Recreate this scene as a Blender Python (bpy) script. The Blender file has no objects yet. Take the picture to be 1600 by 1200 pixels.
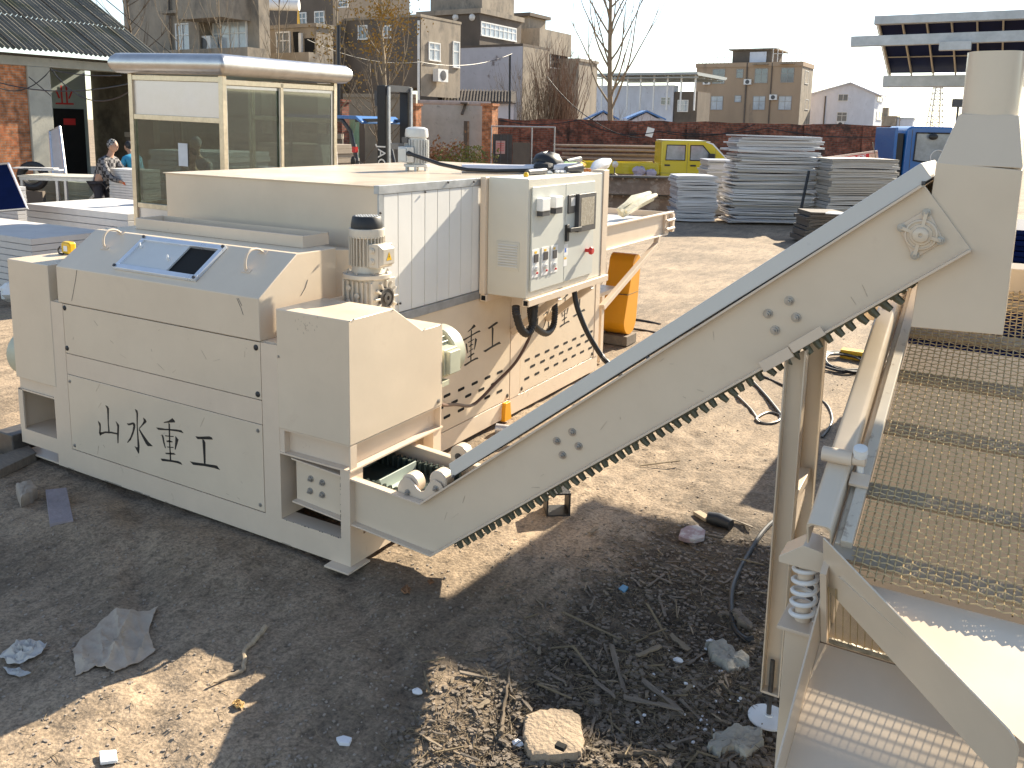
import bpy, bmesh, math, random
import numpy as np
from mathutils import Vector, Matrix
R_ = math.radians
sc = bpy.context.scene
COL = sc.collection
rnd = random.Random(7)

# ---------------------------------------------------------------- camera
F, CX, CY, H = 1360.8, 800.0, 427.2, 2.2          # focal length and principal point in photo pixels, eye height
yaw, pit, rol = R_(120.412), R_(9.624), R_(-1.1087)
fw = Vector((math.cos(pit)*math.cos(yaw), math.cos(pit)*math.sin(yaw), -math.sin(pit)))
r0 = fw.cross(Vector((0, 0, 1))).normalized(); d0 = fw.cross(r0)
rt = math.cos(rol)*r0 + math.sin(rol)*d0
dn = -math.sin(rol)*r0 + math.cos(rol)*d0
CAM = Vector((0, 0, H))
cd = bpy.data.cameras.new('camera'); cam = bpy.data.objects.new('camera', cd); COL.objects.link(cam)
cd.sensor_width = 36; cd.sensor_fit = 'HORIZONTAL'; cd.lens = F/1600*36
cd.shift_y = -(600-CY)/1600; cd.clip_start = 0.05; cd.clip_end = 3000
m3 = Matrix((rt, -dn, -fw)).transposed()
cam.matrix_world = Matrix.Translation(CAM) @ m3.to_4x4()
sc.camera = cam

# ---------------------------------------------------------------- sky, sun, exposure
SUN = Vector((0.19, 1.0, 0.607)).normalized()
W = bpy.data.worlds.new('World'); sc.world = W; W.use_nodes = True
nt = W.node_tree; bg = nt.nodes['Background']
sk = nt.nodes.new('ShaderNodeTexSky'); sk.sky_type = 'NISHITA'; sk.sun_disc = False
sk.sun_elevation = math.asin(SUN.z); sk.sun_rotation = math.atan2(SUN.x, SUN.y)
sk.air_density = 1.0; sk.dust_density = 0.25; sk.ozone_density = 1.0
hs = nt.nodes.new('ShaderNodeHueSaturation'); hs.inputs['Saturation'].default_value = .85
nt.links.new(sk.outputs[0], hs.inputs['Color']); nt.links.new(hs.outputs[0], bg.inputs[0]); bg.inputs[1].default_value = 0.084
sd = bpy.data.lights.new('sun', 'SUN'); sd.energy = 4.9; sd.angle = R_(0.55); sd.color = (1.0, 0.88, 0.69)
so = bpy.data.objects.new('sun', sd); COL.objects.link(so)
so.rotation_euler = SUN.to_track_quat('Z', 'Y').to_euler(); so.location = (2, 10, 12)
vs = sc.view_settings; vs.view_transform = 'Standard'; vs.look = 'None'; vs.exposure = 1.5; vs.gamma = 1
sc.render.engine = 'CYCLES'; sc.cycles.max_bounces = 7; sc.cycles.diffuse_bounces = 4
sc.cycles.transparent_max_bounces = 12; sc.cycles.sample_clamp_indirect = 6

# ---------------------------------------------------------------- photo pixel -> point on a known plane / at a known depth
def ray(px, py): return rt*((px-CX)/F) + dn*((py-CY)/F) + fw
def PX(px, py, x): d = ray(px, py); return CAM + d*(x/d.x)
def PY(px, py, y): d = ray(px, py); return CAM + d*(y/d.y)
def PZ(px, py, z): d = ray(px, py); return CAM + d*((z-H)/d.z)
def PD(px, py, dep): return CAM + ray(px, py)*dep
def PN(px, py, p, n): d = ray(px, py); return CAM + d*((Vector(p)-CAM).dot(n)/d.dot(n))
V = Vector

# ---------------------------------------------------------------- materials
MATS = {}
def M(name, c, rough=.5, metal=0, var=.12, vs=5, bump=0, bs=60, c2=None, c2s=2, c2a=.5, c2w=.1, spec=.5, coat=0, alpha=None, stretch=None, trans=0):
    m = bpy.data.materials.new(name); m.use_nodes = True; t = m.node_tree; L = t.links.new
    b = t.nodes['Principled BSDF']; b.inputs['Roughness'].default_value = rough; b.inputs['Metallic'].default_value = metal
    b.inputs['Specular IOR Level'].default_value = spec; b.inputs['Coat Weight'].default_value = coat
    if trans: b.inputs['Transmission Weight'].default_value = trans
    tc = t.nodes.new('ShaderNodeTexCoord'); co = tc.outputs['Object']
    if stretch:
        mp = t.nodes.new('ShaderNodeMapping'); mp.inputs['Scale'].default_value = stretch; L(co, mp.inputs['Vector']); co = mp.outputs[0]
    n = t.nodes.new('ShaderNodeTexNoise'); n.inputs['Scale'].default_value = vs; n.inputs['Detail'].default_value = 6; n.inputs['Roughness'].default_value = .65; L(co, n.inputs['Vector'])
    mr = t.nodes.new('ShaderNodeMapRange'); mr.inputs[1].default_value = .25; mr.inputs[2].default_value = .75
    mr.inputs[3].default_value = 1-var; mr.inputs[4].default_value = 1+var; L(n.outputs[0], mr.inputs[0])
    mx = t.nodes.new('ShaderNodeMix'); mx.data_type = 'RGBA'; mx.blend_type = 'MULTIPLY'; mx.inputs['Factor'].default_value = 1
    mx.inputs['A'].default_value = (*c, 1); L(mr.outputs[0], mx.inputs['B']); out = mx.outputs['Result']
    if c2:
        n2 = t.nodes.new('ShaderNodeTexNoise'); n2.inputs['Scale'].default_value = c2s; n2.inputs['Detail'].default_value = 8; n2.inputs['Roughness'].default_value = .7; L(co, n2.inputs['Vector'])
        r2 = t.nodes.new('ShaderNodeMapRange'); r2.inputs[1].default_value = c2a; r2.inputs[2].default_value = c2a+c2w; L(n2.outputs[0], r2.inputs[0])
        x2 = t.nodes.new('ShaderNodeMix'); x2.data_type = 'RGBA'; L(r2.outputs[0], x2.inputs['Factor']); L(out, x2.inputs['A']); x2.inputs['B'].default_value = (*c2, 1); out = x2.outputs['Result']
    L(out, b.inputs['Base Color'])
    # roughness varies a little too
    rr = t.nodes.new('ShaderNodeMapRange'); rr.inputs[3].default_value = max(rough-.1, .03); rr.inputs[4].default_value = min(rough+.12, 1); L(n.outputs[0], rr.inputs[0]); L(rr.outputs[0], b.inputs['Roughness'])
    if bump:
        nb = t.nodes.new('ShaderNodeTexNoise'); nb.inputs['Scale'].default_value = bs; nb.inputs['Detail'].default_value = 5; L(co, nb.inputs['Vector'])
        bp = t.nodes.new('ShaderNodeBump'); bp.inputs['Strength'].default_value = bump; bp.inputs['Distance'].default_value = .02; L(nb.outputs[0], bp.inputs['Height']); L(bp.outputs[0], b.inputs['Normal'])
    MATS[name] = m
    return m
def brick_mat(name, c1, c2, mortar, scale, dirt=None, dirt_a=.55, rough=.9, msize=.015):
    m = M(name, c1, rough, var=.25, vs=3); t = m.node_tree; L = t.links.new; b = t.nodes['Principled BSDF']
    tc = t.nodes.new('ShaderNodeTexCoord'); sp = t.nodes.new('ShaderNodeSeparateXYZ'); L(tc.outputs['Object'], sp.inputs[0])
    ad = t.nodes.new('ShaderNodeMath'); L(sp.outputs[0], ad.inputs[0]); L(sp.outputs[1], ad.inputs[1])
    cb = t.nodes.new('ShaderNodeCombineXYZ'); L(ad.outputs[0], cb.inputs[0]); L(sp.outputs[2], cb.inputs[1])
    br = t.nodes.new('ShaderNodeTexBrick'); L(cb.outputs[0], br.inputs['Vector']); br.inputs['Scale'].default_value = scale
    br.inputs['Color1'].default_value = (*c1, 1); br.inputs['Color2'].default_value = (*c2, 1); br.inputs['Mortar'].default_value = (*mortar, 1)
    br.inputs['Mortar Size'].default_value = msize; br.inputs['Brick Width'].default_value = .5; br.inputs['Row Height'].default_value = .16
    nz = t.nodes.new('ShaderNodeTexNoise'); nz.inputs['Scale'].default_value = 1.3; nz.inputs['Detail'].default_value = 8; L(tc.outputs['Object'], nz.inputs['Vector'])
    mr = t.nodes.new('ShaderNodeMapRange'); mr.inputs[1].default_value = .3; mr.inputs[2].default_value = .7; mr.inputs[3].default_value = .55; mr.inputs[4].default_value = 1.3; L(nz.outputs[0], mr.inputs[0])
    mx = t.nodes.new('ShaderNodeMix'); mx.data_type = 'RGBA'; mx.blend_type = 'MULTIPLY'; mx.inputs['Factor'].default_value = 1; L(br.outputs['Color'], mx.inputs['A']); L(mr.outputs[0], mx.inputs['B']); out = mx.outputs['Result']
    if dirt:
        n2 = t.nodes.new('ShaderNodeTexNoise'); n2.inputs['Scale'].default_value = .9; n2.inputs['Detail'].default_value = 9; n2.inputs['Roughness'].default_value = .7; L(tc.outputs['Object'], n2.inputs['Vector'])
        r2 = t.nodes.new('ShaderNodeMapRange'); r2.inputs[1].default_value = dirt_a; r2.inputs[2].default_value = dirt_a+.08; L(n2.outputs[0], r2.inputs[0])
        x2 = t.nodes.new('ShaderNodeMix'); x2.data_type = 'RGBA'; L(r2.outputs[0], x2.inputs['Factor']); L(out, x2.inputs['A']); x2.inputs['B'].default_value = (*dirt, 1); out = x2.outputs['Result']
    n3 = t.nodes.new('ShaderNodeTexNoise'); n3.inputs['Scale'].default_value = 7; n3.inputs['Detail'].default_value = 3; L(tc.outputs['Object'], n3.inputs['Vector'])
    r3 = t.nodes.new('ShaderNodeMapRange'); r3.inputs[1].default_value = .3; r3.inputs[2].default_value = .7; r3.inputs[3].default_value = .55; r3.inputs[4].default_value = 1.45; L(n3.outputs[0], r3.inputs[0])
    x3 = t.nodes.new('ShaderNodeMix'); x3.data_type = 'RGBA'; x3.blend_type = 'MULTIPLY'; x3.inputs['Factor'].default_value = 1; L(out, x3.inputs['A']); L(r3.outputs[0], x3.inputs['B']); out = x3.outputs['Result']
    L(out, b.inputs['Base Color'])
    bp = t.nodes.new('ShaderNodeBump'); bp.inputs['Strength'].default_value = .6; bp.inputs['Distance'].default_value = .02; L(br.outputs['Fac'], bp.inputs['Height']); bp.invert = True; L(bp.outputs[0], b.inputs['Normal'])
    return m

cream = M('cream_paint', (.695, .58, .44), .21, var=.06, vs=2.2, bump=.07, bs=4.5, c2=(.61, .485, .36), c2s=6, c2a=.60, c2w=.35)
cream2 = M('cream_paint_plain', (.70, .575, .442), .3, var=.05, vs=5, bump=.02, bs=30)
scuff = M('scuff_mark', (.10, .09, .085), .7, var=.3, vs=20)
ledge = M('chipped_edge', (.40, .33, .26), .6, var=.35, vs=30)
clad = M('white_cladding', (.70, .69, .66), .38, var=.05, vs=3, c2=(.62, .58, .50), c2s=9, c2a=.66, c2w=.1)
galv = M('galvanised_steel', (.40, .41, .42), .45, .6, var=.25, vs=9, c2=(.36, .36, .36), c2s=14, c2a=.6, c2w=.1)
alum = M('aluminium', (.75, .77, .80), .3, .6, var=.08, vs=8)
grey_cab = M('cabinet_grey', (.56, .57, .52), .42, var=.04, vs=4)
cabcase = M('cabinet_case', (.62, .59, .50), .42, var=.04, vs=4)
black = M('black_rubber', (.018, .018, .019), .5, var=.3, vs=12)
ink = M('black_lettering', (.012, .012, .012), .45, var=.1)
hole = M('hole_shade_black', (.006, .006, .006), .9, var=.1)  # flat black that stands for the shade inside openings and gaps
dgrey = M('dark_grey_plastic', (.06, .06, .065), .4, var=.15)
lgrey = M('light_grey_plastic', (.62, .62, .60), .4, var=.05)
white = M('white_plastic', (.78, .78, .76), .4, var=.05)
red = M('red_plastic', (.55, .03, .03), .35, var=.1)
yellow = M('yellow_plastic', (.75, .45, .02), .35, var=.1)
orange = M('orange_paint', (.78, .34, .012), .38, var=.05, vs=4)
motor_grey = M('motor_grey', (.52, .53, .52), .38, .25, var=.08, vs=9)
motor_sand = M('motor_sand', (.55, .50, .42), .42, .2, var=.1, vs=14)
motor_green = M('motor_green', (.46, .47, .36), .4, var=.08, vs=9)
belt_m = M('belt_rubber', (.13, .13, .085), .5, var=.3, vs=14, c2=(.22, .21, .17), c2s=10, c2a=.58, c2w=.15)
cleat_m = M('pale_green_belt', (.42, .48, .42), .45, var=.1, vs=10)
bolt_m = M('zinc_bolt', (.40, .38, .35), .35, .6, var=.25, vs=60)
steel = M('dark_steel', (.12, .11, .10), .5, .6, var=.3, vs=20)
wire_m = M('screen_wire', (.47, .35, .185), .42, .45, var=.25, vs=30)
brown_cable = M('brown_cable', (.10, .05, .03), .45, var=.2)
pvc = M('white_pvc', (.70, .68, .72), .35, var=.06)
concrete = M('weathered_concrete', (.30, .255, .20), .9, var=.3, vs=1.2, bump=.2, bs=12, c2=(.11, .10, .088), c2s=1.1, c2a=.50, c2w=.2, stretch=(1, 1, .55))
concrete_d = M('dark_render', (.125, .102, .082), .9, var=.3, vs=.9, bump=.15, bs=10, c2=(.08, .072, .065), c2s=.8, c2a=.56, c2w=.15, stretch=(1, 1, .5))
whitewash = M('blotchy_whitewash', (.52, .52, .56), .9, var=.12, vs=1.2, c2=(.20, .17, .165), c2s=.7, c2a=.58, c2w=.07)
whitewall = M('white_house_wall', (.60, .63, .70), .85, var=.12, vs=1.4, c2=(.38, .40, .45), c2s=1.5, c2a=.60, c2w=.1, stretch=(1, 1, .5))
tanwall = M('tan_render', (.37, .27, .185), .9, var=.12, vs=.6, c2=(.22, .17, .13), c2s=.5, c2a=.60, c2w=.12, stretch=(1, 1, .35))
plaster = M('grey_plaster', (.42, .40, .37), .9, var=.18, vs=2, bump=.2, bs=10, c2=(.26, .25, .23), c2s=3, c2a=.58, c2w=.08)
pale_col = M('cement_column', (.40, .385, .33), .9, var=.14, vs=4, bump=.15, bs=22, c2=(.27, .25, .21), c2s=2, c2a=.6, c2w=.1)
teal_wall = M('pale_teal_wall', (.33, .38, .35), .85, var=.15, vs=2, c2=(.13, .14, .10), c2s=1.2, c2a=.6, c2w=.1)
glass = M('window_glass', (.10, .12, .14), .06, var=.2, vs=1, spec=.9)
frame_w = M('white_window_frame', (.72, .72, .70), .5, var=.1)
brick_o = brick_mat('orange_brick', (.42, .145, .055), (.50, .20, .085), (.30, .26, .20), 2.6, dirt=(.40, .12, .045), dirt_a=.57)
brick_r = brick_mat('red_brick', (.14, .042, .028), (.26, .085, .05), (.13, .10, .08), 1.9, dirt=(.06, .035, .028), dirt_a=.52, msize=.02)
bark = M('bark', (.24, .19, .13), .9, var=.3, vs=12)
bark_d = M('dark_bark', (.13, .10, .07), .9, var=.3, vs=12)
leaf_y = M('dry_ochre_leaf', (.30, .18, .035), .7, var=.5, vs=3)
leaf_b = M('brown_bush_leaf', (.26, .13, .06), .8, var=.4, vs=6)
leaf_g = M('dull_green_leaf', (.13, .14, .03), .7, var=.4, vs=6)
wood = M('grey_wood', (.19, .155, .12), .85, var=.3, vs=14, bump=.3, bs=40, stretch=(1, 4, 1))
wood_l = M('pale_wood', (.36, .28, .19), .85, var=.25, vs=14, stretch=(1, 4, 1))
straw = M('dry_straw', (.22, .17, .105), .9, var=.4, vs=8)
foam = M('white_foam', (.72, .72, .74), .8, var=.08, vs=20)
cement = M('broken_cement', (.36, .34, .29), .95, var=.2, vs=10, bump=.5, bs=35)
sack_m = M('dirty_sack', (.44, .355, .27), .8, var=.2, vs=9, bump=.2, bs=90, c2=(.27, .12, .11), c2s=3.5, c2a=.66, c2w=.05)
board_m = M('white_board', (.62, .61, .60), .5, var=.08, vs=6, c2=(.45, .44, .42), c2s=9, c2a=.66, c2w=.1)
board_top = M('dusty_board', (.60, .56, .52), .6, var=.12, vs=3, c2=(.42, .38, .35), c2s=4, c2a=.63, c2w=.1)
profile_m = M('aluminium_profile', (.52, .52, .55), .35, .45, var=.15, vs=3)
profile_d = M('dusty_profile', (.50, .48, .45), .5, .3, var=.15, vs=3)
stainless = M('stainless', (.54, .53, .52), .32, .9, var=.15, vs=5, bump=.06, bs=5)
stain_panel = M('stainless_panel', (.62, .58, .56), .34, .7, var=.08, vs=4, bump=.05, bs=4)
rust = M('rusty_plate', (.25, .16, .10), .85, .1, var=.3, vs=5, bump=.3, bs=20, c2=(.36, .27, .19), c2s=2.5, c2a=.5, c2w=.1)
truck_y = M('yellow_truck_paint', (.62, .48, .012), .3, var=.04, coat=.4)
truck_b = M('blue_truck_paint', (.012, .11, .34), .3, var=.05, coat=.4)
blue_roof = M('blue_guard', (.06, .18, .45), .35, var=.05)
pv_blue = M('solar_cell', (.004, .010, .05), .5, var=.4, vs=2, spec=.04)
banner = M('red_banner', (.55, .02, .025), .6, var=.1)
skin = M('skin', (.42, .24, .16), .55, var=.06)
hair = M('dark_hair', (.02, .017, .015), .6)
def clear_mat(name, tint, refl=.1):
    m = bpy.data.materials.new(name); m.use_nodes = True; t = m.node_tree; t.nodes.remove(t.nodes['Principled BSDF'])
    a = t.nodes.new('ShaderNodeBsdfTransparent'); a.inputs[0].default_value = (*tint, 1)
    g = t.nodes.new('ShaderNodeBsdfGlossy'); g.inputs['Roughness'].default_value = .03; g.inputs[0].default_value = (.9, .95, 1, 1)
    fr = t.nodes.new('ShaderNodeLayerWeight'); fr.inputs[0].default_value = .5
    pw = t.nodes.new('ShaderNodeMath'); pw.operation = 'POWER'; pw.inputs[1].default_value = 4; t.links.new(fr.outputs['Facing'], pw.inputs[0])
    ad = t.nodes.new('ShaderNodeMath'); ad.operation = 'MULTIPLY_ADD'; ad.use_clamp = True; ad.inputs[1].default_value = .9; ad.inputs[2].default_value = .04*refl; t.links.new(pw.outputs[0], ad.inputs[0])
    mx = t.nodes.new('ShaderNodeMixShader'); t.links.new(ad.outputs[0], mx.inputs[0]); t.links.new(a.outputs[0], mx.inputs[1]); t.links.new(g.outputs[0], mx.inputs[2])
    t.links.new(mx.outputs[0], t.nodes['Material Output'].inputs[0]); return m
clear = clear_mat('clear_pane', (.56, .62, .60), 2.2)
clear_v = clear_mat('vehicle_pane', (.60, .66, .68), 1)

# ---------------------------------------------------------------- mesh builder
class MB:
    def __init__(s): s.v = []; s.f = []
    def add(s, vs, fs):
        o = len(s.v); s.v += [V(p) for p in vs]; s.f += [tuple(i+o for i in f) for f in fs]; return s
    def obox(s, c, a, b, d):
        c, a, b, d = V(c), V(a), V(b), V(d)
        vs = [c+a*i+b*j+d*k for k in (-1, 1) for j in (-1, 1) for i in (-1, 1)]
        fs = [(0, 2, 3, 1), (4, 5, 7, 6), (0, 1, 5, 4), (2, 6, 7, 3), (0, 4, 6, 2), (1, 3, 7, 5)]
        if a.cross(b).dot(d) < 0: fs = [f[::-1] for f in fs]
        return s.add(vs, fs)
    def box(s, x0, x1, y0, y1, z0, z1):
        return s.obox(((x0+x1)/2, (y0+y1)/2, (z0+z1)/2), (abs(x1-x0)/2, 0, 0), (0, abs(y1-y0)/2, 0), (0, 0, abs(z1-z0)/2))
    def bar(s, p0, p1, w, h, up=(0, 0, 1)):
        p0, p1 = V(p0), V(p1); d = p1-p0; a = d.cross(V(up))
        if a.length < 1e-6: a = d.cross(V((1, 0, 0)))
        a.normalize(); b = a.cross(d).normalized()
        return s.obox((p0+p1)/2, d/2, a*w/2, b*h/2)
    def prism(s, poly, ext):
        ext = V(ext); n = len(poly); P = [V(p) for p in poly]
        nn = V((0, 0, 0))
        for i in range(n): nn += P[i].cross(P[(i+1) % n])
        if nn.dot(ext) > 0: P = P[::-1]
        vs = P+[p+ext for p in P]
        fs = [tuple(range(n)), tuple(range(2*n-1, n-1, -1))]+[(i, n+i, n+(i+1) % n, (i+1) % n)[::1] for i in range(n)]
        fs = [tuple(range(n))]+[tuple(range(2*n-1, n-1, -1))]+[((i+1) % n, i, n+i, n+(i+1) % n) for i in range(n)]
        return s.add(vs, fs)
    def ring(s, c, a, b, n): return [c+a*math.cos(2*math.pi*i/n)+b*math.sin(2*math.pi*i/n) for i in range(n)]
    def tube(s, pts, r, n=8, cap=True, closed=False):
        P = [V(p) for p in pts]; k = len(P); rs = r if isinstance(r, (list, tuple)) else [r]*k
        o = len(s.v); prev = None
        for i in range(k):
            d = (P[(i+1) % k]-P[i-1]) if closed else (P[min(i+1, k-1)]-P[max(i-1, 0)])
            if d.length < 1e-9: d = V((0, 0, 1))
            d.normalize()
            if prev is None:
                a = d.cross(V((0, 0, 1)))
                if a.length < .05: a = d.cross(V((1, 0, 0)))
            else:
                a = prev-d*prev.dot(d)
                if a.length < 1e-6: a = d.cross(V((1, 0, 0)))
            a.normalize(); prev = a; b = d.cross(a)
            s.v += s.ring(P[i], a*rs[i], b*rs[i], n)
        m = k if closed else k-1
        for i in range(m):
            for j in range(n):
                A = o+i*n+j; B = o+i*n+(j+1) % n; i2 = (i+1) % k; s.f.append((A, B, o+i2*n+(j+1) % n, o+i2*n+j))
        if cap and not closed:
            s.f.append(tuple(range(o+n-1, o-1, -1))); s.f.append(tuple(range(o+(k-1)*n, o+k*n)))
        return s
    def cyl(s, p0, p1, r0, r1=None, n=20): return s.tube([p0, p1], [r0, r0 if r1 is None else r1], n)
    def lathe(s, o, ax, prof, n=24):
        o, ax = V(o), V(ax).normalized(); return s.tube2([o+ax*h for r, h in prof], [max(r, 1e-4) for r, h in prof], ax, n)
    def tube2(s, P, rs, ax, n):
        a = ax.cross(V((0, 0, 1)))
        if a.length < .05: a = ax.cross(V((1, 0, 0)))
        a.normalize(); b = ax.cross(a); o = len(s.v); k = len(P)
        for p, r in zip(P, rs): s.v += s.ring(p, a*r, b*r, n)
        for i in range(k-1):
            for j in range(n): s.f.append((o+i*n+j, o+i*n+(j+1) % n, o+(i+1)*n+(j+1) % n, o+(i+1)*n+j))
        s.f.append(tuple(range(o+n-1, o-1, -1))); s.f.append(tuple(range(o+(k-1)*n, o+k*n))); return s
    def ball(s, c, r, n=10, q=1.0, rs=None):
        c = V(c); rx, ry, rz = (r, r, r) if not isinstance(r, (tuple, list)) else r
        o = len(s.v); m = n//2+1
        for i in range(m+1):
            t = math.pi*i/m
            for j in range(n):
                k = 1 if rs is None else 1+rs.uniform(-q, q)
                s.v.append(c+V((rx*math.sin(t)*math.cos(2*math.pi*j/n), ry*math.sin(t)*math.sin(2*math.pi*j/n), rz*math.cos(t)))*k)
        for i in range(m):
            for j in range(n): s.f.append((o+i*n+j, o+(i+1)*n+j, o+(i+1)*n+(j+1) % n, o+i*n+(j+1) % n))
        return s
    def each(s, name, mat, parent=None, **kw):
        # every loose piece becomes a part of its own
        p = list(range(len(s.v)))
        def find(i):
            while p[i] != i: p[i] = p[p[i]]; i = p[i]
            return i
        for f in s.f:
            for i in f[1:]: p[find(i)] = find(f[0])
        g = {}
        for f in s.f: g.setdefault(find(f[0]), []).append(f)
        for fs in g.values():
            ids = sorted({i for f in fs for i in f}); mp = {i: k for k, i in enumerate(ids)}
            m = MB(); m.v = [s.v[i] for i in ids]; m.f = [tuple(mp[i] for i in f) for f in fs]; o = m.build(name, mat, parent, **kw)
        return o
    def build(s, name, mat, parent=None, bevel=0, smooth=True, seg=2, loc=None):
        if parent is not None: org = ORG[parent.name]
        elif loc is not None: org = V(loc)
        else:
            xs = [p.x for p in s.v]; ys = [p.y for p in s.v]; zs = [p.z for p in s.v]
            org = V(((min(xs)+max(xs))/2, (min(ys)+max(ys))/2, min(zs)))
        me = bpy.data.meshes.new(name); me.from_pydata([tuple(p-org) for p in s.v], [], s.f); me.validate()
        bm = bmesh.new(); bm.from_mesh(me)
        bmesh.ops.remove_doubles(bm, verts=bm.verts, dist=1e-5); bmesh.ops.recalc_face_normals(bm, faces=bm.faces)
        if smooth:
            for e in bm.edges:
                if len(e.link_faces) != 2 or e.calc_face_angle(3) > .6: e.smooth = False
            for f in bm.faces: f.smooth = True
        bm.to_mesh(me); bm.free(); me.update()
        ms = mat if isinstance(mat, (list, tuple)) else [mat]
        for q in ms: me.materials.append(q)
        o = bpy.data.objects.new(name, me); COL.objects.link(o); ORG[o.name] = org
        if parent is not None: o.parent = parent
        else: o.location = org
        if bevel:
            b = o.modifiers.new('bevel', 'BEVEL'); b.width = bevel; b.segments = seg; b.limit_method = 'ANGLE'; b.angle_limit = R_(40); b.harden_normals = smooth
        return o
ORG = {}
def tag(o, label, cat, group=None):
    o['label'] = label; o['category'] = cat
    if group: o['group'] = group
    return o
def thing(name, label, cat, loc=(0, 0, 0), group=None):
    o = bpy.data.objects.new(name, None); COL.objects.link(o); o.location = loc; o.empty_display_size = .1
    ORG[o.name] = V(loc); return tag(o, label, cat, group)
def kind(o, k): o['kind'] = k; return o
def dup(o, loc, rotz=0, label=None, parent=None, scale=None):
    c = o.copy(); COL.objects.link(c)
    if parent is not None: c.parent = parent
    else:
        c.location = loc; c.rotation_euler = (0, 0, rotz)
        if scale: c.scale = scale
        if label: c['label'] = label
    for ch in list(o.children): dup(ch, None, parent=c)
    return c
def bolt(mb, p, ax, r=.012, h=.012):
    p, ax = V(p), V(ax).normalized()
    mb.lathe(p, ax, [(r*1.7, 0), (r*1.7, h*.25), (r*1.05, h*.26), (r*1.05, h), (r*.55, h*1.01), (r*.5, h*1.6)], 6 if r < .006 else 12)
    return mb

# ---------------------------------------------------------------- ground
NT = {k: np.random.RandomState(k).rand(256, 256) for k in range(1, 12)}
def vnoise(x, y, s, seed):
    g = NT[seed]; X = x/s; Y = y/s
    i = np.floor(X).astype(int); j = np.floor(Y).astype(int); a = X-i; b = Y-j; a = a*a*(3-2*a); b = b*b*(3-2*b)
    q = lambda u, w: g[u % 256, w % 256]
    return (q(i, j)*(1-a)*(1-b)+q(i+1, j)*a*(1-b)+q(i, j+1)*(1-a)*b+q(i+1, j+1)*a*b)-.5
def axis(lo, hi, step, far, grow=1.16):
    a = list(np.arange(lo, hi, step)); s = step; x = a[-1]
    while x < far: s *= grow; x += s; a.append(x)
    s = step; x = lo; b = []
    while x > -far: s *= grow; x -= s; b.append(x)
    return np.array(b[::-1]+a)
def gheight(x, y):
    near = np.clip((9-np.hypot(x+2.5, y-3))/4, 0, 1)
    h = -.045 + .03*vnoise(x, y, 1.1, 1)*1.2 + .022*vnoise(x, y, .37, 2) + near*(.017*vnoise(x, y, .12, 3) + .010*vnoise(x, y, .05, 4))
    deb = np.clip((x+1.75+.25*vnoise(x, y, .5, 9))/.2, 0, 1)*np.clip((4.9-y)/.5, 0, 1)
    h = h + deb*(.035*vnoise(x, y, .2, 5)+.02*vnoise(x, y, .07, 6)-.012)
    # low ridge of packed dirt in front of the crusher
    h = h + .05*np.exp(-((y-2.75-.12*(x+4.3))/.22)**2)*np.clip((x+4.9)/.5, 0, 1)*np.clip((-2.9-x)/.8, 0, 1)
    ru = (x*.55+y*.84)+.12*vnoise(x, y, 1.7, 8)
    h = h - .022*near*(np.exp(-((ru-1.05)/.09)**2)+np.exp(-((ru-.15)/.09)**2))*(x < -1.9)
    far = np.clip((np.hypot(x, y)-15)/20, 0, 1)
    h = h + far*.06*vnoise(x, y, 6, 7)
    return np.minimum(h, .012+far*.1)
def gz(x, y): return float(gheight(np.array([x]), np.array([y]))[0])
gx = axis(-6.6, .8, .02, 900); gy = axis(.7, 6.0, .02, 900)
GX, GY = np.meshgrid(gx, gy, indexing='ij'); GH = gheight(GX, GY)
nx, ny = len(gx), len(gy)
me = bpy.data.meshes.new('ground'); idx = np.arange(nx*ny).reshape(nx, ny)
fa = np.stack([idx[:-1, :-1], idx[1:, :-1], idx[1:, 1:], idx[:-1, 1:]], -1).reshape(-1, 4)
me.vertices.add(nx*ny); me.vertices.foreach_set('co', np.stack([GX, GY, GH], -1).reshape(-1).astype(np.float32))
me.loops.add(fa.size); me.loops.foreach_set('vertex_index', fa.reshape(-1).astype(np.int32))
me.polygons.add(len(fa)); me.polygons.foreach_set('loop_start', np.arange(0, fa.size, 4, dtype=np.int32)); me.polygons.foreach_set('use_smooth', np.ones(len(fa), dtype=bool))
me.update(calc_edges=True); me.validate()
gm = M('yard_dirt', (.315, .238, .162), .95, var=.32, vs=.9, bump=.38, bs=55, c2=(.40, .305, .21), c2s=3.0, c2a=.54, c2w=.2)
t = gm.node_tree; L = t.links.new; bsdf = t.nodes['Principled BSDF']; old = bsdf.inputs['Base Color'].links[0].from_socket
tc = t.nodes.new('ShaderNodeTexCoord'); sp = t.nodes.new('ShaderNodeSeparateXYZ'); L(tc.outputs['Object'], sp.inputs[0])
nz = t.nodes.new('ShaderNodeTexNoise'); nz.inputs['Scale'].default_value = 3.5; nz.inputs['Detail'].default_value = 8; nz.inputs['Roughness'].default_value = .7; L(tc.outputs['Object'], nz.inputs['Vector'])
def mth(op, a, b):
    n = t.nodes.new('ShaderNodeMath'); n.operation = op
    for i, q in enumerate((a, b)):
        if isinstance(q, (int, float)): n.inputs[i].default_value = q
        else: L(q, n.inputs[i])
    return n.outputs[0]
def ramp(a, lo, hi):
    n = t.nodes.new('ShaderNodeMapRange'); L(a, n.inputs[0]); n.inputs[1].default_value = lo; n.inputs[2].default_value = hi; return n.outputs[0]
wob = mth('MULTIPLY', mth('SUBTRACT', nz.outputs[0], .5), 1.1)
mask = mth('MULTIPLY', ramp(mth('ADD', sp.outputs[0], wob), -1.75, -1.5), ramp(mth('ADD', sp.outputs[1], wob), 5.4, 4.6))
nf = t.nodes.new('ShaderNodeTexNoise'); nf.inputs['Scale'].default_value = 26; nf.inputs['Detail'].default_value = 6; nf.inputs['Roughness'].default_value = .75; L(tc.outputs['Object'], nf.inputs['Vector'])
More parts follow.
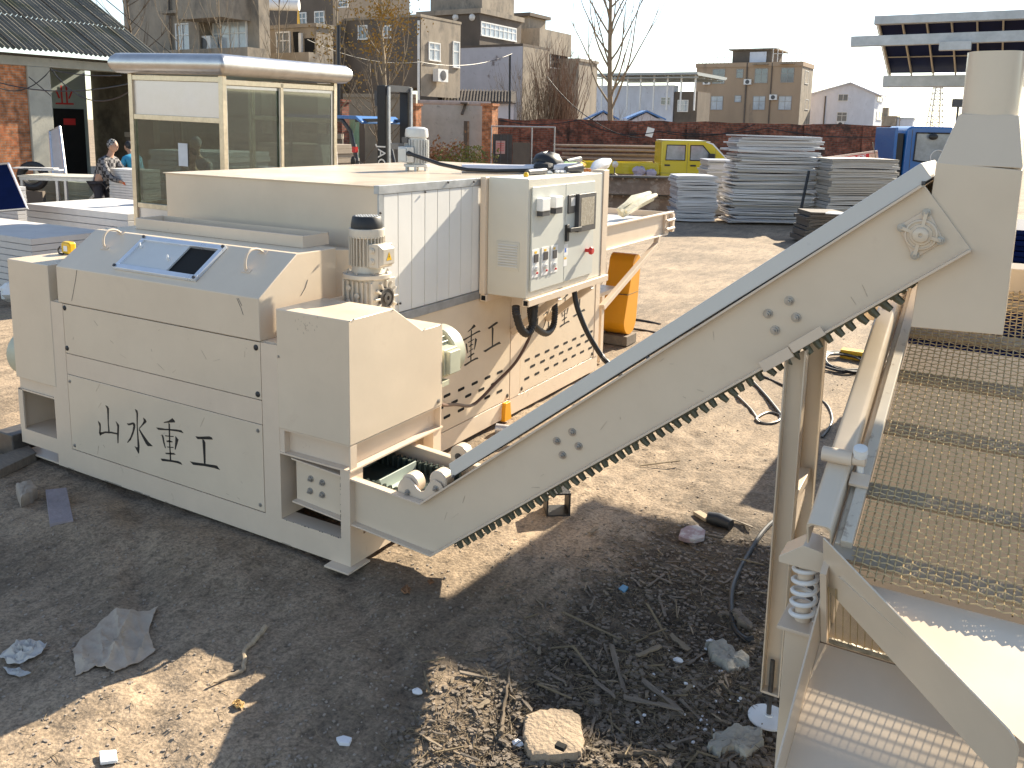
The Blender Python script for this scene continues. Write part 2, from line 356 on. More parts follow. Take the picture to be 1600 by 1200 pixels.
cr = t.nodes.new('ShaderNodeMix'); cr.data_type = 'RGBA'; L(ramp(nf.outputs[0], .35, .68), cr.inputs['Factor']); cr.inputs['A'].default_value = (.028, .022, .017, 1); cr.inputs['B'].default_value = (.15, .115, .078, 1)
mx = t.nodes.new('ShaderNodeMix'); mx.data_type = 'RGBA'; L(mth('MULTIPLY', mask, .9), mx.inputs['Factor']); L(old, mx.inputs['A']); L(cr.outputs['Result'], mx.inputs['B'])
# dark specks and pebbles
vo = t.nodes.new('ShaderNodeTexNoise'); vo.inputs['Scale'].default_value = 55; vo.inputs['Detail'].default_value = 4; vo.inputs['Roughness'].default_value = .8; L(tc.outputs['Object'], vo.inputs['Vector'])
mp = t.nodes.new('ShaderNodeMix'); mp.data_type = 'RGBA'; mp.blend_type = 'MULTIPLY'; mp.inputs['Factor'].default_value = 1
L(mx.outputs['Result'], mp.inputs['A']); rr = t.nodes.new('ShaderNodeMapRange'); L(vo.outputs[0], rr.inputs[0]); rr.inputs[1].default_value = .36; rr.inputs[2].default_value = .62; rr.inputs[3].default_value = .5; rr.inputs[4].default_value = 1.15
L(rr.outputs[0], mp.inputs['B'])
def patch(src, scale, lo, hi, a_, b_, stretch=None):
    n = t.nodes.new('ShaderNodeTexNoise'); n.inputs['Scale'].default_value = scale; n.inputs['Detail'].default_value = 9; n.inputs['Roughness'].default_value = .68
    if stretch:
        g_ = t.nodes.new('ShaderNodeMapping'); g_.inputs['Rotation'].default_value = (0, 0, .55); g_.inputs['Scale'].default_value = stretch; L(tc.outputs['Object'], g_.inputs['Vector']); L(g_.outputs[0], n.inputs['Vector'])
    else: L(tc.outputs['Object'], n.inputs['Vector'])
    r_ = t.nodes.new('ShaderNodeMapRange'); L(n.outputs[0], r_.inputs[0]); r_.inputs[1].default_value = lo; r_.inputs[2].default_value = hi; r_.inputs[3].default_value = a_; r_.inputs[4].default_value = b_
    x_ = t.nodes.new('ShaderNodeMix'); x_.data_type = 'RGBA'; x_.blend_type = 'MULTIPLY'; x_.inputs['Factor'].default_value = 1; L(src, x_.inputs['A']); L(r_.outputs[0], x_.inputs['B']); return x_.outputs['Result']
q1 = patch(mp.outputs['Result'], .55, .36, .62, .72, 1.18)
q2 = patch(q1, 9, .38, .56, .74, 1.06, (1, .28, 1))
q3 = patch(q2, 17, .36, .45, .6, 1.0)
L(q3, bsdf.inputs['Base Color'])
me.materials.append(gm)
kind(bpy.data.objects.new('ground', me), 'structure'); COL.objects.link(bpy.data.objects['ground'])
# ================================================================ CRUSHER
FY = 3.11
CH = {'shan': [[(182,95),(205,105),(222,132),(220,300),(230,392),(215,394),(207,250),(200,135)], [(97,272),(125,300),(130,330),(128,400),(135,428),(122,442),(110,410),(115,340)],
  [(118,405),(180,392),(250,395),(320,412),(320,428),(250,415),(180,412),(140,428),(122,440)], [(300,275),(338,320),(335,420),(330,525),(320,528),(315,430),(318,340)]],
 'shui': [[(517,138),(545,155),(552,185),(548,330),(560,470),(570,560),(565,640),(558,645),(540,610),(514,560),(535,572),(548,570),(545,480),(538,330),(535,190)],
  [(427,300),(450,302),(490,290),(508,293),(522,315),(520,350),(500,420),(470,490),(435,522),(430,516),(465,460),(490,390),(500,330),(495,312),(450,325),(435,315)],
  [(612,235),(640,260),(650,285),(600,330),(570,365),(565,355),(600,310),(618,275)], [(562,362),(575,372),(620,440),(670,510),(720,560),(665,560),(640,530),(600,450),(565,380)]],
 'zhong': [[(942,242),(965,265),(975,290),(845,295),(850,285),(900,272)], [(758,348),(790,350),(860,362),(990,370),(1045,380),(1070,412),(1010,395),(900,380),(785,375)],
  [(898,296),(915,305),(918,450),(920,560),(930,718),(915,718),(908,560),(903,420),(900,340)], [(820,428),(840,440),(855,520),(868,580),(860,582),(840,520)],
  [(978,445),(1012,485),(1000,530),(978,600),(970,598),(976,520)], [(858,436),(958,446),(955,456),(865,448)], [(873,498),(910,492),(945,508),(948,516),(885,514)],
  [(880,564),(955,570),(955,580),(885,574)], [(862,634),(960,636),(980,656),(925,656),(872,650)], [(810,700),(850,704),(1010,730),(1040,745),(1055,772),(1000,752),(930,738),(825,728)]],
 'gong': [[(1205,448),(1250,452),(1360,448),(1390,460),(1402,485),(1230,480)], [(1283,483),(1300,486),(1318,520),(1320,757),(1302,757),(1292,600)],
  [(1142,732),(1180,740),(1300,757),(1420,775),(1450,782),(1484,830),(1420,808),(1300,785),(1180,772)]]}
STROKE = {k: [[PY(140+u/7.2727, 620+v/7.2727, FY) for u, v in s] for s in st] for k, st in CH.items()}
CEN = {k: sum(((V((p.x, 0, p.z))) for s in st for p in s), V((0, 0, 0)))/sum(len(s) for s in st) for k, st in STROKE.items()}
def letters_front(parent):
    m = MB()
    for st in STROKE.values():
        for s in st: m.prism([(p.x, FY-.0022, p.z) for p in s], (0, .0016, 0))
    return m.build('lettering', ink, parent, smooth=False)
def letters_side(parent, xs, ys, z0, k=1.0):
    m = MB()
    for key, yc in zip(('shan', 'shui', 'zhong', 'gong'), ys):
        c = CEN[key]
        for s in STROKE[key]: m.prism([(xs, yc+(p.x-c.x)*k, z0+(p.z-c.z)*k) for p in s], (.0015, 0, 0))
    return m.build('lettering', ink, parent, smooth=False)

cr_ = thing('crushing_machine', 'cream painted crushing machine with sloped hood, sight window and black lettering across its front panel', 'machine', (-3.95, 3.5, 0))
m = MB()
m.box(-5.171, -2.732, FY, FY+.10, -.002, .136)                       # front base beam
m.box(-2.832, -2.732, FY+.10, 3.90, -.002, .136); m.box(-5.171, -2.83, 3.8, 3.9, -.002, .136)
m.box(-5.171, -5.017, FY, FY+.012, .136, 1.074); m.box(-3.321, -3.203, FY, FY+.012, .136, 1.074); m.box(-5.013, -3.325, FY, FY+.012, .630, .760)
m.box(-5.165, -3.215, FY+.02, 3.90, .136, 1.08)                      # inner carcass
m.box(-3.215, -3.203, FY+.012, 3.9, .136, 1.25)
m.box(-2.793, -2.732, FY, FY+.06, .136, .5); m.box(-2.745, -2.732, FY+.06, FY+.10, .136, .5)     # corner post (angle)
m.box(-2.80, -2.732, 3.815, 3.89, -.002, .5)                         # rear post
m.box(-3.2, -2.80, 3.86, 3.875, .136, .62)
# channel carrying the drive cover
m.box(-3.203, -2.76, FY+.04, FY+.05, .508, .636); m.box(-3.203, -2.722, FY-.004, 3.896, .500, .509)
m.box(-2.778, -2.768, FY+.04, 3.89, .508, .636); m.box(-3.203, -2.728, FY+.002, 3.89, .628, .636)
m.box(-2.735, -2.726, FY+.002, FY+.05, .508, .63); m.box(-3.203, -3.17, FY+.002, FY+.04, .508, .628); m.box(-2.768, -2.727, 3.875, 3.885, .508, .63)
# left stub with its square opening
m.box(-5.575, -5.171, FY+.005, FY+.015, .07, .16); m.box(-5.575, -5.171, FY+.005, 3.6, -.002, .008); m.box(-5.575, -5.171, FY+.005, 3.6, .16, .168)
m.box(-5.575, -5.53, FY+.005, FY+.015, .168, .44); m.box(-5.58, -5.57, FY+.005, 3.6, .168, .44); m.box(-5.30, -5.171, FY+.10, FY+.11, .168, .44)
m.box(-5.575, -5.171, FY+.005, 3.6, .432, .44); m.box(-5.575, -5.171, FY+.02, FY+.03, .44, .52); m.box(-5.575, -5.171, 3.55, 3.6, 0, .5)
fr = m.build('frame', cream2, cr_, bevel=.004)
MB().box(-2.86, -2.70, FY-.055, FY+.115, -.014, -.003).build('foot_plate', cream2, cr_, bevel=.002)
m = MB()
for (a, b, c_) in (((-3.2, FY-.0005, .136), (-2.8, FY-.0005, .136), .006), ((-2.793, FY-.0005, .14), (-2.793, FY-.0005, .49), .003), ((-5.17, FY-.0005, .002), (-2.74, FY-.0005, .002), .004)):
    k = 26
    for i in range(k):
        if rnd.random() < .45: continue
        p = V(a).lerp(V(b), i/k); q = V(a).lerp(V(b), (i+rnd.uniform(.3, 1))/k); m.bar(p, q, c_*rnd.uniform(.3, 1), .0008, (0, 1, 0))
m.build('paint_chips', scuff, fr, smooth=False)
# hood
prof = [(3.105, 1.079), (3.105, 1.304), (3.385, 1.503), (3.69, 1.503), (3.69, 1.079)]
hood = MB().prism([(-5.05, y, z) for y, z in prof], (1.73, 0, 0)).build('hood', cream, cr_, bevel=.005)
MB().prism([(-5.02, y, z) for y, z in [(3.692, 1.0), (3.692, 1.488), (3.95, 1.46), (3.95, 1.0)]], (1.66, 0, 0)).build('rear_cover', cream, cr_, bevel=.004)
m = MB()
for pts in ([(120,422),(118,437),(112,470)], [(370,466),(376,480),(380,492)], [(372,466),(378,478)], [(470,462),(477,450),(481,437)]):
    P = [PY(*p, 3.104) if p[0] < 460 else PX(*p, -3.319) for p in pts]; m.tube(P, .0014, 4)
m.build('scratches', scuff, hood, smooth=False)
S0, S1 = V((0, 3.105, 1.304)), V((0, 3.385, 1.503)); sl = (S1-S0).normalized(); sn = V((0, -sl.z, sl.y))
def SL(px, py): return PN(px, py, S0, sn)
q = [SL(*p) for p in ((227, 372), (356, 388), (306, 441), (179, 421))]
x0, x1 = (q[0].x+q[3].x)/2, (q[1].x+q[2].x)/2; s0 = ((q[2]+q[3])/2-S0).dot(sl); s1 = ((q[0]+q[1])/2-S0).dot(sl)
def slab(mb, xa, xb, sa, sb, h0, h1): return mb.obox(V(((xa+xb)/2, 0, 0))+V((0, S0.y, S0.z))+sl*(sa+sb)/2+sn*(h0+h1)/2, ((xb-xa)/2, 0, 0), sl*(sb-sa)/2, sn*(h1-h0)/2)
m = MB(); w = .034
slab(m, x0, x1, s0, s0+w, .001, .022); slab(m, x0, x1, s1-w, s1, .001, .022); slab(m, x0, x0+w, s0+w, s1-w, .001, .021); slab(m, x1-w, x1, s0+w, s1-w, .001, .021)
win = m.build('sight_window', alum, cr_, bevel=.003)
slab(MB(), x0+w, x1-w, s0+w, s1-w, .0006, .002).build('opening', hole, win)
xm = x0+.62*(x1-x0); m = MB(); slab(m, x0+w, xm, s0+w, s1-w, .006, .011); slab(m, xm-.05, xm, s0+w, s1-w, .0115, .016)
sp_ = m.build('sliding_pane', lgrey, win)
m = MB()
for a, b in ((x0+w+.03, s1-.09), (xm-.06, s0+.12)):
    p = V((a, S0.y, S0.z))+sl*b; m.tube([p+sn*.012, p+sn*.035, p+sn*.045+sl*.01], [.008, .007, .004], 8)
m.each('pull_knob', white, win)
m = MB()
for a in (x0+.012, x1-.012):
    for b in (s0+.012, s1-.012): m.lathe(V((a, S0.y, S0.z))+sl*b+sn*.022, sn, [(.011, 0), (.011, .006), (.006, .011)], 10)
m.each('corner_screw', dgrey, win)
for pa, pb in (((164, 388), (189, 364)), ((385, 424), (411, 394))):
    a, b = SL(*pa), SL(*pb); m = MB()
    pts = [a+(b-a)*t+sn*(.07*math.sin(math.pi*min(max(t, 0), 1))**.6) for t in [i/12 for i in range(13)]]
    m.tube(pts, .0075, 10)
    for p in (a, b): m.obox(p+sn*.002, (.03, 0, 0), sl*.012, sn*.002)
    m.build('lift_handle', cream2, cr_)
MB().box(-5.013, -3.325, FY-.001, FY+.013, .764, 1.073).build('upper_panel', cream, cr_, bevel=.002)
faint = M('faint_scuff', (.47, .38, .28), .6, var=.3, vs=30)
def scuffs(parent, n, fn, seed, ln=(.01, .07)):
    r4 = random.Random(seed); m = MB()
    for _ in range(n):
        p, u, w, nn = fn(r4); a_ = r4.gauss(.3, .7); d = (u*math.cos(a_)+w*math.sin(a_))*r4.uniform(*ln); m.bar(p+nn*.0006, p+d+nn*.0006, r4.uniform(.0008, .0022), .0006, nn)
    return m.build('scuffs', faint, parent, smooth=False)
fv = lambda r4: (V((r4.uniform(-4.95, -3.4), FY-.0012, r4.choice((r4.uniform(.16, .6), r4.uniform(.79, 1.04))))), V((1, 0, 0)), V((0, 0, 1)), V((0, -1, 0)))
scuffs(fr, 26, fv, 5)
lp = MB().box(-5.013, -3.326, FY-.001, FY+.013, .141, .626).build('lower_panel', cream, cr_, bevel=.002)
letters_front(lp)
m = MB()
for p in ((101, 481), (105, 544), (400, 543), (403, 616)): m.lathe(PY(*p, FY-.001), (0, -1, 0), [(.016, 0), (.016, .003), (.011, .007), (.002, .008)], 14)
m.each('panel_bolt', black, cr_)
m = MB()
for p in ((109, 596), (117, 696), (403, 673), (407, 789), (436, 557)): bolt(m, PY(*p, FY-.001), (0, -1, 0), .007, .006)
m.each('panel_screw', bolt_m, cr_)
dc = MB().prism([(-3.203, y, z) for y, z in [(FY-.004, .637), (FY-.004, 1.267), (3.453, 1.267), (3.70, 1.105), (3.89, 1.105), (3.89, .637)]], (.479, 0, 0)).build('drive_cover', cream, cr_, bevel=.005)
m = MB(); bolt(m, PX(685, 627, -2.724), (1, 0, 0), .009, .006)
for p in ((546, 502), (553, 499), (614, 484), (664, 514), (690, 506)): m.ball(PX(*p, -2.7235), .004, 6)
m.each('cover_screw', bolt_m, dc)
m = MB(); ra = random.Random(3)
for i in range(26):
    p = PY(478+ra.gauss(0, 9), 509+ra.gauss(0, 6), FY-.0045); m.bar(p, p+V((ra.uniform(-.006, .006), 0, ra.uniform(-.012, .012))), .0015, .0006, (0, 1, 0))
m.build('scratches', ledge, dc, smooth=False)
MB().box(-5.572, -5.137, FY-.004, 3.66, .52, 1.30).build('drive_cover', cream, cr_, bevel=.005)
m = MB().lathe((-5.56, 3.30, .63), (-1, 0, 0), [(.165, 0), (.165, .16), (.13, .20), (.05, .205)], 28); m.build('motor', motor_green, cr_)
# open tray on top of the hood
m = MB()
m.box(-4.893, -3.445, 3.56, 3.566, 1.504, 1.572); m.box(-4.893, -3.445, 3.764, 3.77, 1.504, 1.572); m.box(-4.893, -4.887, 3.566, 3.764, 1.504, 1.572); m.box(-3.451, -3.445, 3.566, 3.764, 1.504, 1.572)
m.build('top_tray', cream2, cr_, bevel=.002)
# worm gear motor standing behind the drive cover
gx_, gy_ = -3.12, 3.72
gm_ = MB()
gm_.lathe((gx_, gy_, 1.352), (0, 0, 1), [(.128, 0), (.135, .005), (.135, .026), (.12, .03)], 30)
gm_.lathe((gx_, gy_, 1.383), (0, 0, 1), [(.088, 0), (.088, .005), (.080, .04), (.080, .19), (.097, .195), (.100, .235), (.098, .245)], 26)
for i in range(30):
    a = 2*math.pi*i/30; d = V((math.cos(a), math.sin(a), 0)); gm_.obox(V((gx_, gy_, 1.505))+d*.089, d*.012, V((-d.y, d.x, 0))*.0028, (0, 0, .082))
gmo = gm_.build('gear_motor', motor_sand, cr_, bevel=.001, seg=1)
MB().lathe((gx_, gy_, 1.629), (0, 0, 1), [(.088, 0), (.088, .018), (.080, .06), (.074, .066)], 26).build('fan_cover', black, gmo, bevel=.002)
m = MB()
for i in range(7):
    for j in range(7):
        if (i-3)**2+(j-3)**2 < 11: m.box(gx_+(i-3)*.02-.005, gx_+(i-3)*.02+.005, gy_+(j-3)*.02-.005, gy_+(j-3)*.02+.005, 1.6952, 1.697)
m.build('fan_grille', lgrey, gmo)
m = MB().box(gx_+.05, gx_+.135, gy_-.07, gy_+.055, 1.42, 1.55); m.prism([(gx_+.1352, gy_-.065, 1.425), (gx_+.1352, gy_-.065, 1.545), (gx_+.155, gy_-.05, 1.525), (gx_+.155, gy_-.05, 1.44)], (0, .10, 0))
tb = m.build('terminal_box', motor_sand, gmo, bevel=.004)
m = MB()
for z in (1.455, 1.515): m.lathe((gx_+.095, gy_-.0702, z), (0, -1, 0), [(.017, 0), (.017, .006), (.011, .008), (.011, .012)], 14)
m.each('cable_gland', motor_sand, tb)
sg = MB().prism([(gx_+.1555, gy_-.022, 1.462), (gx_+.1555, gy_+.022, 1.462), (gx_+.1555, gy_, 1.508)], (.0008, 0, 0)).build('warning_label', yellow, tb)
MB().prism([(gx_+.1566, gy_-.003, 1.468), (gx_+.1566, gy_+.004, 1.484), (gx_+.1566, gy_-.001, 1.484), (gx_+.1566, gy_+.003, 1.497), (gx_+.1566, gy_-.005, 1.479), (gx_+.1566, gy_, 1.479)], (.0006, 0, 0)).build('warning_mark', ink, tb)
m = MB().box(gx_-.11, gx_+.11, gy_-.085, gy_+.11, 1.12, 1.351)
for i in range(7): m.box(gx_-.10+i*.033, gx_-.086+i*.033, gy_-.097, gy_-.085, 1.13, 1.34)
for a, b in ((-.05, 1.30), (.01, 1.26), (-.05, 1.22)): m.lathe((gx_+a, gy_-.097, b), (0, -1, 0), [(.018, 0), (.018, .008), (.008, .01)], 12)
for i in range(12):
    a = 2*math.pi*i/12; m.obox((gx_+.115, gy_+.02+.078*math.cos(a), 1.245+.078*math.sin(a)), (.012, 0, 0), V((0, math.cos(a), math.sin(a)))*.02, V((0, -math.sin(a), math.cos(a)))*.006)
gb = m.build('gearbox', motor_sand, gmo, bevel=.003)
m = MB().lathe((gx_+.111, gy_+.02, 1.245), (1, 0, 0), [(.062, 0), (.062, .014), (.05, .016), (.05, .01), (.03, .011), (.03, .02), (.012, .021), (.012, .014)], 26); m.build('output_bearing', steel, gb)
m = MB()
for i in range(8):
    a = 2*math.pi*i/8+.2; bolt(m, (gx_+.118*math.cos(a), gy_+.118*math.sin(a), 1.382), (0, 0, 1), .006, .008)
m.each('flange_bolt', bolt_m, gmo)
# foot-mounted motor under the far side of the drive cover
cx, cz = -2.925, .865
m = MB().lathe((cx, 3.885, cz), (0, 1, 0), [(.125, 0), (.125, .20), (.118, .205)], 26)
for i in range(26):
    a = 2*math.pi*i/26; d = V((math.cos(a), 0, math.sin(a))); m.obox(V((cx, 3.99, cz))+d*.13, d*.014, (0, .09, 0), V((-d.z, 0, d.x))*.003)
m.box(cx-.13, cx+.13, 3.9, 4.06, .70, .73)
mo = m.build('motor', motor_green, cr_, bevel=.001, seg=1)
MB().lathe((cx, 4.09, cz), (0, 1, 0), [(.150, 0), (.158, .01), (.158, .10), (.14, .12), (.05, .122)], 32).build('fan_cover', motor_green, mo, bevel=.002)
m = MB().box(cx+.11, cx+.185, 3.93, 4.06, .79, .94); m.box(cx+.1855, cx+.215, 3.945, 4.05, .80, .93); m.build('terminal_box', motor_green, mo, bevel=.004)

# ================================================================ OVEN / SORTING BOX
ox0, ox1, oy0, oy1 = -5.12, -3.25, 3.98, 7.12
ov = thing('separator_box', 'long cream and white clad machine box with slotted side panels behind the crusher', 'machine', (-4.2, 5.5, 0))
MB().box(ox0, ox1-.006, oy0, oy1, 1.0, 1.832).build('upper_housing', cream, ov, bevel=.003)
MB().box(ox0-.01, ox1-.03, oy0-.012, oy1, 1.8325, 1.838).build('lid', cream, ov)
m = MB(); y = oy0+.045
while y < 5.3:
    m.box(ox1-.005, ox1+.004, y+.0025, min(y+.136, 5.3)-.0025, 1.056, 1.788); y += .136
m.box(ox1-.005, ox1+.004, 5.3, oy1-.03, 1.056, 1.788)
m.build('side_cladding', clad, ov, bevel=.003)
m = MB().box(ox1-.004, ox1+.012, oy0-.002, oy1, .996, 1.052); m.box(ox1-.03, ox1+.010, oy0-.004, oy1, 1.7905, 1.8405); m.box(ox1-.004, ox1+.008, oy0-.004, oy0+.04, 1.0525, 1.79)
tr = m.build('edge_trim', galv, ov, bevel=.001, seg=1)
m = MB()
for p in ((594, 333), (602, 467), (664, 300), (700, 285), (740, 284), (620, 475), (625, 474)): m.lathe(PX(*p, ox1+.0125), (1, 0, 0), [(.008, 0), (.006, .008), (.002, .01)], 8)
m.each('rivet', steel, tr)
lo = MB().box(ox0, ox1-.014, oy0, oy1, -.01, .994).build('lower_housing', cream2, ov, bevel=.003)
m = MB(); m.box(ox1-.013, ox1-.001, oy0, oy1, 0.0, .132); m.box(ox1-.013, ox1+.002, 5.535, 5.685, .134, .994); m.box(ox1-.013, ox1+.004, 7.03, oy1, .134, .994); m.build('base_strip', cream2, ov, bevel=.002)
def slots(mb, rows):
    for z, ys in rows:
        for y in ys:
            pts = []
            for i in range(12):
                a = 2*math.pi*i/12; pts.append((ox1+.0005, y+(.03 if math.cos(a) > 0 else -.03)+.011*math.cos(a), z+.011*math.sin(a)))
            mb.prism(pts, (.001, 0, 0))  # black plates on the surface, painted for the dark inside the slots
sp1 = MB().box(ox1-.012, ox1, oy0+.02, 5.53, .139, .992).build('side_panel', cream, ov, bevel=.002)
sp2 = MB().box(ox1-.012, ox1, 5.69, 7.025, .139, .992).build('side_panel', cream, ov, bevel=.002)
m = MB(); slots(m, [(.385, [4.18+.172*i for i in range(8)]), (.315, [4.27+.172*i for i in range(7)]), (.235, [4.18+.172*i for i in range(8)])]); m.each('vent_slot', hole, sp1, smooth=False)
m = MB(); slots(m, [(.385, [5.80+.165*i for i in range(8)]), (.315, [5.89+.165*i for i in range(7)]), (.235, [5.80+.165*i for i in range(8)])]); m.each('vent_slot', hole, sp2, smooth=False)
letters_side(sp1, ox1+.0004, (4.43, 4.71, 4.99, 5.275), .675); letters_side(sp2, ox1+.0004, (5.86, 6.14, 6.43, 6.71), .675, .98)
m = MB()
for y, z in ((5.50, .17), (5.72, .17), (7.0, .17), (7.0, .95), (5.72, .95)): bolt(m, (ox1+.0005, y, z), (1, 0, 0), .01, .006)
m.each('panel_bolt', steel, ov)
MB().prism([(ox1-.02, 5.42, -.01), (ox1-.02, 5.52, -.01), (ox1-.02, 5.50, .13), (ox1-.02, 5.43, .13)], (.05, 0, 0)).each('jack_foot', orange, ov, bevel=.002)
# outfeed table at the far end
m = MB()
m.box(-3.252, -3.240, oy1, 8.80, 1.10, 1.33); m.box(-3.252, -3.21, oy1, 8.86, 1.318, 1.336); m.box(-3.252, -3.21, oy1, 8.70, 1.096, 1.112)
m.box(-4.6, -3.252, 8.78, 8.80, 1.10, 1.33); m.box(-4.61, -4.6, oy1, 8.80, 1.10, 1.33); m.box(-3.2399, -3.215, 8.62, 8.66, 1.113, 1.317)
m.bar((-3.23, 8.42, 1.02), (-3.23, 7.135, .58), .05, .05); m.bar((-4.55, 8.42, 1.02), (-4.55, 7.135, .58), .05, .05)
m.bar((-3.23, 8.42, 1.02), (-3.23, 8.46, 1.098), .05, .05)
ot = m.build('outfeed_table', cream2, ov, bevel=.003)
MB().box(-4.6, -3.253, oy1, 8.78, 1.26, 1.27).build('mesh_deck', profile_d, ot)
m = MB()
for z in (1.16, 1.25): m.cyl((-3.2, 8.62, z), (-3.2, 8.84, z), .016, n=10)
m.box(-3.235, -3.20, 8.8, 8.86, 1.12, 1.31); m.each('tensioner', cream2, ot)
# belt guard and motor under the far end
m = MB(); T, Bc = V((-3.5, 8.42, .80)), V((-3.5, 8.30, .235)); pts = []
for i in range(13): a = R_(-5+190*i/12); pts.append(T+V((0, math.cos(a), math.sin(a)))*.105)
for i in range(13): a = R_(185+170*i/12); pts.append(Bc+V((0, math.cos(a), math.sin(a)))*.165)
m.prism([p+V((-.20, 0, 0)) for p in pts], (.27, 0, 0)); bgd = m.build('belt_guard', orange, ov, bevel=.004)
MB().box(-3.7015, -3.428, 8.20, 8.47, .500, .504).build('guard_seam', steel, bgd)
m = MB(); m.lathe((-4.5, 8.1, .45), (1, 0, 0), [(.17, 0), (.17, .6), (.1, .62)], 20); m.box(-4.4, -3.8, 7.9, 8.3, .06, .27); m.build('drive_motor', steel, ov)
m = MB(); m.box(-3.42, -3.36, 7.42, 7.48, -.03, .62); m.box(-3.42, -3.36, 7.20, 7.26, -.03, .62); m.box(-3.6, -3.36, 7.14, 7.8, .62, .66); m.lathe((-3.45, 7.45, .86), (1, 0, 0), [(.14, 0), (.14, .05), (.06, .06)], 20); m.build('drive_stand', cream2, ov, bevel=.002)
MB().box(-3.78, -3.40, 8.16, 8.42, -.03, .07).build('timber_block', wood, ov, bevel=.004)
# motor on the lid
mx_, my_ = -4.13, 5.53
m = MB().lathe((mx_, my_, 1.87), (0, 0, 1), [(.10, 0), (.10, .02), (.075, .021)], 24)
for i in range(6): a = 2*math.pi*i/6; m.cyl((mx_+.085*math.cos(a), my_+.085*math.sin(a), 1.838), (mx_+.085*math.cos(a), my_+.085*math.sin(a), 1.87), .010, n=8)
m.lathe((mx_, my_, 1.892), (0, 0, 1), [(.078, 0), (.078, .20), (.09, .205), (.092, .225), (.086, .27), (.06, .283), (.02, .286)], 26)
for i in range(24):
    a = 2*math.pi*i/24; d = V((math.cos(a), math.sin(a), 0)); m.obox(V((mx_, my_, 1.99))+d*.085, d*.012, V((-d.y, d.x, 0))*.003, (0, 0, .09))
lm = m.build('lid_motor', motor_grey, ov, bevel=.001, seg=1)
tv = V((-.2, -1, 0)).normalized(); ts = V((1, -.2, 0)).normalized()
m = MB().obox(V((mx_, my_, 1.965))+tv*.11, tv*.035, ts*.055, (0, 0, .06)); m.obox(V((mx_, my_, 1.965))+tv*.15, tv*.005, ts*.045, (0, 0, .05)); m.build('terminal_box', motor_grey, lm, bevel=.006)
MB().obox(V((mx_, my_, 2.075))+tv*.095-ts*.03, tv*.004, ts*.032, (0, 0, .022)).build('rating_plate', dgrey, lm)
c0 = V((mx_, my_, 1.975))+tv*.13+ts*.05
lc = MB().tube([c0, c0+V((.05, -.02, -.005)), c0+V((.28, .02, -.07)), c0+V((.5, .06, -.105)), V((-3.45, 5.62, 1.862)), V((-3.2, 5.75, 1.872)), V((-3.05, 5.8, 1.87))], [.022, .015, .015, .015, .015, .015, .015], 10)
tag(lc.build('power_cable', black), 'black power cable running from the grey motor on the box lid to the cabinet', 'cable')
pp = MB().tube([(-3.72, 5.55, 1.872), (-3.36, 5.85, 1.872), (-3.02, 6.1, 1.892)], .034, 14).build('pvc_pipe', pvc)
tag(pp, 'white plastic pipe lying on the box lid beside the black cable', 'pipe')

# ================================================================ CONTROL CABINET
kx0, kx1, ky0, ky1, kz0, kz1 = -3.19, -2.872, 5.09, 6.28, 1.032, 1.850
kb = thing('control_cabinet', 'grey two-door electrical control cabinet with screen, meters and black handle on the machine side', 'cabinet', (-3.03, 5.7, 1.0))
MB().box(kx0, kx1, ky0, ky1, kz0, kz1).build('case', cabcase, kb, bevel=.006)
yd = PX(880, 360, kx1).y; ye = PX(925, 360, kx1).y; zt = kz1-.055; zb = kz0+.045
d1 = MB().box(kx1+.002, kx1+.014, ky0+.035, yd-.003, zb, zt).build('cabinet_door', grey_cab, kb, bevel=.003)
d2 = MB().box(kx1+.002, kx1+.014, yd+.003, ye, zb, zt).build('cabinet_door', grey_cab, kb, bevel=.003)
MB().box(-3.235, kx0-.002, ky0-.03, ky0+.02, kz0+.0, kz1).build('mounting_rail', cream2, kb, bevel=.003)
MB().box(kx1-.10, kx1+.006, ky1+.003, ky1+.10, kz0-.02, kz1+.02).build('mounting_rail', cream2, kb, bevel=.003)
m = MB()
for ya in (ky0-.02, ):
    m.box(-3.23, -3.18, ya, ky1+.1, kz0-.052, kz0-.002); m.box(kx1-.02, kx1+.03, ya+.005, ky1+.1, kz0-.052, kz0-.002)
m.bar((-2.86, 5.55, .975), (-3.24, 5.55, .66), .05, .05, (0, 1, 0)); m.bar((-2.86, 6.1, .975), (-3.24, 6.1, .66), .05, .05, (0, 1, 0))
bk = m.build('support_bracket', cream2, kb, bevel=.003)
m = MB(); m.box(-3.222, -3.188, ky0-.0212, ky0-.0204, kz0-.044, kz0-.010); m.box(kx1-.012, kx1+.022, ky0-.0162, ky0-.0154, kz0-.044, kz0-.010); m.each('tube_end', hole, bk)
X = kx1+.014
def cab_rect(mb, pa, pb, d, x=X):
    a, b = PX(*pa, x), PX(*pb, x); return mb.box(x+.0004, x+d, min(a.y, b.y), max(a.y, b.y), min(a.z, b.z), max(a.z, b.z))
for pa, pb, pc in (((838, 310), (850, 328), (850, 336)), ((859, 307), (870, 323), (870, 332))):
    me_ = cab_rect(MB(), pa, pb, .05).build('alarm_meter', white, d1, bevel=.004); cab_rect(MB(), (pa[0]+1, pb[1]+1), pc, .045).build('meter_base', dgrey, me_)
scr = cab_rect(MB(), (899, 303), (924, 357), .035).build('touch_screen', dgrey, d2, bevel=.003); cab_rect(MB(), (902, 309), (921, 349), .0365).build('screen_glass', M('screen_film', (.33, .30, .24), .25, var=.25, vs=40), scr)
rg = cab_rect(MB(), (887, 305), (897, 332), .012).build('regulator', dgrey, d2, bevel=.002); cab_rect(MB(), (890, 309), (896, 321), .0135).build('display', lgrey, rg)
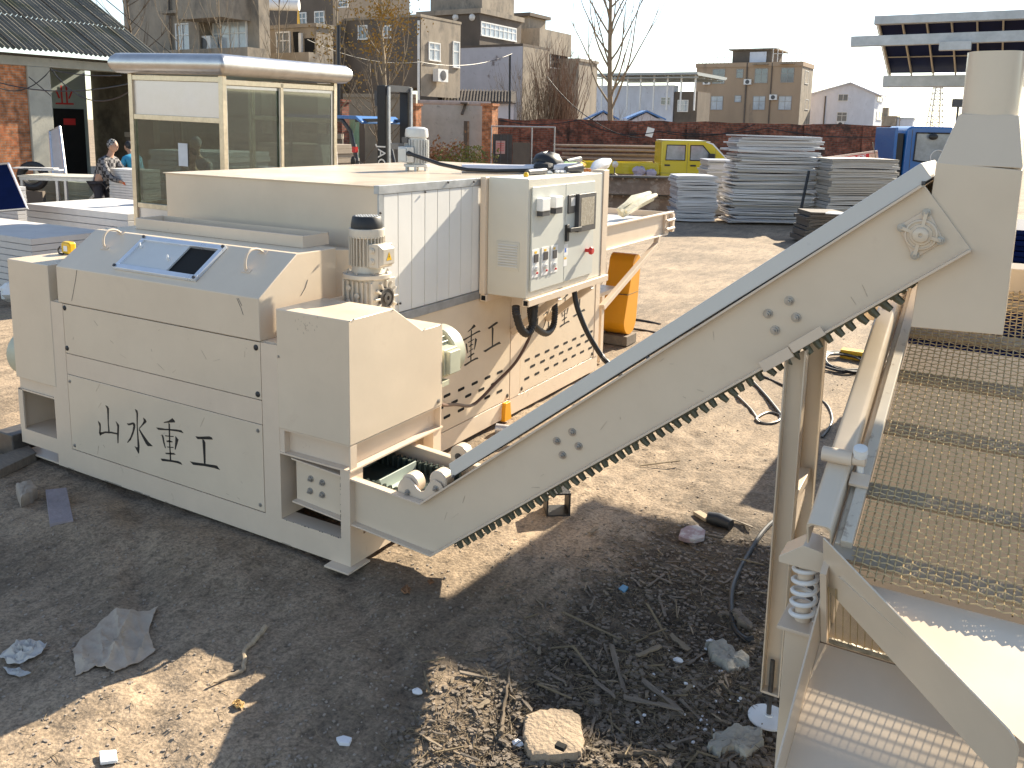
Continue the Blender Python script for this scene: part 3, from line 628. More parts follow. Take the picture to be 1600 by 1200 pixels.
m = MB(); a = PX(884.5, 354, X); m.box(X+.0004, X+.02, a.y-.018, a.y+.018, PX(884, 377, X).z, PX(884, 351, X).z); m.bar((X+.03, a.y, PX(885, 359, X).z), (X+.035, a.y+.17, PX(885, 359, X).z-.004), .022, .03); m.cyl((X+.02, a.y, PX(885, 359, X).z), (X+.045, a.y, PX(885, 359, X).z), .017, n=14)
m.build('door_handle', black, d2, bevel=.003)
for i, (xa, ya, xb, yb) in enumerate(((831, 391, 841, 432), (846, 387, 856, 428), (860.5, 384.5, 870, 424))):
    sw = cab_rect(MB(), (xa, ya), (xb, yb), .004).build('speed_controller', white, d1); cab_rect(MB(), (xa+3.5, ya+2), (xb-3, ya+5), .0055).build('label_strip', yellow, sw)
    cab_rect(MB(), (xa+2.4, ya+7), (xb-1.5, ya+18), .010).build('speed_display', dgrey, sw)
    c = PX((xa+xb)/2, ya+29, X); m = MB().lathe(c+V((.004, 0, 0)), (1, 0, 0), [(.034, 0), (.034, .003), (.016, .004), (.014, .018)], 18); m.build('dial', lgrey, sw)
    MB().lathe(c+V((.004, .014, -.03)), (1, 0, 0), [(.008, 0), (.007, .012)], 8).build('toggle', red, sw)
c = PX(915, 391, X); m = MB().lathe(c, (1, 0, 0), [(.014, 0), (.014, .035), (.028, .036), (.03, .05), (.022, .062)], 18); m.build('emergency_button', red, d2)
m = MB(); cab_rect(m, (881.5, 382), (887, 399), .001); cab_rect(m, (880.5, 402), (885.5, 415), .001); st = m.build('sticker', white, d2)
cab_rect(MB(), (882.3, 388), (884.5, 394), .0015).build('sticker_print', M('blue_print', (.05, .16, .55), .5), st); cab_rect(MB(), (881, 402.5), (885, 404.5), .0015).build('sticker_print', yellow, st)
a, b = PY(777, 376, ky0), PY(811, 424, ky0); m = MB()
m.box(a.x, b.x, ky0-.006, ky0-.0005, b.z, a.z)
vt = m.build('vent_louvre', cabcase, kb, bevel=.002); m = MB()
for i in range(9):
    z = b.z+.025+(a.z-b.z-.05)*i/8; m.box(a.x+.012, b.x-.012, ky0-.014, ky0-.0062, z-.004, z+.007)
m.build('louvre_blades', lgrey, vt, bevel=.001, seg=1)
# corrugated hoses and cable under the cabinet
def hose(pts, r, name, label, mat=black, n=12, rib=.012):
    P = smooth_path(pts, 40); m = MB(); rs = []; Q = []
    L_ = sum((P[i+1]-P[i]).length for i in range(len(P)-1)); k = max(int(L_/rib), 20); 
    for i in range(k+1):
        f = i/k*(len(P)-1); j = min(int(f), len(P)-2); Q.append(P[j].lerp(P[j+1], f-j)); rs.append(r*(1 if i % 2 else .86))
    return tag(m.tube(Q, rs, n).build(name, mat), label, 'hose')
def smooth_path(pts, k):
    P = [V(p) for p in pts]; P = [P[0]*2-P[1]]+P+[P[-1]*2-P[-2]]; out = []
    for i in range(1, len(P)-2):
        for j in range(k//(len(P)-3)+1):
            t_ = j/(k//(len(P)-3)+1); a, b, c, d = P[i-1], P[i], P[i+1], P[i+2]
            out.append(.5*((2*b)+(c-a)*t_+(2*a-5*b+4*c-d)*t_*t_+(3*b-a-3*c+d)*t_**3))
    out.append(P[-2]); return out
hx = -2.95
hose([PX(806, 478, hx), PX(807, 492, hx), PX(814, 514, hx), PX(824, 521, hx), PX(832, 508, hx), PX(835, 480, hx), PX(836, 466, hx)], .030, 'corrugated_hose', 'thick black corrugated hose hanging in a tight loop under the cabinet')
hose([PX(829, 468, hx-.04), PX(829, 490, hx-.04), PX(834, 508, hx-.04), PX(852, 521, hx-.08), PX(864, 510, hx-.1), PX(867, 488, hx-.1), PX(866, 470, hx-.1)], .026, 'corrugated_hose', 'second black corrugated hose, looping wider to the right under the cabinet')
P = smooth_path([PX(896, 447, -2.95), PX(902, 480, -2.9), PX(918, 520, -2.82), PX(940, 556, -2.72), PX(955, 572, -2.6), V((-2.3, 6.25, .02))], 36)
tag(MB().tube(P, .021, 10).build('power_cable', black), 'thick black cable dropping from the cabinet underside to the ground', 'cable')
P = smooth_path([PX(836, 500, -2.98), PX(826, 530, -3.0), PX(805, 567, -3.05), PX(775, 598, -3.12), PX(752, 622, -3.16), PX(735, 634, -3.17), PX(712, 632, -3.1), PX(690, 632, -2.95), V((-2.8, 3.93, .68))], 48)
tag(MB().tube(P, .011, 8).build('motor_cable', brown_cable), 'thin brown cable sagging from the cabinet across the slotted panel to the motor', 'cable')
# things lying on the cabinet
TZ = kz1+.001
p = PZ(855, 268, TZ); m = MB(); rb = random.Random(5); m.ball(p+V((0, 0, .07)), (.12, .15, .085), 14, .08, rb); m.ball(p+V((.02, -.10, .04)), (.09, .10, .05), 10, .1, rb); tag(m.build('tool_bag', black), 'black rounded cloth bag on top of the control cabinet', 'bag')
p = PZ(890, 264, TZ); m = MB().ball(p+V((0, 0, .03)), (.09, .16, .035), 12, .2, rb); tag(m.build('work_glove', M('green_cloth', (.18, .30, .12), .8, var=.3, vs=20)), 'crumpled pale green cloth beside the black bag on the cabinet', 'cloth')
p = PZ(905, 262, TZ); tag(MB().ball(p+V((0, 0, .025)), (.05, .07, .03), 10, .2, rb).build('work_glove', yellow), 'small orange-yellow rubber scrap behind the green cloth on the cabinet', 'rubber')
p = PZ(838, 273, TZ); m = MB().tube([p+V((0, -.13, .022)), p+V((.005, .12, .022))], [.02, .024], 12); dr = m.build('hand_tool', dgrey); tag(dr, 'grey tool handle lying along the cabinet front edge', 'tool')
p = PZ(870, 271, TZ); m = MB(); [m.ball(p+V((rb.uniform(-.03, .03), rb.uniform(-.12, .12), .012)), (.02, .03, .012), 6, .2, rb) for i in range(12)]; tag(m.build('cable_ties', white), 'small white plastic offcuts between the tools on the cabinet', 'offcuts')
p = PZ(892, 270, TZ); m = MB().tube([p+V((0, -.08, .03)), p+V((.02, .10, .035))], [.022, .045], 14); tag(m.build('wire_spool', dgrey), 'black and yellow tape roll lying at the cabinet front', 'tape roll')
p = PZ(920, 268, TZ); m = MB(); [m.ball(p+V((rb.uniform(-.03, .03), rb.uniform(-.06, .06), .012)), .014, 6, .2, rb) for i in range(8)]; tag(m.build('copper_scraps', M('copper_scrap', (.5, .2, .06), .5)), 'small orange-brown scraps in front of the white bag on the cabinet', 'scraps')
a, b = PZ(922, 268, TZ), PX(953, 251, -3.0); m = MB(); m.tube([a, a.lerp(b, .35)+V((0, 0, .01)), a.lerp(b, .7), b], [.012, .05, .05, .02], 10); [v.__setitem__(2, max(v.z, TZ)) for v in m.v]; tag(m.build('plastic_bag', M('translucent_bag', (.74, .74, .73), .25, var=.1, vs=12)), 'crumpled translucent white plastic bag on the far end of the cabinet', 'bag')
p = PZ(822, 276, TZ); tag(MB().lathe(p, (0, 0, 1), [(.016, 0), (.02, .015), (.012, .03)], 10).build('cap', yellow), 'small round yellow cap at the cabinet left corner', 'cap')
p = PZ(880, 266.5, TZ); tag(MB().tube([p+V((-.1, .25, .06)), p+V((-.1, .5, .075))], [.022, .026], 10).build('torch', dgrey), 'dark grey tube resting behind the white plastic bag on the cabinet', 'tube')
# tape measure on the left drive cover
p = PZ(108, 397, 1.301)
tm = thing('tape_measure', 'yellow tape measure with black strap on the left drive cover', 'tape measure', p)
MB().box(p.x-.045, p.x+.045, p.y-.03, p.y+.03, 1.302, 1.385).build('case', yellow, tm, bevel=.018, seg=3)
MB().tube([(p.x-.045, p.y-.032, 1.35), (p.x-.065, p.y-.034, 1.33), (p.x-.058, p.y-.034, 1.306), (p.x-.01, p.y-.034, 1.305)], .006, 6).build('strap', black, tm)
MB().box(p.x-.01, p.x+.03, p.y-.0315, p.y-.0305, 1.325, 1.36).build('label', white, tm)
# ================================================================ INCLINED CONVEYOR
cv = thing('inclined_conveyor', 'cream inclined belt conveyor rising from the crushing machine to the hood above the screen', 'conveyor', (-1.4, 3.4, 0))
NY, FYc = 3.15, 3.65
ang = math.atan(.779); cu = V((math.cos(ang), 0, math.sin(ang))); cn = V((-math.sin(ang), 0, math.cos(ang)))
B0 = V((-2.245, 0, .187)); T0 = V((-2.317, 0, .438))
def cb(t, h=0, y=0): return B0+cu*t+cn*h+V((0, y, 0))          # along the incline from its lower bottom corner
LEN = (V((-.133, 0, 1.832))-B0).dot(cu); HW = .258
outline = [(-3.13, .245), (B0.x, B0.z), (-.133, 1.832), tuple((cb(LEN, HW)).xz), (T0.x+.01, T0.z), (-3.13, .49)]
for y, s in ((NY, -1), (FYc, 1)):
    sp_ = MB().prism([(x, y, z) for x, z in outline], (0, .007*(-s), 0)).build('side_plate', cream, cv, bevel=.0015, seg=1)
    m = MB(); ye = y+s*.035; ym = (y+ye)/2
    tl = [V((-3.13, ym, .484)), V((T0.x+.01, ym, T0.z-.003))]
    m.bar(tl[0], tl[1], .035, .009, (0, 0, 1)); m.bar(tl[1]+V((-.003, 0, 0)), cb(LEN-.004, HW, ym), .035, .009)
    m.bar((-3.13, ym, .249), (B0.x, ym, B0.z+.004), .035, .009); m.bar(V((B0.x-.004, ym, B0.z+.003)), cb(LEN, .004, ym), .035, .009)
    m.build('flange', cream2, sp_, bevel=.0015, seg=1)
    if s < 0:
        m = MB()
        a = PY(1238, 552, y-.037); bq = PY(1192, 577, y-.037); m.bar(a+cn*.008, bq+cn*.008, .012, .04, cn); a = PY(1290, 522, y-.037); m.bar(PY(1240, 551, y-.039)+cn*.016, a+cn*.016, .01, .035, cn)
        m.build('slotted_angle', cream2, sp_, bevel=.001, seg=1)
        for grp in (((870, 689), (894, 675), (904, 697), (879, 711)), ((1200, 490), (1233, 470), (1244, 496), (1211, 516)), ((486, 748), (504, 754), (485, 767), (504, 773))):
            for p in grp: bolt(MB(), PY(*p, y-.0005), (0, -1, 0), .0105, .014).build('bolt', bolt_m, sp_)
rr0 = random.Random(3)
np_ = [o for o in cv.children if o.name.startswith('side_plate')][0]
scuffs(np_, 14, lambda r4: (cb(r4.uniform(.1, LEN-.1), r4.uniform(.02, .24), NY-.0005), cu, cn, V((0, -1, 0))), 9)
# belt: sidewall ribs under the return run, floor and ribs on the carrying run
m = MB()
for yr in (3.205, 3.60):
    t = .12
    while t < LEN-.25:
        a = cb(t, .01, yr); j_ = rr0.uniform(-.006, .006); m.tube([a, a-cn*.032+cu*(.002+j_*.5), a-cn*(.052+j_*.6)+cu*(.005+j_*1.6)], [.0145+j_*.2, .0145, .011], 8); t += .0435*(1+.05*math.sin(t*9))
    m.bar(cb(.1, .0, yr), cb(LEN-.2, .0, yr), .03, .02, cn)
m.bar(cb(.05, .012, 3.4), cb(LEN-.15, .012, 3.4), .43, .008, cn)
bt = m.build('return_belt', belt_m, cv)
kind(bt, 'stuff') if False else None
m = MB(); m.box(-3.12, -2.28, 3.19, 3.62, .35, .362)
m.bar((-2.29, 3.405, .356), cb(LEN*.5, .19, 3.405), .43, .01, cn)
for yr in (3.225, 3.575):
    x = -3.1
    while x < -2.40:
        z = .36; m.tube([(x, yr-.018, z), (x, yr-.018, z+.062)], .009, 6); m.tube([(x+.018, yr+.012, z), (x+.018, yr+.012, z+.062)], .009, 6)
        m.bar((x, yr-.018, z+.03), (x+.018, yr+.012, z+.03), .006, .06); m.bar((x+.018, yr+.012, z+.03), (x+.036, yr-.018, z+.03), .006, .06); x += .036
ub = m.build('carrying_belt', M('dark_green_belt', (.035, .05, .042), .5, var=.4, vs=20, c2=(.20, .20, .14), c2s=25, c2a=.6, c2w=.1), cv)
m = MB()
for x in (-2.97, -2.66): m.bar((x, 3.25, .395), (x, 3.555, .395), .008, .065); m.bar((x+.02, 3.25, .364), (x+.02, 3.555, .364), .05, .004)
[MB().bar((x, 3.25, .395), (x, 3.555, .395), .008, .065).bar((x+.02, 3.25, .364), (x+.02, 3.555, .364), .05, .004).build('cleat', cleat_m, ub, bevel=.002) for x in (-2.97, -2.66)]
# tail rollers with their bracket
m = MB(); br = [(-2.47, .443), (-2.47, .475), (-2.455, .505), (-2.43, .525), (-2.40, .527), (-2.375, .51), (-2.355, .488), (-2.335, .478), (-2.315, .485), (-2.30, .51), (-2.28, .54), (-2.255, .555), (-2.22, .545), (-2.195, .51), (-2.26, .44), (-2.30, .42)]
m.prism([(x, 3.158, z) for x, z in br], (0, .007, 0)); rbk = m.build('roller_bracket', cream2, cv, bevel=.001, seg=1)
for x, z in ((-2.41, .492), (-2.245, .545)):
    MB().lathe((x, 3.172, z), (0, 1, 0), [(.044, 0), (.05, .006), (.05, .062), (.044, .068)], 24).build('guide_roller', cream2, cv)
    bolt(MB(), (x, 3.157, z-.035 if x < -2.3 else z-.03), (0, -1, 0), .009, .014).build('bolt', bolt_m, rbk)
MB().lathe((-2.40, 3.575, .505), (0, 1, 0), [(.03, 0), (.052, .002), (.055, .006), (.055, .06), (.048, .066)], 24).build('guide_roller', cream2, cv)
bolt(MB(), (-2.40, 3.574, .50), (0, -1, 0), .012, .012).build('bolt', steel, cv)
# cover over the upper run
t0c = (V((-2.145, 0, .585))-B0).dot(cu); t1c = LEN+.03
sec = [(NY-.002, .262), (NY+.014, .323), (FYc-.014, .323), (FYc+.002, .262)]
P0 = [cb(t0c, h, y) for y, h in sec]; P0[1] += cu*.012; P0[2] += cu*.012
m = MB().add(P0+[cb(t1c, h, y) for y, h in sec], [(0, 1, 5, 4), (1, 2, 6, 5), (2, 3, 7, 6), (3, 2, 1, 0), (4, 5, 6, 7), (0, 4, 7, 3)])
m.build('belt_cover', M('sky_sheen_cover', (.62, .575, .50), .3, var=.04, vs=3), cv, bevel=.004)  # cream greyed in the colour for sky sheen on the cover
MB().bar(cb(t0c, .2605, NY-.001), cb(t1c, .2605, NY-.001), .004, .003, cn).build('cover_seam', hole, cv, smooth=False)
m = MB()
for p in ((1012, 559), (1443, 286), (709, 745)): q_ = PY(*p, NY-.006); m.box(q_.x-.006, q_.x+.006, q_.y-.004, q_.y+.006, q_.z-.004, q_.z+.006)
m.each('cover_clip', dgrey, cv)
# flange bearing at the head
bc = PY(1440, 366, NY-.001); cs = [PY(*p, NY-.001) for p in ((1450, 325), (1403, 353), (1428, 405), (1476, 377))]
m = MB(); m.prism([c+V((0, -.009, 0)) for c in cs], (0, .009, 0)); bp = m.build('bearing_plate', cream2, cv, bevel=.004)
m = MB()
for c in cs: m.bar(bc+V((0, -.013, 0)), bc.lerp(c, .86)+V((0, -.011, 0)), .012, .03, (0, 1, 0))
m.lathe(bc+V((0, -.008, 0)), (0, -1, 0), [(.052, 0), (.050, .016), (.044, .018), (.044, .013), (.036, .013), (.034, .02), (.026, .02), (.024, .034), (.021, .036), (.006, .036), (.005, .03)], 36)
m.build('bearing_housing', cream, bp, bevel=.001, seg=1)
for c in cs: bolt(MB(), bc.lerp(c, .83)+V((0, -.0095, 0)), (0, -1, 0), .0085, .012).build('bolt', bolt_m, bp)
# head chute, transition and stack pipe
hy0, hy1 = NY+.009, 3.66
a = [PY(*p, hy0) for p in ((1463, 253), (1598, 266), (1567, 524), (1423, 511))]; tl, tr_, brr, bl = a
MB().prism([tl, tr_, brr, bl], (0, hy1-hy0, 0)).build('head_chute', cream, cv, bevel=.003)
yt0, yt1 = hy0+.06, hy1-.12
tt = [PY(1499, 178, yt0), PY(1592, 180, yt0)]
lo4 = [tl, tr_, tr_+V((0, hy1-hy0, 0)), tl+V((0, hy1-hy0, 0))]; hi4 = [tt[0], tt[1], V((tt[1].x, yt1, tt[1].z)), V((tt[0].x, yt1, tt[0].z))]
for q_ in lo4: q_.z = (tl.z+tr_.z)/2+.001
MB().add(lo4+hi4, [(0, 1, 5, 4), (1, 2, 6, 5), (2, 3, 7, 6), (3, 0, 4, 7), (4, 5, 6, 7), (3, 2, 1, 0)]).build('transition_hood', cream, cv, bevel=.003)
pc = V(((tt[0].x+tt[1].x)/2, (yt0+yt1)/2, tt[0].z)); ph = PY(1550, 79, yt0).z-pc.z
r_x = (tt[1].x-tt[0].x)/2*1.03
m = MB(); k = 28; vs_ = []
for z in (-.004, ph*.0+.012, ph-.004, ph):
    for i in range(k):
        t_ = 2*math.pi*i/k; f = min(1, max(0, z/.03)); sx, sy = abs(math.cos(t_))**(.55)*(1 if math.cos(t_) > 0 else -1), abs(math.sin(t_))**(.55)*(1 if math.sin(t_) > 0 else -1)
        vs_.append(pc+V((r_x*.99*sx, (yt1-yt0)/2*sy, z)))
fs_ = [(j*k+i, j*k+(i+1) % k, (j+1)*k+(i+1) % k, (j+1)*k+i) for j in range(3) for i in range(k)]+[tuple(range(3*k, 4*k))]
m.add(vs_, fs_).build('stack_pipe', cream, cv)
# legs with adjusting feet
for i, (y, xa, xb, zt_) in enumerate(((NY, -.695, -.622, 1.405), (3.60, -.712, -.640, 1.40))):
    s = -1 if i == 0 else 1; m = MB(); yw = y+.045
    ztl = 1.375 if i == 0 else 1.36
    m.prism([(xa, yw, .05), (xb, yw, .05), (xb, yw, ztl+.052), (xa, yw, ztl)], (0, .006, 0))
    m.prism([(xa, y, .05), (xa, yw, .05), (xa, yw, ztl), (xa, y, ztl)], (.006, 0, 0)); m.prism([(xb-.006, y, .05), (xb-.006, yw, .05), (xb-.006, yw, ztl+.05), (xb-.006, y, ztl+.05)], (.006, 0, 0))
    m.box(xa+.006, xb-.006, y, yw, .05, .058)
    lg = m.build('leg', cream, cv, bevel=.0015, seg=1); xc = (xa+xb)/2; zg = max(gz(xc+a_, y+b_) for a_ in (-.06, 0, .06) for b_ in (-.06, 0, .06))+.012
    MB().lathe((xc, y+.012, zg-.004), (0, 0, 1), [(.078, 0), (.078, .006), (.05, .012), (.018, .014), (.018, .02)], 30).build('foot_disc', white, lg)
    m = MB().cyl((xc, y+.012, zg+.01), (xc, y+.012, .19), .0095, n=12); m.lathe((xc, y+.012, .024), (0, 0, 1), [(.017, 0), (.017, .02)], 6); m.build('adjusting_bolt', steel, lg)
m = MB(); m.bar((-.66, 3.2, .80), (-.675, 3.60, .80), .04, .04); m.bar((-.655, 3.2, .62), (-.675, 3.60, .78), .03, .03); m.build('cross_brace', cream2, cv, bevel=.002)
m = MB()
for i in range(3): m.cyl((PY(1440, 366, NY).x, 3.16, bc.z), (PY(1440, 366, NY).x, 3.64, bc.z), .06, n=20); break
m.build('head_drum', steel, cv)

# ================================================================ VIBRATING SCREEN
th = math.atan(.4166); su = V((0, math.cos(th), math.sin(th))); sn_ = V((0, -math.sin(th), math.cos(th))); SO = V((0, 3.224, 1.31))
def SS(x, s, h=0): return SO+V((x, 0, 0))+su*s+sn_*h
def sbox(mb, x0, x1, s0, s1, h0, h1): return mb.obox(SS((x0+x1)/2, (s0+s1)/2, (h0+h1)/2), (abs(x1-x0)/2, 0, 0), su*abs(s1-s0)/2, sn_*abs(h1-h0)/2)
sc_ = thing('vibrating_screen', 'cream vibrating screen with woven wire deck sloping down toward the viewer under the conveyor head', 'screen', (.15, 3.2, 0))
XR = .78; S1_ = .86
for xa, xb in ((-.470, -.397), (XR+.07, XR+.143)):
    m = MB(); sbox(m, xa, xb, -.705, S1_, -.006, 0); sbox(m, xa, xa+.006, -.705, S1_, -.085, -.006); sbox(m, xb-.006, xb, -.705, S1_, -.085, -.006)
    m2 = MB(); sec = []
    n_ = 5
    for i in range(n_+1): a_ = math.pi-math.pi/2*i/n_; sec.append((xa+.016+.016*math.cos(a_), -.016+.016*math.sin(a_)))
    for i in range(n_+1): a_ = math.pi/2-math.pi/2*i/n_; sec.append((xb-.016+.016*math.cos(a_), -.016+.016*math.sin(a_)))
    sec = [(xa, -.088)]+sec+[(xb, -.088)]; inn = [(xb-.006, -.088), (xb-.006, -.02), (xb-.018, -.007), (xa+.018, -.007), (xa+.006, -.02), (xa+.006, -.088)]
    m2.prism([SS(x, -.70, h) for x, h in sec+inn], su*(S1_+.70)); m2.build('side_rail', cream, sc_, bevel=.001, seg=1)
m = MB(); sbox(m, -.388, -.372, -.70, S1_, -.075, -.055); sbox(m, -.371, -.338, -.705, S1_, -.07, -.035); m.build('clamping_bar', ledge and M('chipped_cream', (.64, .56, .44), .5, var=.1, vs=6, c2=(.42, .34, .25), c2s=22, c2a=.58, c2w=.08), sc_, bevel=.003)
for xa in (-.394, XR+.05):
    m = MB(); sbox(m, xa, xa+.006, -.72, S1_, -.40, -.075); m.build('side_plate', cream2, sc_)
# woven deck
m = MB(); pit = .0212; sA, sB = -.80, S1_-.02; xA, xB = -.322, XR+.05
nxw = int((xB-xA)/pit); nsw = int((sB-sA)/pit); am = .0032; rw = .00235
def strand(pts):
    o = len(m.v); n4 = 4
    for i, p in enumerate(pts):
        d = (pts[min(i+1, len(pts)-1)]-pts[max(i-1, 0)]).normalized(); a_ = d.cross(sn_).normalized(); b_ = a_.cross(d)
        m.v += [p+a_*rw, p+b_*rw, p-a_*rw, p-b_*rw]
    for i in range(len(pts)-1):
        for j in range(4): m.f.append((o+i*4+j, o+i*4+(j+1) % 4, o+(i+1)*4+(j+1) % 4, o+(i+1)*4+j))
jr = random.Random(4)
for i in range(nxw):
    jit = jr.uniform(-.012, .012)
    strand([SS(xA+i*pit, sA+jit+j*pit/2, -.052+am*math.sin(math.pi*(j/2+i))) for j in range(nsw*2)])
for j in range(nsw):
    strand([SS(xA+i*pit/2-pit/2, sA+j*pit+.0012*math.sin(math.pi*i/1.0), -.052-am*math.cos(math.pi*(i/2+j-.5))*1.0) for i in range(nxw*2+2)])
dk = m.build('woven_deck', wire_m, sc_, smooth=False)
for s in (-.72, -.44, -.12, .18, .48, .74):
    m = MB(); sbox(m, -.388, XR+.05, s-.028, s+.028, -.078, -.060); m.build('cross_beam', M('beam_paint', (.44, .36, .26), .5, var=.15) if 'beam_paint' not in MATS else MATS['beam_paint'], sc_)
m = MB(); sbox(m, -.411, XR+.05, -1.32, -.805, -.402, -.395); m.build('fines_chute', cream2, sc_)
m = MB(); sbox(m, -.411, XR+.05, -.80, S1_, -.403, -.396); m.build('under_pan', M('shade_dark_pan', (.18, .14, .105), .8, var=.25, vs=6), sc_)  # pan darkened in its colour to stand for shade under the deck
m = MB(); sbox(m, -.40, XR+.06, S1_-.03, S1_+.02, -.096, .05);  m.build('end_beam', cream, sc_, bevel=.003)
# fines chute side wall, oversize plate and its slanting guide wall
m = MB(); m.prism([SS(-.418, -.74, -.40), SS(-.418, -1.32, -.40), SS(-.418, -1.32, -.285), SS(-.418, -.74, -.235)], (.006, 0, 0)); m.build('chute_wall', cream2, sc_, bevel=.001, seg=1)
gA, gB = V((-.413, -.745, 0)), V((.112, -1.20, 0)); gd = (gB-gA).normalized(); gn = V((-gd.y, gd.x, 0))
m = MB(); T_ = [SS(gA.x+gn.x*k, gA.y+gn.y*k, 0) for k in (0, .006)]
def gp(t, h, k=0): q_ = gA+(gB-gA)*t+gn*k; return SS(q_.x, q_.y, h)
poly = [gp(0, 0), gp(.955, 0), gp(.985, -.012), gp(1, -.035), gp(1, -.2), gp(0, -.2)]
m.prism(poly, gp(0, 0, .006)-gp(0, 0)); m.build('guide_wall', cream, sc_, bevel=.0015, seg=1)
m = MB(); pl = [SS(-.36, -.80, -.082), SS(XR+.06, -.80, -.082), SS(XR+.06, -1.22, .0), SS(.122, -1.197, -.006)]
m.prism(pl, sn_*-.006); m.build('oversize_plate', cream, sc_)
m = MB(); sbox(m, -.392, -.36, -.735, -.70, -.25, -.09); sbox(m, -.41, -.392, -.80, -.745, -.395, -.09); m.build('corner_post', cream2, sc_)
m = MB(); sbox(m, -.386, XR+.05, -.80, -.794, -.394, -.369); m.build('tread_plate', M('tread_plate', (.36, .31, .23), .45, .3, var=.3, vs=40, bump=.6, bs=60), sc_)
m = MB(); x = -.388
while x < XR+.04: m.tube([SS(x, -.79, -.394), SS(x, -.79, -.15)], .0013, 4); x += .021
h_ = -.392
while h_ < -.15: m.tube([SS(-.388, -.79, h_), SS(XR+.05, -.79, h_)], .0008, 4); h_ += .0052
m.build('shadow_mesh', wire_m, sc_, smooth=False)  # added mesh, pitched to cast a woven pattern on the chute floor
# spring bracket, spring and pedestal
def pedestal(x, y, zb_, front=True):
    m = MB()
    m.add([(x-.075, y-.05, zb_), (x+.06, y-.05, zb_), (x+.06, y-.05, zb_+.065), (x-.005, y-.05, zb_+.075), (x-.075, y-.05, zb_+.02), (x-.075, y+.06, zb_), (x+.06, y+.06, zb_), (x+.06, y+.06, zb_+.065), (x-.005, y+.06, zb_+.075), (x-.075, y+.06, zb_+.02)],
          [(0, 1, 2, 3, 4), (9, 8, 7, 6, 5), (0, 5, 6, 1), (1, 6, 7, 2), (2, 7, 8, 3), (3, 8, 9, 4), (4, 9, 5, 0)])
    m.build('spring_bracket', cream, sc_, bevel=.002)
    zt_ = zb_-.003; zl = zb_-.195; pts = []; rs_ = []
    for i in range(150):
        f = i/149; a_ = f*2*math.pi*5.2; pts.append((x+.036*math.cos(a_), y+.036*math.sin(a_), zl+(zt_-zl)*f))
    sp = MB().tube(pts, .0075, 8).build('coil_spring', white, sc_)
    m = MB().lathe((x, y, zl), (0, 0, 1), [(.024, 0), (.024, .055)], 16); m.lathe((x, y, zt_-.055), (0, 0, 1), [(.024, 0), (.024, .055)], 16); m.build('spring_seat', cream2, sp)
    zp = zl-.0005; m = MB(); m.box(x-.06, x+.06, y-.075, y+.075, zp-.012, zp); m.build('pedestal_plate', cream2, sc_, bevel=.002)
    m = MB(); m.box(x-.04, x+.045, y-.05, y+.05, -.04, zp-.0125); m.build('pedestal', cream, sc_, bevel=.003)
pedestal(-.474, 2.66, .875); pedestal(XR+.16, 2.66, .875); pedestal(-.474, 3.92, 1.42); pedestal(XR+.16, 3.92, 1.42)
# clamp bolt over the rail
m = MB(); m.tube([SS(-.485, -.41, .022), SS(-.392, -.41, .022)], .024, 16); m.tube([SS(-.392, -.41, .022), SS(-.352, -.41, .022)], .019, 14); cl = m.build('clamp_arm', cream2, sc_, bevel=.002)
m = MB(); m.tube([SS(-.368, -.41, -.035), SS(-.368, -.41, .04)], .011, 12); m.lathe(SS(-.368, -.41, .041), sn_, [(.021, 0), (.021, .012), (.023, .014), (.021, .032), (.014, .034)], 14); m.build('clamp_bolt', white, cl)
m = MB(); sbox(m, -.392, -.334, -.475, -.42, -.033, -.022); m.build('clamp_shoe', cream2, sc_, bevel=.001, seg=1)

# ================================================================ SMALL THINGS NEAR THE MACHINES
def zg_(p): return gz(p.x, p.y)
def G(px, py, dz=0):
    p = PZ(px, py, -.045)
    for _ in range(3): p = PZ(px, py, zg_(p))
    return p+V((0, 0, dz))
g = G(862, 805); m = MB(); a_ = V((.8, .6, 0)).normalized(); b_ = V((-.6, .8, 0)).normalized()
for s in (-1, 1): m.obox(g+V((0, .06, .07))+a_*s*.065, a_*.005, b_*.07, (0, 0, .07)); m.obox(g+V((0, .06, .07+s*.065)), a_*.06, b_*.07, (0, 0, .005))
tag(m.build('box_section_block', black, bevel=.002), 'short black square tube propped under the conveyor belly', 'block')
def cable(px, name, label, r=.01, dz=.0, mat=black, n=8, k=40, cat='cable'):
    P = smooth_path([G(*q, r*.7+(q2 if isinstance(q2, float) else 0)) for q, q2 in [((a[0], a[1]), (a[2] if len(a) > 2 else 0.0)) for a in px]], k)
    return tag(MB().tube(P, r, n).build(name, mat), label, cat)
cable([(1178, 1000), (1165, 1002), (1148, 985), (1142, 950), (1146, 915), (1165, 875), (1195, 830), (1230, 800)], 'black_cable', 'thick black cable curving over the debris left of the conveyor leg', .013)
cable([(1176, 598), (1198, 622), (1220, 650), (1235, 672)], 'steel_bar', 'straight dark bar lying on the sunny ground under the conveyor', .014, cat='bar')
cable([(1150, 618), (1172, 640), (1190, 662), (1215, 660), (1218, 650), (1200, 646), (1182, 655), (1186, 662)], 'steel_hook', 'rusty bar with a curled end under the conveyor', .011, mat=steel, cat='bar')
cable([(1190, 588), (1230, 606), (1262, 618), (1290, 632), (1300, 655), (1294, 672), (1284, 685)], 'black_cable', 'black cable winding behind the conveyor legs', .010)
cable([(955, 505), (985, 500), (1010, 503), (1032, 508)], 'black_cable', 'dark cable lying on the ground right of the orange belt guard', .012)
cable([(935, 500), (960, 512), (990, 515), (1020, 520), (1050, 528)], 'black_cable', 'second dark cable on the ground in front of the orange belt guard', .012)
c0 = G(1318, 572); pts = []
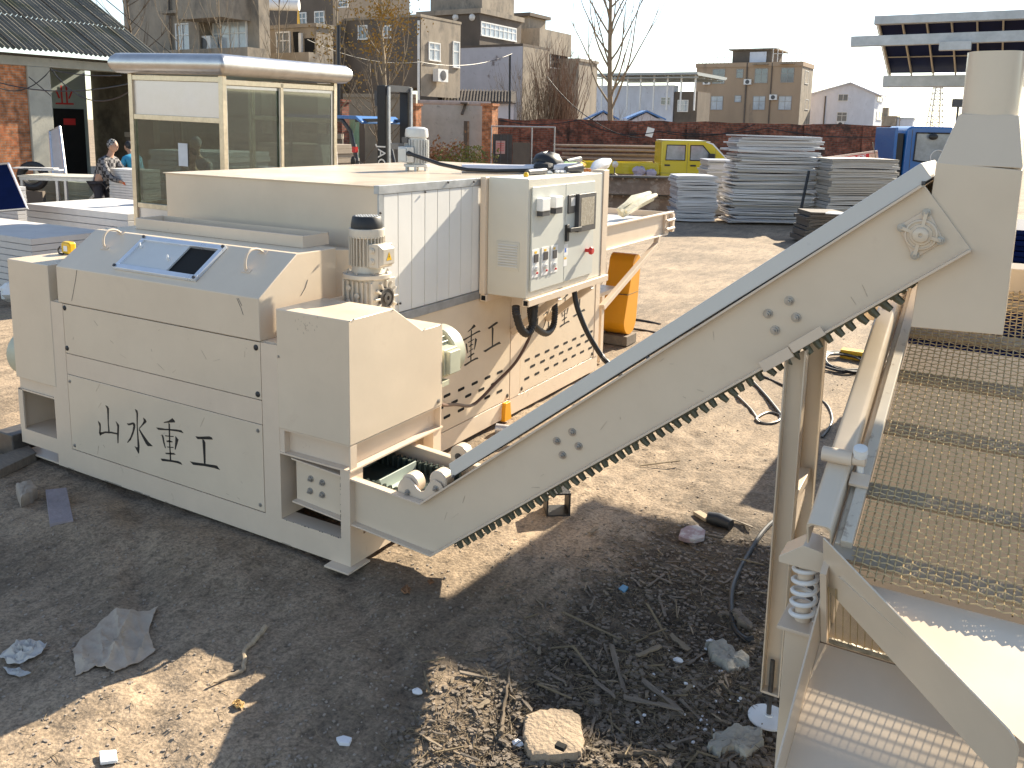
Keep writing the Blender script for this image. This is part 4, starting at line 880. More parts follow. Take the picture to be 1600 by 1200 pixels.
for i in range(260):
    a_ = i/260*2*math.pi*9; rr_ = .24+.05*math.sin(i*.31); pts.append(c0+V((rr_*math.cos(a_)+.03*math.sin(i*.07), rr_*1.25*math.sin(a_), .012+.05*abs(math.sin(i*.11)))))
tag(MB().tube(pts, .009, 6).build('cable_coil', black), 'loose coil of black cable on the ground behind the conveyor leg', 'cable coil')
g = G(1330, 560); tag(MB().box(g.x-.10, g.x+.12, g.y-.06, g.y+.06, g.z, g.z+.09).build('carton', yellow, bevel=.006), 'small yellow and white carton beside the black cable coil', 'carton')
p = G(775, 676, .03); m = MB().tube([p, p+V((.18, .06, .0))], [.04, .028], 14); tag(m.build('pipe_stub', profile_m), 'short pipe stub with dark open end on the ground behind the conveyor tail', 'pipe')
p = G(1110, 818); m = MB().tube([G(1105, 816, .03), G(1122, 821, .035), G(1142, 828, .03)], [.033, .04, .03], 12); tag(m.build('rubber_sleeve', black), 'short fat black rubber sleeve on the ground near the conveyor leg', 'rubber sleeve')
m = MB().bar(G(1088, 804, .015), G(1107, 817, .02), .05, .02); tag(m.build('wood_lath', wood_l, bevel=.002), 'pale wood slat end touching the black rubber sleeve', 'slat')
def rock(px, t, label, mat=cement, name='cement_lump', seed=1, rough=.010, flat=.55, cat='lump', n=44):
    rr = random.Random(seed); P = [G(*q) for q in px]; c = sum(P, V((0, 0, 0)))/len(P); k = len(P); m = MB(); zb_ = min(zg_(p) for p in P)-.012
    O = [P[int(i/n*k)].lerp(P[(int(i/n*k)+1) % k], i/n*k-int(i/n*k)) for i in range(n)]
    O = [p+V((rr.uniform(-1, 1), rr.uniform(-1, 1), 0))*rough for p in O]; rings = []
    for f, hz in ((.96, 0), (1.0, .35), (.99, .7), (.95, .93), (.86, 1.0), (.7, 1.03), (.5, 1.05), (.3, 1.06), (.1, 1.06)):
        for p in O:
            q_ = c+(p-c)*f; nz_ = float(vnoise(np.array([q_.x]), np.array([q_.y]), .05, 3)[0])+.6*float(vnoise(np.array([q_.x]), np.array([q_.y]), .02, 4)[0])
            w_ = 1 if f < .9 else .3
            rings.append(V((q_.x+rr.uniform(-1, 1)*rough*.35, q_.y+rr.uniform(-1, 1)*rough*.35, zb_+.012+t*hz*(1+nz_*flat*w_)+rr.uniform(-1, 1)*rough*.12)))
    fs = [(a*n+i, a*n+(i+1) % n, (a+1)*n+(i+1) % n, (a+1)*n+i) for a in range(8) for i in range(n)]+[tuple(8*n+i for i in range(n))]
    return tag(m.add(rings, fs).build(name, mat, smooth=True), label, cat)
def slabpoly(px, t, name, mat, label, cat, lift=.0, bevel=.003, jig=0):
    P = [G(*q, lift) for q in px]; zc = sum(p.z for p in P)/len(P)
    for p in P: p.z = zc+.35*(p.z-zc)
    m = MB().prism(P, (0, 0, t)); return tag(m.build(name, mat, bevel=bevel), label, cat)
slabpoly([(1060, 845), (1064, 831), (1074, 824), (1090, 824), (1102, 834), (1100, 846), (1086, 852), (1070, 852)], .025, 'shoe_sole', M('pink_grey_rag', (.34, .25, .25), .85, var=.4, vs=18, c2=(.45, .43, .41), c2s=16, c2a=.48), 'oval dirty pink and white scrap on the ground below the conveyor', 'scrap')
rock([(820, 1128), (832, 1121), (860, 1121), (890, 1121), (908, 1130), (911, 1150), (913, 1183), (900, 1192), (860, 1194), (830, 1192), (820, 1175), (818, 1150)], .05, 'sunlit square concrete block with a chipped hole at the bottom edge', M('warm_cement', (.35, .27, .19), .95, var=.15, vs=14, bump=.5, bs=60), 'concrete_block', 4, .005, .10, 'block', 60)
p = PZ(876, 1169, .045); tag(MB().box(p.x-.018, p.x+.018, p.y-.012, p.y+.012, p.z, p.z+.014).build('hole_shade_block', hole), 'small black piece painted as a shaded pocket in the top of the sunlit concrete block', 'recess')  # black block painted for the shade in the chipped hole
rock([(1104, 1016), (1112, 1010), (1135, 1012), (1150, 1020), (1168, 1025), (1170, 1045), (1160, 1048), (1140, 1052), (1122, 1042), (1108, 1034)], .045, 'flat ragged pale cement lump left of the conveyor foot', seed=2)
rock([(1106, 1172), (1120, 1158), (1145, 1146), (1175, 1143), (1190, 1150), (1190, 1168), (1175, 1180), (1160, 1190), (1150, 1180), (1128, 1184), (1112, 1182)], .05, 'pale cement lump nearest the bottom edge below the conveyor foot', seed=3)
rock([(1143, 958), (1152, 958), (1170, 975), (1176, 988), (1165, 985), (1148, 972)], .03, 'splintered grey wood lump beside the curved black cable', wood, 'wood_lump', 5)
rock([(25, 772), (50, 765), (59, 779), (34, 794)], .075, 'rough pale brick lying in shade left of the crusher', M('pale_brick', (.36, .30, .24), .9, var=.2, vs=20), 'broken_brick', 8, .005, .15)
slabpoly([(72, 778), (105, 775), (115, 815), (78, 823)], .035, 'stone_slab', M('lilac_slab', (.27, .235, .245), .9, var=.25, vs=9, bump=.3, bs=40), 'flat grey-mauve stone slab lying in shade beside the brick', 'slab')
slabpoly([(0, 725), (45, 708), (58, 720), (0, 748)], .06, 'timber_baulk', wood, 'old grey timber baulk under the crusher left foot', 'timber')
g = G(8, 712); tag(MB().box(g.x-.09, g.x+.10, g.y, g.y+.2, g.z, g.z+.16).build('dark_block', steel, bevel=.01), 'dark square block on the ground at the left edge', 'block')
g = G(40, 698); tag(MB().box(g.x-.05, g.x+.05, g.y, g.y+.12, g.z, g.z+.1).build('dark_block', steel, bevel=.01), 'small dark block just behind the crusher left foot', 'block')
def cloth(outline, name, mat, label, h=.03, seed=1, n=26, cat='sack'):
    rr = random.Random(seed); P = [G(*q) for q in outline]; c = sum(P, V((0, 0, 0)))/len(P); k = len(P); m = MB(); vs_ = []; fs_ = []
    rings = 22 if n > 30 else 10; size = max((p-c).length for p in P); n = n*2 if n > 30 else n
    a0 = [rr.uniform(0, 3.14) for _ in range(4)]; of = [rr.uniform(0, 6) for _ in range(4)]; fq = [rr.uniform(5, 9)/size for _ in range(4)]
    for j in range(rings+1):
        f = j/rings
        for i in range(n):
            t_ = i/n*k; a_, b_ = int(t_), t_-int(t_); q_ = P[a_ % k].lerp(P[(a_+1) % k], b_); p = c+(q_-c)*f
            w_ = 0
            for q in range(4):
                u_ = (p.x*math.cos(a0[q])+p.y*math.sin(a0[q]))*fq[q]+of[q]+1.2*math.sin(p.x*9+p.y*7+q); w_ += (1-abs(math.sin(u_)))**3*(.5 if q else .9)
            w_ += .5*max(0, float(vnoise(np.array([p.x]), np.array([p.y]), .05, 3)[0]))
            edge = 1-.55*f**6
            vs_.append(V((p.x+rr.uniform(-.003, .003), p.y+rr.uniform(-.003, .003), gz(p.x, p.y)+.008+h*.62*w_*edge)))
    for j in range(rings):
        for i in range(n): fs_.append((j*n+i, j*n+(i+1) % n, (j+1)*n+(i+1) % n, (j+1)*n+i))
    o = m.add(vs_, fs_).build(name, mat); s_ = o.modifiers.new('s', 'SOLIDIFY'); s_.thickness = .003
    return tag(o, label, cat)
cloth([(113, 1017), (140, 990), (178, 955), (215, 958), (246, 953), (232, 990), (243, 1020), (215, 1040), (178, 1052), (150, 1045), (118, 1058), (117, 1038)], 'plastic_sack', sack_m, 'crumpled dirty woven sack with faded red print lying on the shaded ground', .035, 3, 48)
cloth([(0, 1030), (20, 1012), (50, 1005), (75, 1012), (60, 1030), (28, 1042), (12, 1040)], 'paper_sheet', M('paper_scrap', (.52, .49, .45), .8, var=.15, vs=10), 'torn pale paper bag on the ground left of the dirty sack', .05, 5, 30, 'paper')
cloth([(5, 1045), (30, 1048), (50, 1055), (30, 1061), (12, 1055)], 'paper_sheet', M('paper_scrap_grey', (.45, .44, .42), .8), 'small pale paper strip below the torn paper bag', .015, 7, 20, 'paper')
slabpoly([(155, 1180), (182, 1177), (184, 1194), (157, 1198)], .012, 'paper_tag', white, 'small white rectangular tag on the sunlit ground at bottom left', 'tag', lift=.005)
slabpoly([(525, 1158), (537, 1154), (550, 1157), (546, 1167), (530, 1165)], .015, 'foam_scrap', foam, 'white foam scrap on the ground at bottom centre', 'foam')
slabpoly([(966, 922), (973, 916), (982, 920), (975, 929)], .012, 'plastic_scrap', M('blue_scrap', (.06, .22, .36), .5), 'small square blue plastic scrap among the wood chips', 'scrap')
def stick(px, r, name, label, mat=bark, dz=.01, seed=1):
    P = smooth_path([G(*q, dz) for q in px], 20); rr = random.Random(seed); P = [p+V((rr.uniform(-.004, .004), rr.uniform(-.004, .004), rr.uniform(0, .006))) for p in P]
    return tag(MB().tube(P, [r*(1-.5*i/len(P)) for i in range(len(P))], 7).build(name, mat), label, 'stick')
stick([(783, 1152), (786, 1120), (792, 1080), (797, 1050)], .009, 'stick', 'long thin upright-lying stick at the sunlit patch edge', bark_d)
stick([(415, 985), (398, 1005), (383, 1022), (380, 1050), (355, 1062), (328, 1075)], .012, 'branch', 'crooked pale branch on the ground beside the shadow tip', wood_l, .012)
stick([(965, 1186), (1000, 1181), (1040, 1182)], .012, 'stick', 'short thick dark stick at the bottom among debris', bark_d)
p = G(385, 1105); cloth([(363, 1103), (372, 1098), (382, 1101), (380, 1110), (368, 1111)], 'leaf', M('dead_leaf', (.45, .30, .12), .8), 'curled dry leaf standing at the shadow edge', .03, 2, 14, 'leaf')
cloth([(626, 925), (634, 916), (643, 922), (640, 930), (630, 931)], 'leaf', leaf_b, 'brown dead leaf in the shade in front of the crusher', .02, 3, 14, 'leaf')
cloth([(667, 911), (674, 907), (679, 912), (672, 916)], 'leaf', leaf_b, 'smaller brown dead leaf nearer the conveyor tail', .015, 4, 12, 'leaf')

# wood chips: a few shapes, copied
protos = []
rr = random.Random(11)
def chip_mesh(L_, w_, seed):
    r2 = random.Random(seed); n = 5; top = []
    m = MB(); P = []
    for i in range(n): P.append((-L_/2+L_*i/(n-1)+r2.uniform(-.06, .06)*L_, w_/2*r2.uniform(.35, 1), 0))
    for i in range(n): P.append((L_/2-L_*i/(n-1)+r2.uniform(-.06, .06)*L_, -w_/2*r2.uniform(.35, 1), 0))
    return m.prism(P, (0, 0, .004+.003*r2.random()))
for i, (L_, w_) in enumerate(((.10, .02), (.15, .026), (.07, .03), (.22, .03), (.12, .012), (.18, .014), (.05, .022), (.09, .04))):
    o = chip_mesh(L_, w_, i).build('wood_chip', [wood, wood, bark, wood, wood_l, straw, wood, bark][i], bevel=.001, seg=1, loc=(0, 0, 0)); protos.append(o)
used = set(); cnt = 0
GRP = 'wood chips scattered on the debris patch'
LABC = 'grey weathered wood chip lying loose among the debris below the conveyor'
spots = []
while len(spots) < 260:
    if rr.random() < .82: px, py = rr.uniform(640, 1215), rr.uniform(845, 1199)
    else: px, py = rr.uniform(560, 1150), rr.uniform(780, 1199)
    p = G(px, py)
    if p.x < -1.72+rr.gauss(0, .22) or p.y > 4.2: continue
    spots.append(p)
big = [((955, 1025), (980, 1095), 3), ((975, 1098), (1062, 1118), 3), ((1005, 1070), (1068, 1124), 3), ((880, 965), (965, 1000), 5), ((925, 1062), (962, 1100), 1), ((995, 1030), (1035, 1020), 7), ((1010, 960), (1050, 1010), 5), ((1048, 1000), (1078, 1025), 7), ((895, 1020), (930, 1060), 5), ((660, 1150), (690, 1185), 4), ((676, 1148), (700, 1155), 1), ((720, 1185), (750, 1200), 3), ((840, 1075), (890, 1100), 5), ((860, 1055), (885, 1078), 1), ((1150, 880), (1190, 888), 5), ((920, 838), (935, 828), 7), ((1000, 730), (1060, 728), 5), ((1085, 830), (1130, 848), 3), ((1135, 812), (1175, 828), 3)]
items = [(p, rr.uniform(0, 6.3), rr.randrange(8), rr.uniform(.25, .85)*(.6+.4*rr.random())) for p in spots]
for a, b, k in big:
    A, B = G(*a), G(*b); items.append(((A+B)/2+V((0, 0, .012)), math.atan2(B.y-A.y, B.x-A.x), k, (B-A).length/(.10, .15, .07, .22, .12, .18, .05, .09)[k]))
for p, a_, k, s in items:
    o = protos[k]
    if k in used: o = o.copy(); COL.objects.link(o)
    used.add(k); o.location = p+V((0, 0, rr.uniform(.0, .012))); o.rotation_euler = (rr.uniform(-.2, .2), rr.uniform(-.2, .2), a_); o.scale = (s, min(s, 1), 1)
    tag(o, LABC, 'wood chip', GRP)
# foam crumbs
fo = MB().ball((0, 0, 0), (.010, .008, .007), 6, .25, random.Random(2)).build('foam_crumb', foam, loc=(0, 0, 0)); first = True
for i in range(44):
    px, py = rr.gauss(1100, 50), rr.gauss(1090, 45)
    if not (990 < px < 1185 and 1000 < py < 1190): continue
    o = fo if first else fo.copy()
    if not first: COL.objects.link(o)
    first = False; o.location = G(px, py, .008); s = rr.uniform(.3, .95); o.scale = (s, s, s); o.rotation_euler = (0, 0, rr.uniform(0, 6)); tag(o, 'tiny white foam crumb on the dark debris left of the conveyor foot', 'foam crumb', 'foam crumbs near the conveyor foot')
for q in ((1112, 1008), (1060, 1037), (653, 1086), (810, 1167), (1258, 730)): 
    o = fo.copy(); COL.objects.link(o); o.location = G(*q, .015); o.scale = (2.2, 2, 1.8); tag(o, 'thumb-sized white foam lump lying on the ground', 'foam', 'larger foam lumps')
# litter nobody could count
def litter(name, n, region, mat, lens, r, label, cat, seed, flat=False, keep=None):
    r3 = random.Random(seed); m = MB(); c = 0
    while c < n:
        px, py = region(r3); p = G(px, py)
        if keep and not keep(p, r3): continue
        c += 1; a_ = r3.uniform(0, 6.3); L_ = r3.uniform(*lens); d = V((math.cos(a_), math.sin(a_), r3.uniform(-.15, .2)))*L_
        if flat:
            s = r3.uniform(*lens); m.obox(p+V((0, 0, s*.25)), d.normalized()*s, V((-d.y, d.x, 0)).normalized()*s*r3.uniform(.5, .9), (0, 0, s*.5))
        else:
            q_ = p+V((0, 0, .004)); k_ = V((r3.uniform(-1, 1), r3.uniform(-1, 1), r3.uniform(0, .8)))*L_*.12
            m.tube([q_, q_+d*.5+k_, q_+d], [r, r, r*.5], 3)
    o = kind(tag(m.build(name, mat, smooth=False), label, cat), 'stuff'); return o
deb = lambda p, r3: p.x > -1.72+r3.gauss(0, .15) and p.y < 4.6
litter('straw_litter', 3200, lambda r3: (r3.uniform(600, 1215), r3.uniform(800, 1200)), straw, (.012, .09), .0011, 'dry straw and twigs spread over the debris patch', 'straw', 21, keep=deb)
litter('wood_crumbs', 3000, lambda r3: (r3.uniform(600, 1215), r3.uniform(800, 1200)), wood, (.003, .012), .001, 'flat crushed wood crumbs over the debris patch', 'crumbs', 25, flat=True, keep=deb)
litter('twig_litter', 1600, lambda r3: (r3.uniform(600, 1215), r3.uniform(800, 1200)), bark_d, (.012, .11), .0016, 'dark twigs spread over the debris patch', 'twigs', 22, keep=deb)
litter('straw_litter', 500, lambda r3: (r3.uniform(0, 1180), r3.uniform(560, 1200)), straw, (.02, .08), .0012, 'sparse straw over the bare packed ground', 'straw', 23)
litter('gravel', 2600, lambda r3: (r3.uniform(0, 1400), 420+780*r3.random()**.8), M('gravel_stone', (.30, .25, .20), .9, var=.4, vs=30), (.002, .007), .001, 'small stones and clods over the yard ground', 'gravel', 24, flat=True, keep=lambda p, r3: p.y < 12 and (p.x > -3.1 or p.y < 3.0) )
# ================================================================ FAR YARD: helpers
fh = V((fw.x, fw.y, 0)).normalized(); rh = V((rt.x, rt.y, 0)).normalized()
YAW_R = math.atan2(rh.y, rh.x)                                   # heading of "picture right" on the ground
def reach(N, d, px):
    k = (px-CX)/F; q = N-CAM; return N+d*((k*q.dot(fw)-q.dot(rt))/(d.dot(rt)-k*d.dot(fw)))
def place(o, p, yaw_=0): o.location = p; o.rotation_euler = (0, 0, yaw_); return o
def local(name, label, cat, group=None): return thing(name, label, cat, (0, 0, 0), group)
def at0(px, dep, py=0): p = PD(px, 300, dep); k = CAM + ray(px, 200)*dep; return V((k.x, k.y, 0))
def text(s, size, mat, parent, mtx, name='lettering', ext=.003):
    c = bpy.data.curves.new('t', 'FONT'); c.body = s; c.size = size; c.align_x = 'CENTER'; c.align_y = 'CENTER'; c.extrude = ext; c.resolution_u = 3
    o = bpy.data.objects.new('t', c); COL.objects.link(o); dg = bpy.context.evaluated_depsgraph_get()
    me_ = bpy.data.meshes.new_from_object(o.evaluated_get(dg)); bpy.data.objects.remove(o); me_.name = name
    me_.transform(mtx); me_.materials.clear(); me_.materials.append(mat)
    t_ = bpy.data.objects.new(name, me_); COL.objects.link(t_); t_.parent = parent; ORG[t_.name] = V((0, 0, 0)); return t_

# ---------------------------------------------------------------- walls
def wall(name, label, pa, pb, mat, dep, t=.24, coping=None, cap=None, top=None, nb=0):
    A = PD(pa[0], pa[1], dep if not isinstance(dep, tuple) else dep[0]); B = PD(pb[0], pb[1], dep if not isinstance(dep, tuple) else dep[1]); hA, hB = A.z, B.z
    A.z = B.z = 0; L_ = (B-A).length; r = local(name, label, 'wall'); m = MB(); n = max(int(L_/.6), 2); r2 = random.Random(int(pa[0]))
    pr = [(0, 0, -.1)]+[(L_*i/n, 0, hA+(hB-hA)*i/n+(r2.uniform(-.05, .04) if coping is None else 0)) for i in range(n+1)]+[(L_, 0, -.1)]
    m.prism(pr, (0, t, 0)); m.build('masonry', mat, r, smooth=False)
    for i in range(nb):
        x = L_*(i+.5)/nb; MB().box(x-.19, x+.19, -.12, -.002, -.1, hA+(hB-hA)*x/L_-.08).build('pier', mat, r, smooth=False)
    if coping == 'pipe':
        m = MB().tube([(0, t/2, hA+.06), (L_*.5, t/2, (hA+hB)/2+.07), (L_, t/2, hB+.06)], .13, 10); m.build('coping', M('pink_coping', (.42, .33, .28), .9, var=.2), r)
    if coping == 'cap': MB().prism([(0, -.06, hA+.002), (L_, -.06, hB+.002), (L_, -.06, hB+.14), (0, -.06, hA+.14)], (0, t+.12, 0)).build('coping', concrete, r)
    place(r, A, math.atan2(B.y-A.y, B.x-A.x)); return r, L_
wall('brick_wall', 'long dark red brick boundary wall across the back of the yard', (760, 185), (1400, 196), brick_r, 39, nb=7)
pw, pL = wall('plaster_wall', 'cracked grey plaster wall with a round coping and a narrow doorway behind the dry shrubs', (652, 163), (766, 166), plaster, 35, coping='pipe')
MB().box(pL*.64, pL*.71, -.012, -.001, .3, 2.35).build('doorway', concrete_d, pw); MB().box(pL*.69, pL*.715, -.05, -.012, .3, 2.35).build('door_jamb', rust, pw)
m = MB(); m.box(pL*.60, pL*.70, -.4, .4, 3.02, 3.08); m.bar((pL*.62, -.3, 2.6), (pL*.66, 0, 3.0), .1, .06); m.build('lamp_hood', concrete_d, pw)
wall('plaster_wall', 'stained beige plaster wall standing behind the forklift', (536, 152), (650, 153), concrete, 33, coping='cap')
def pier(px, py, dep, w, mat, name, label):
    p = PD(px, py, dep); m = MB().box(p.x-w/2, p.x+w/2, p.y-w/2, p.y+w/2, -.1, p.z); m.box(p.x-w/2-.05, p.x+w/2+.05, p.y-w/2-.05, p.y+w/2+.05, p.z+.002, p.z+.1); return tag(m.build(name, mat, smooth=False), label, 'pier')
pier(648, 166, 32.5, .35, brick_o, 'brick_pier', 'narrow orange brick gate pier right of the forklift mast')
pier(766, 166, 34, .45, brick_o, 'brick_pier', 'orange brick pier at the end of the plaster wall')
pier(533, 160, 31, .4, brick_r, 'brick_pier', 'dark red brick pier next to the stainless booth')
g = at0(546, 31.5); r = local('green_door', 'pale green metal door leaf behind the forklift seat', 'door'); m = MB().box(-.25, .35, 0, .05, 0, 2.3); [m.box(-.23+.09*i, -.2+.09*i, -.012, -.001, .05, 2.25) for i in range(6)]; m.build('leaf', M('green_door_paint', (.22, .36, .24), .6, var=.15), r); MB().box(.36, .55, 0, .05, 0, 2.3).build('frame', concrete_d, r); place(r, g, YAW_R)

# ---------------------------------------------------------------- houses
def house(name, label, mat, corner, dep, left, right, z0=0, roof=.18, over=.12, roofmat=None, cat='house', parent=None):
    c = PD(corner[0], corner[1], dep); xl = reach(c, V((1, 0, 0)), left).x; yr = reach(c, V((0, 1, 0)), right).y
    h = thing(name, label, cat, (c.x, c.y, 0)) if parent is None else parent
    MB().box(min(xl, c.x-.5), c.x, c.y, max(yr, c.y+.5), z0-.1, c.z-roof).build('wall', mat, h, smooth=False)
    if roof: MB().box(min(xl, c.x-.5)-over, c.x+over, c.y-over, max(yr, c.y+.5)+over, c.z-roof+.002, c.z).build('roof_slab', roofmat or mat, h, smooth=False)
    h['x0'], h['y0'] = c.x, c.y
    return h, c, xl, yr
def win(h, face, r, c=None, cols=2, rows=1, mat=None, pm=None, name='window', fw_=.06):
    c = c or V((h['x0'], h['y0'], 0))
    if face == 'F':
        a, b = PY(r[0], r[1], c.y), PY(r[2], r[3], c.y); u0, u1 = a.x, b.x; mk = lambda mb, ua, ub, za, zb_, d0, d1: mb.box(ua, ub, c.y-d1, c.y-d0, za, zb_)
    else:
        a, b = PX(r[0], r[1], c.x), PX(r[2], r[3], c.x); u0, u1 = a.y, b.y; mk = lambda mb, ua, ub, za, zb_, d0, d1: mb.box(c.x+d0, c.x+d1, ua, ub, za, zb_)
    z1, z0 = a.z, b.z; m = MB(); f = fw_
    mk(m, u0, u1, z1-f, z1, .002, .06); mk(m, u0, u1, z0, z0+f, .002, .09); mk(m, u0, u0+f, z0+f, z1-f, .002, .055); mk(m, u1-f, u1, z0+f, z1-f, .002, .055)
    for i in range(1, cols): x = u0+(u1-u0)*i/cols; mk(m, x-f*.35, x+f*.35, z0+f, z1-f, .002, .05)
    for i in range(1, rows): z = z0+(z1-z0)*(i/rows if rows != 2 else .62); mk(m, u0+f, u1-f, z-f*.35, z+f*.35, .002, .048)
    w_ = m.build(name, mat or frame_w, h, smooth=False); m = MB(); mk(m, u0+f*.6, u1-f*.6, z0+f*.6, z1-f*.6, .0015, .02); m.build('pane', pm or glass, w_, smooth=False)
    return w_
pane_l = M('bright_pane', (.42, .46, .50), .1, var=.3, vs=.8, spec=.9)
def aircon(h, q, c=None, face='F'):
    c = c or V((h['x0'], h['y0'], 0)); p = PY(q[0], q[1], c.y-.3) if face == 'F' else PX(q[0], q[1], c.x+.3)
    dx, dy = (.42, .16) if face == 'F' else (.16, .42); cy = c.y-.24 if face == 'F' else p.y; cx_ = p.x if face == 'F' else c.x+.24
    o = MB().box(cx_-dx, cx_+dx, cy-dy, cy+dy, p.z-.3, p.z+.3).build('air_conditioner', frame_w, h); k = V((0, -1, 0)) if face == 'F' else V((1, 0, 0))
    MB().lathe(V((cx_, cy, p.z))+k*.165, k, [(.24, 0), (.24, .01), (.05, .02)], 16).build('fan', dgrey, o)
def pipe(h, q0, q1, c=None, r=.06):
    c = c or V((h['x0'], h['y0'], 0)); a, b = PY(q0[0], q0[1], c.y-.08), PY(q1[0], q1[1], c.y-.08); b.x = a.x; MB().cyl(a, b, r, n=8).build('downpipe', concrete_d, h)
def sill(h, q, c=None):
    c = c or V((h['x0'], h['y0'], 0)); a, b = PY(q[0]-2, q[1], c.y), PY(q[2]+2, q[1], c.y); MB().box(a.x, b.x, c.y-.7, c.y-.095, a.z+.25, a.z+.34).build('sun_shade', concrete, h)
# far left: raw concrete house behind the corrugated shed
h, c, xl, yr = house('concrete_house', 'weathered concrete house with white framed windows behind the bare twigs', concrete, (402, -60), 30, 190, 411, cat='house')
win(h, 'F', (275, 37, 309, 84), c, 3, 2, pm=pane_l); win(h, 'F', (333, 34, 388, 84), c, 4, 2, pm=pane_l)
aircon(h, (320, 70), c); pipe(h, (318, -40), (318, 130), c); pipe(h, (262, -40), (262, 130), c, .04); sill(h, (275, 36, 309, 80), c)
a, b = PY(322, -4, c.y), PY(392, 33, c.y); MB().box(a.x, b.x, c.y-1.3, c.y-.002, b.z, a.z).build('balcony', concrete, h, smooth=False)
a, b = PY(228, 84, c.y), PY(402, 95, c.y); MB().box(a.x, b.x+.5, c.y-.9, c.y-.002, b.z, a.z).build('ledge', concrete, h, smooth=False)
a, b = PY(228, 96, c.y), PY(402, 140, c.y); MB().box(a.x, b.x, c.y-.012, c.y-.002, b.z, a.z).build('dark_wall_sheet', concrete_d, h, smooth=False)  # flat darker sheet on the wall below the ledge
a, b = PY(310, -10, c.y), PY(330, 84, c.y); MB().box(a.x, b.x, c.y-.5, c.y-.002, b.z, a.z).build('column', concrete, h, smooth=False)
h, c, xl, yr = house('concrete_house', 'unfinished concrete balcony block with rough openings left of the dark house', concrete, (494, 36), 33, 404, 520, roof=.14, over=.06)
win(h, 'F', (432, 50, 455, 87), c, 2, 2); a, b = PY(405, 88, c.y), PY(512, 113, c.y)
MB().box(a.x, b.x, c.y-1.0, c.y-.002, b.z, a.z).build('parapet', concrete, h, smooth=False)
for q in ((416, 40, 421, 84), (469, 52, 474, 90)): a, b = PY(q[0], q[1], c.y), PY(q[2], q[3], c.y); MB().box(a.x, b.x, c.y-.10, c.y-.003, b.z, a.z).build('downpipe', frame_w, h)
a, b = PY(458, 50, c.y), PY(468, 88, c.y); MB().box(a.x, b.x, c.y-.02, c.y-.003, b.z, a.z).build('opening', hole, h)
a, b = PY(476, 60, c.y), PY(492, 88, c.y); MB().box(a.x, b.x, c.y-.02, c.y-.003, b.z, a.z).build('opening', hole, h)
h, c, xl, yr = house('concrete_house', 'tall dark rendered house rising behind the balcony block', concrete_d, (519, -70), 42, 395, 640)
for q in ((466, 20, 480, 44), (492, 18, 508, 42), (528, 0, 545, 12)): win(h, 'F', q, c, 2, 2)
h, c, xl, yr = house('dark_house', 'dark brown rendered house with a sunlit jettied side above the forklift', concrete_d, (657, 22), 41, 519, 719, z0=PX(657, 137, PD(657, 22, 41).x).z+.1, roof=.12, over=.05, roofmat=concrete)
MB().box(c.x+.002, c.x+.03, c.y, yr, PX(657, 150, c.x).z-.0, c.z-.125).build('side_wall', concrete, h, smooth=False)  # paler sheet on this side: the sunlit tone is put into its colour
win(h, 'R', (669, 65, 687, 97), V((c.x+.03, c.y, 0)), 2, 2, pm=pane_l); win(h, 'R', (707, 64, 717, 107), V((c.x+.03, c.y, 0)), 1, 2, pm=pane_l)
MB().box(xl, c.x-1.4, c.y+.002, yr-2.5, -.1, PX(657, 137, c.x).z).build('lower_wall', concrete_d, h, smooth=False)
for q in ((560, 40, 575, 62), (600, 40, 612, 60)): win(h, 'F', q, c, 2, 1)
aircon(h, (690, 118), V((c.x+.03, c.y, 0)), 'R')
MB().box(c.x-9, c.x-5, c.y+1, c.y+5, c.z+.002, c.z+3.4).build('stair_tower', concrete_d, h, smooth=False)
MB().cyl((c.x-.05, c.y-.08, 1.5), (c.x-.05, c.y-.08, c.z-.3), .06, n=8).build('downpipe', frame_w, h)
h, c, xl, yr = house('grey_house', 'grey rendered house with a long strip of windows on its sunlit side', concrete_d, (750, 13), 54, 655, 815, roof=.3, over=.15, roofmat=concrete)
win(h, 'R', (751, 33, 806, 66), c, 8, 2, pm=pane_l, fw_=.08); MB().box(c.x-4.5, c.x-.5, c.y+1, c.y+5, c.z+.002, c.z+3.2).build('stair_tower', concrete, h, smooth=False)
for q in ((712, 27), (738, 27)): MB().lathe(PY(*q, c.y-.02), (0, -1, 0), [(.22, 0), (.22, .05), (.1, .18)], 14).build('wall_lamp', frame_w, h)
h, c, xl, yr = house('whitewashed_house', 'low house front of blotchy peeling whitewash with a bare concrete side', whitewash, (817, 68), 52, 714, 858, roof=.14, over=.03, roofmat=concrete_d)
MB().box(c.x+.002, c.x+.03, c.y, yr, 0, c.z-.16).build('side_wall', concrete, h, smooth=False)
h, c, xl, yr = house('stair_block', 'small concrete stair block with thin roof on top of the houses', concrete, (826, 20), 66, 792, 853, roof=.25, over=.3, roofmat=concrete_d)
h, c, xl, yr = house('concrete_house', 'concrete house with a plain parapet behind the brown creepers', concrete, (842, 44), 60, 815, 889, roof=1.6, over=.15)
win(h, 'R', (846, 68, 886, 110), c, 3, 1, pm=hole)
h, c, xl, yr = house('concrete_house', 'narrow tall concrete house end nearest the bare poplar', concrete, (905, 91), 62, 876, 934, roof=.2, over=.08)
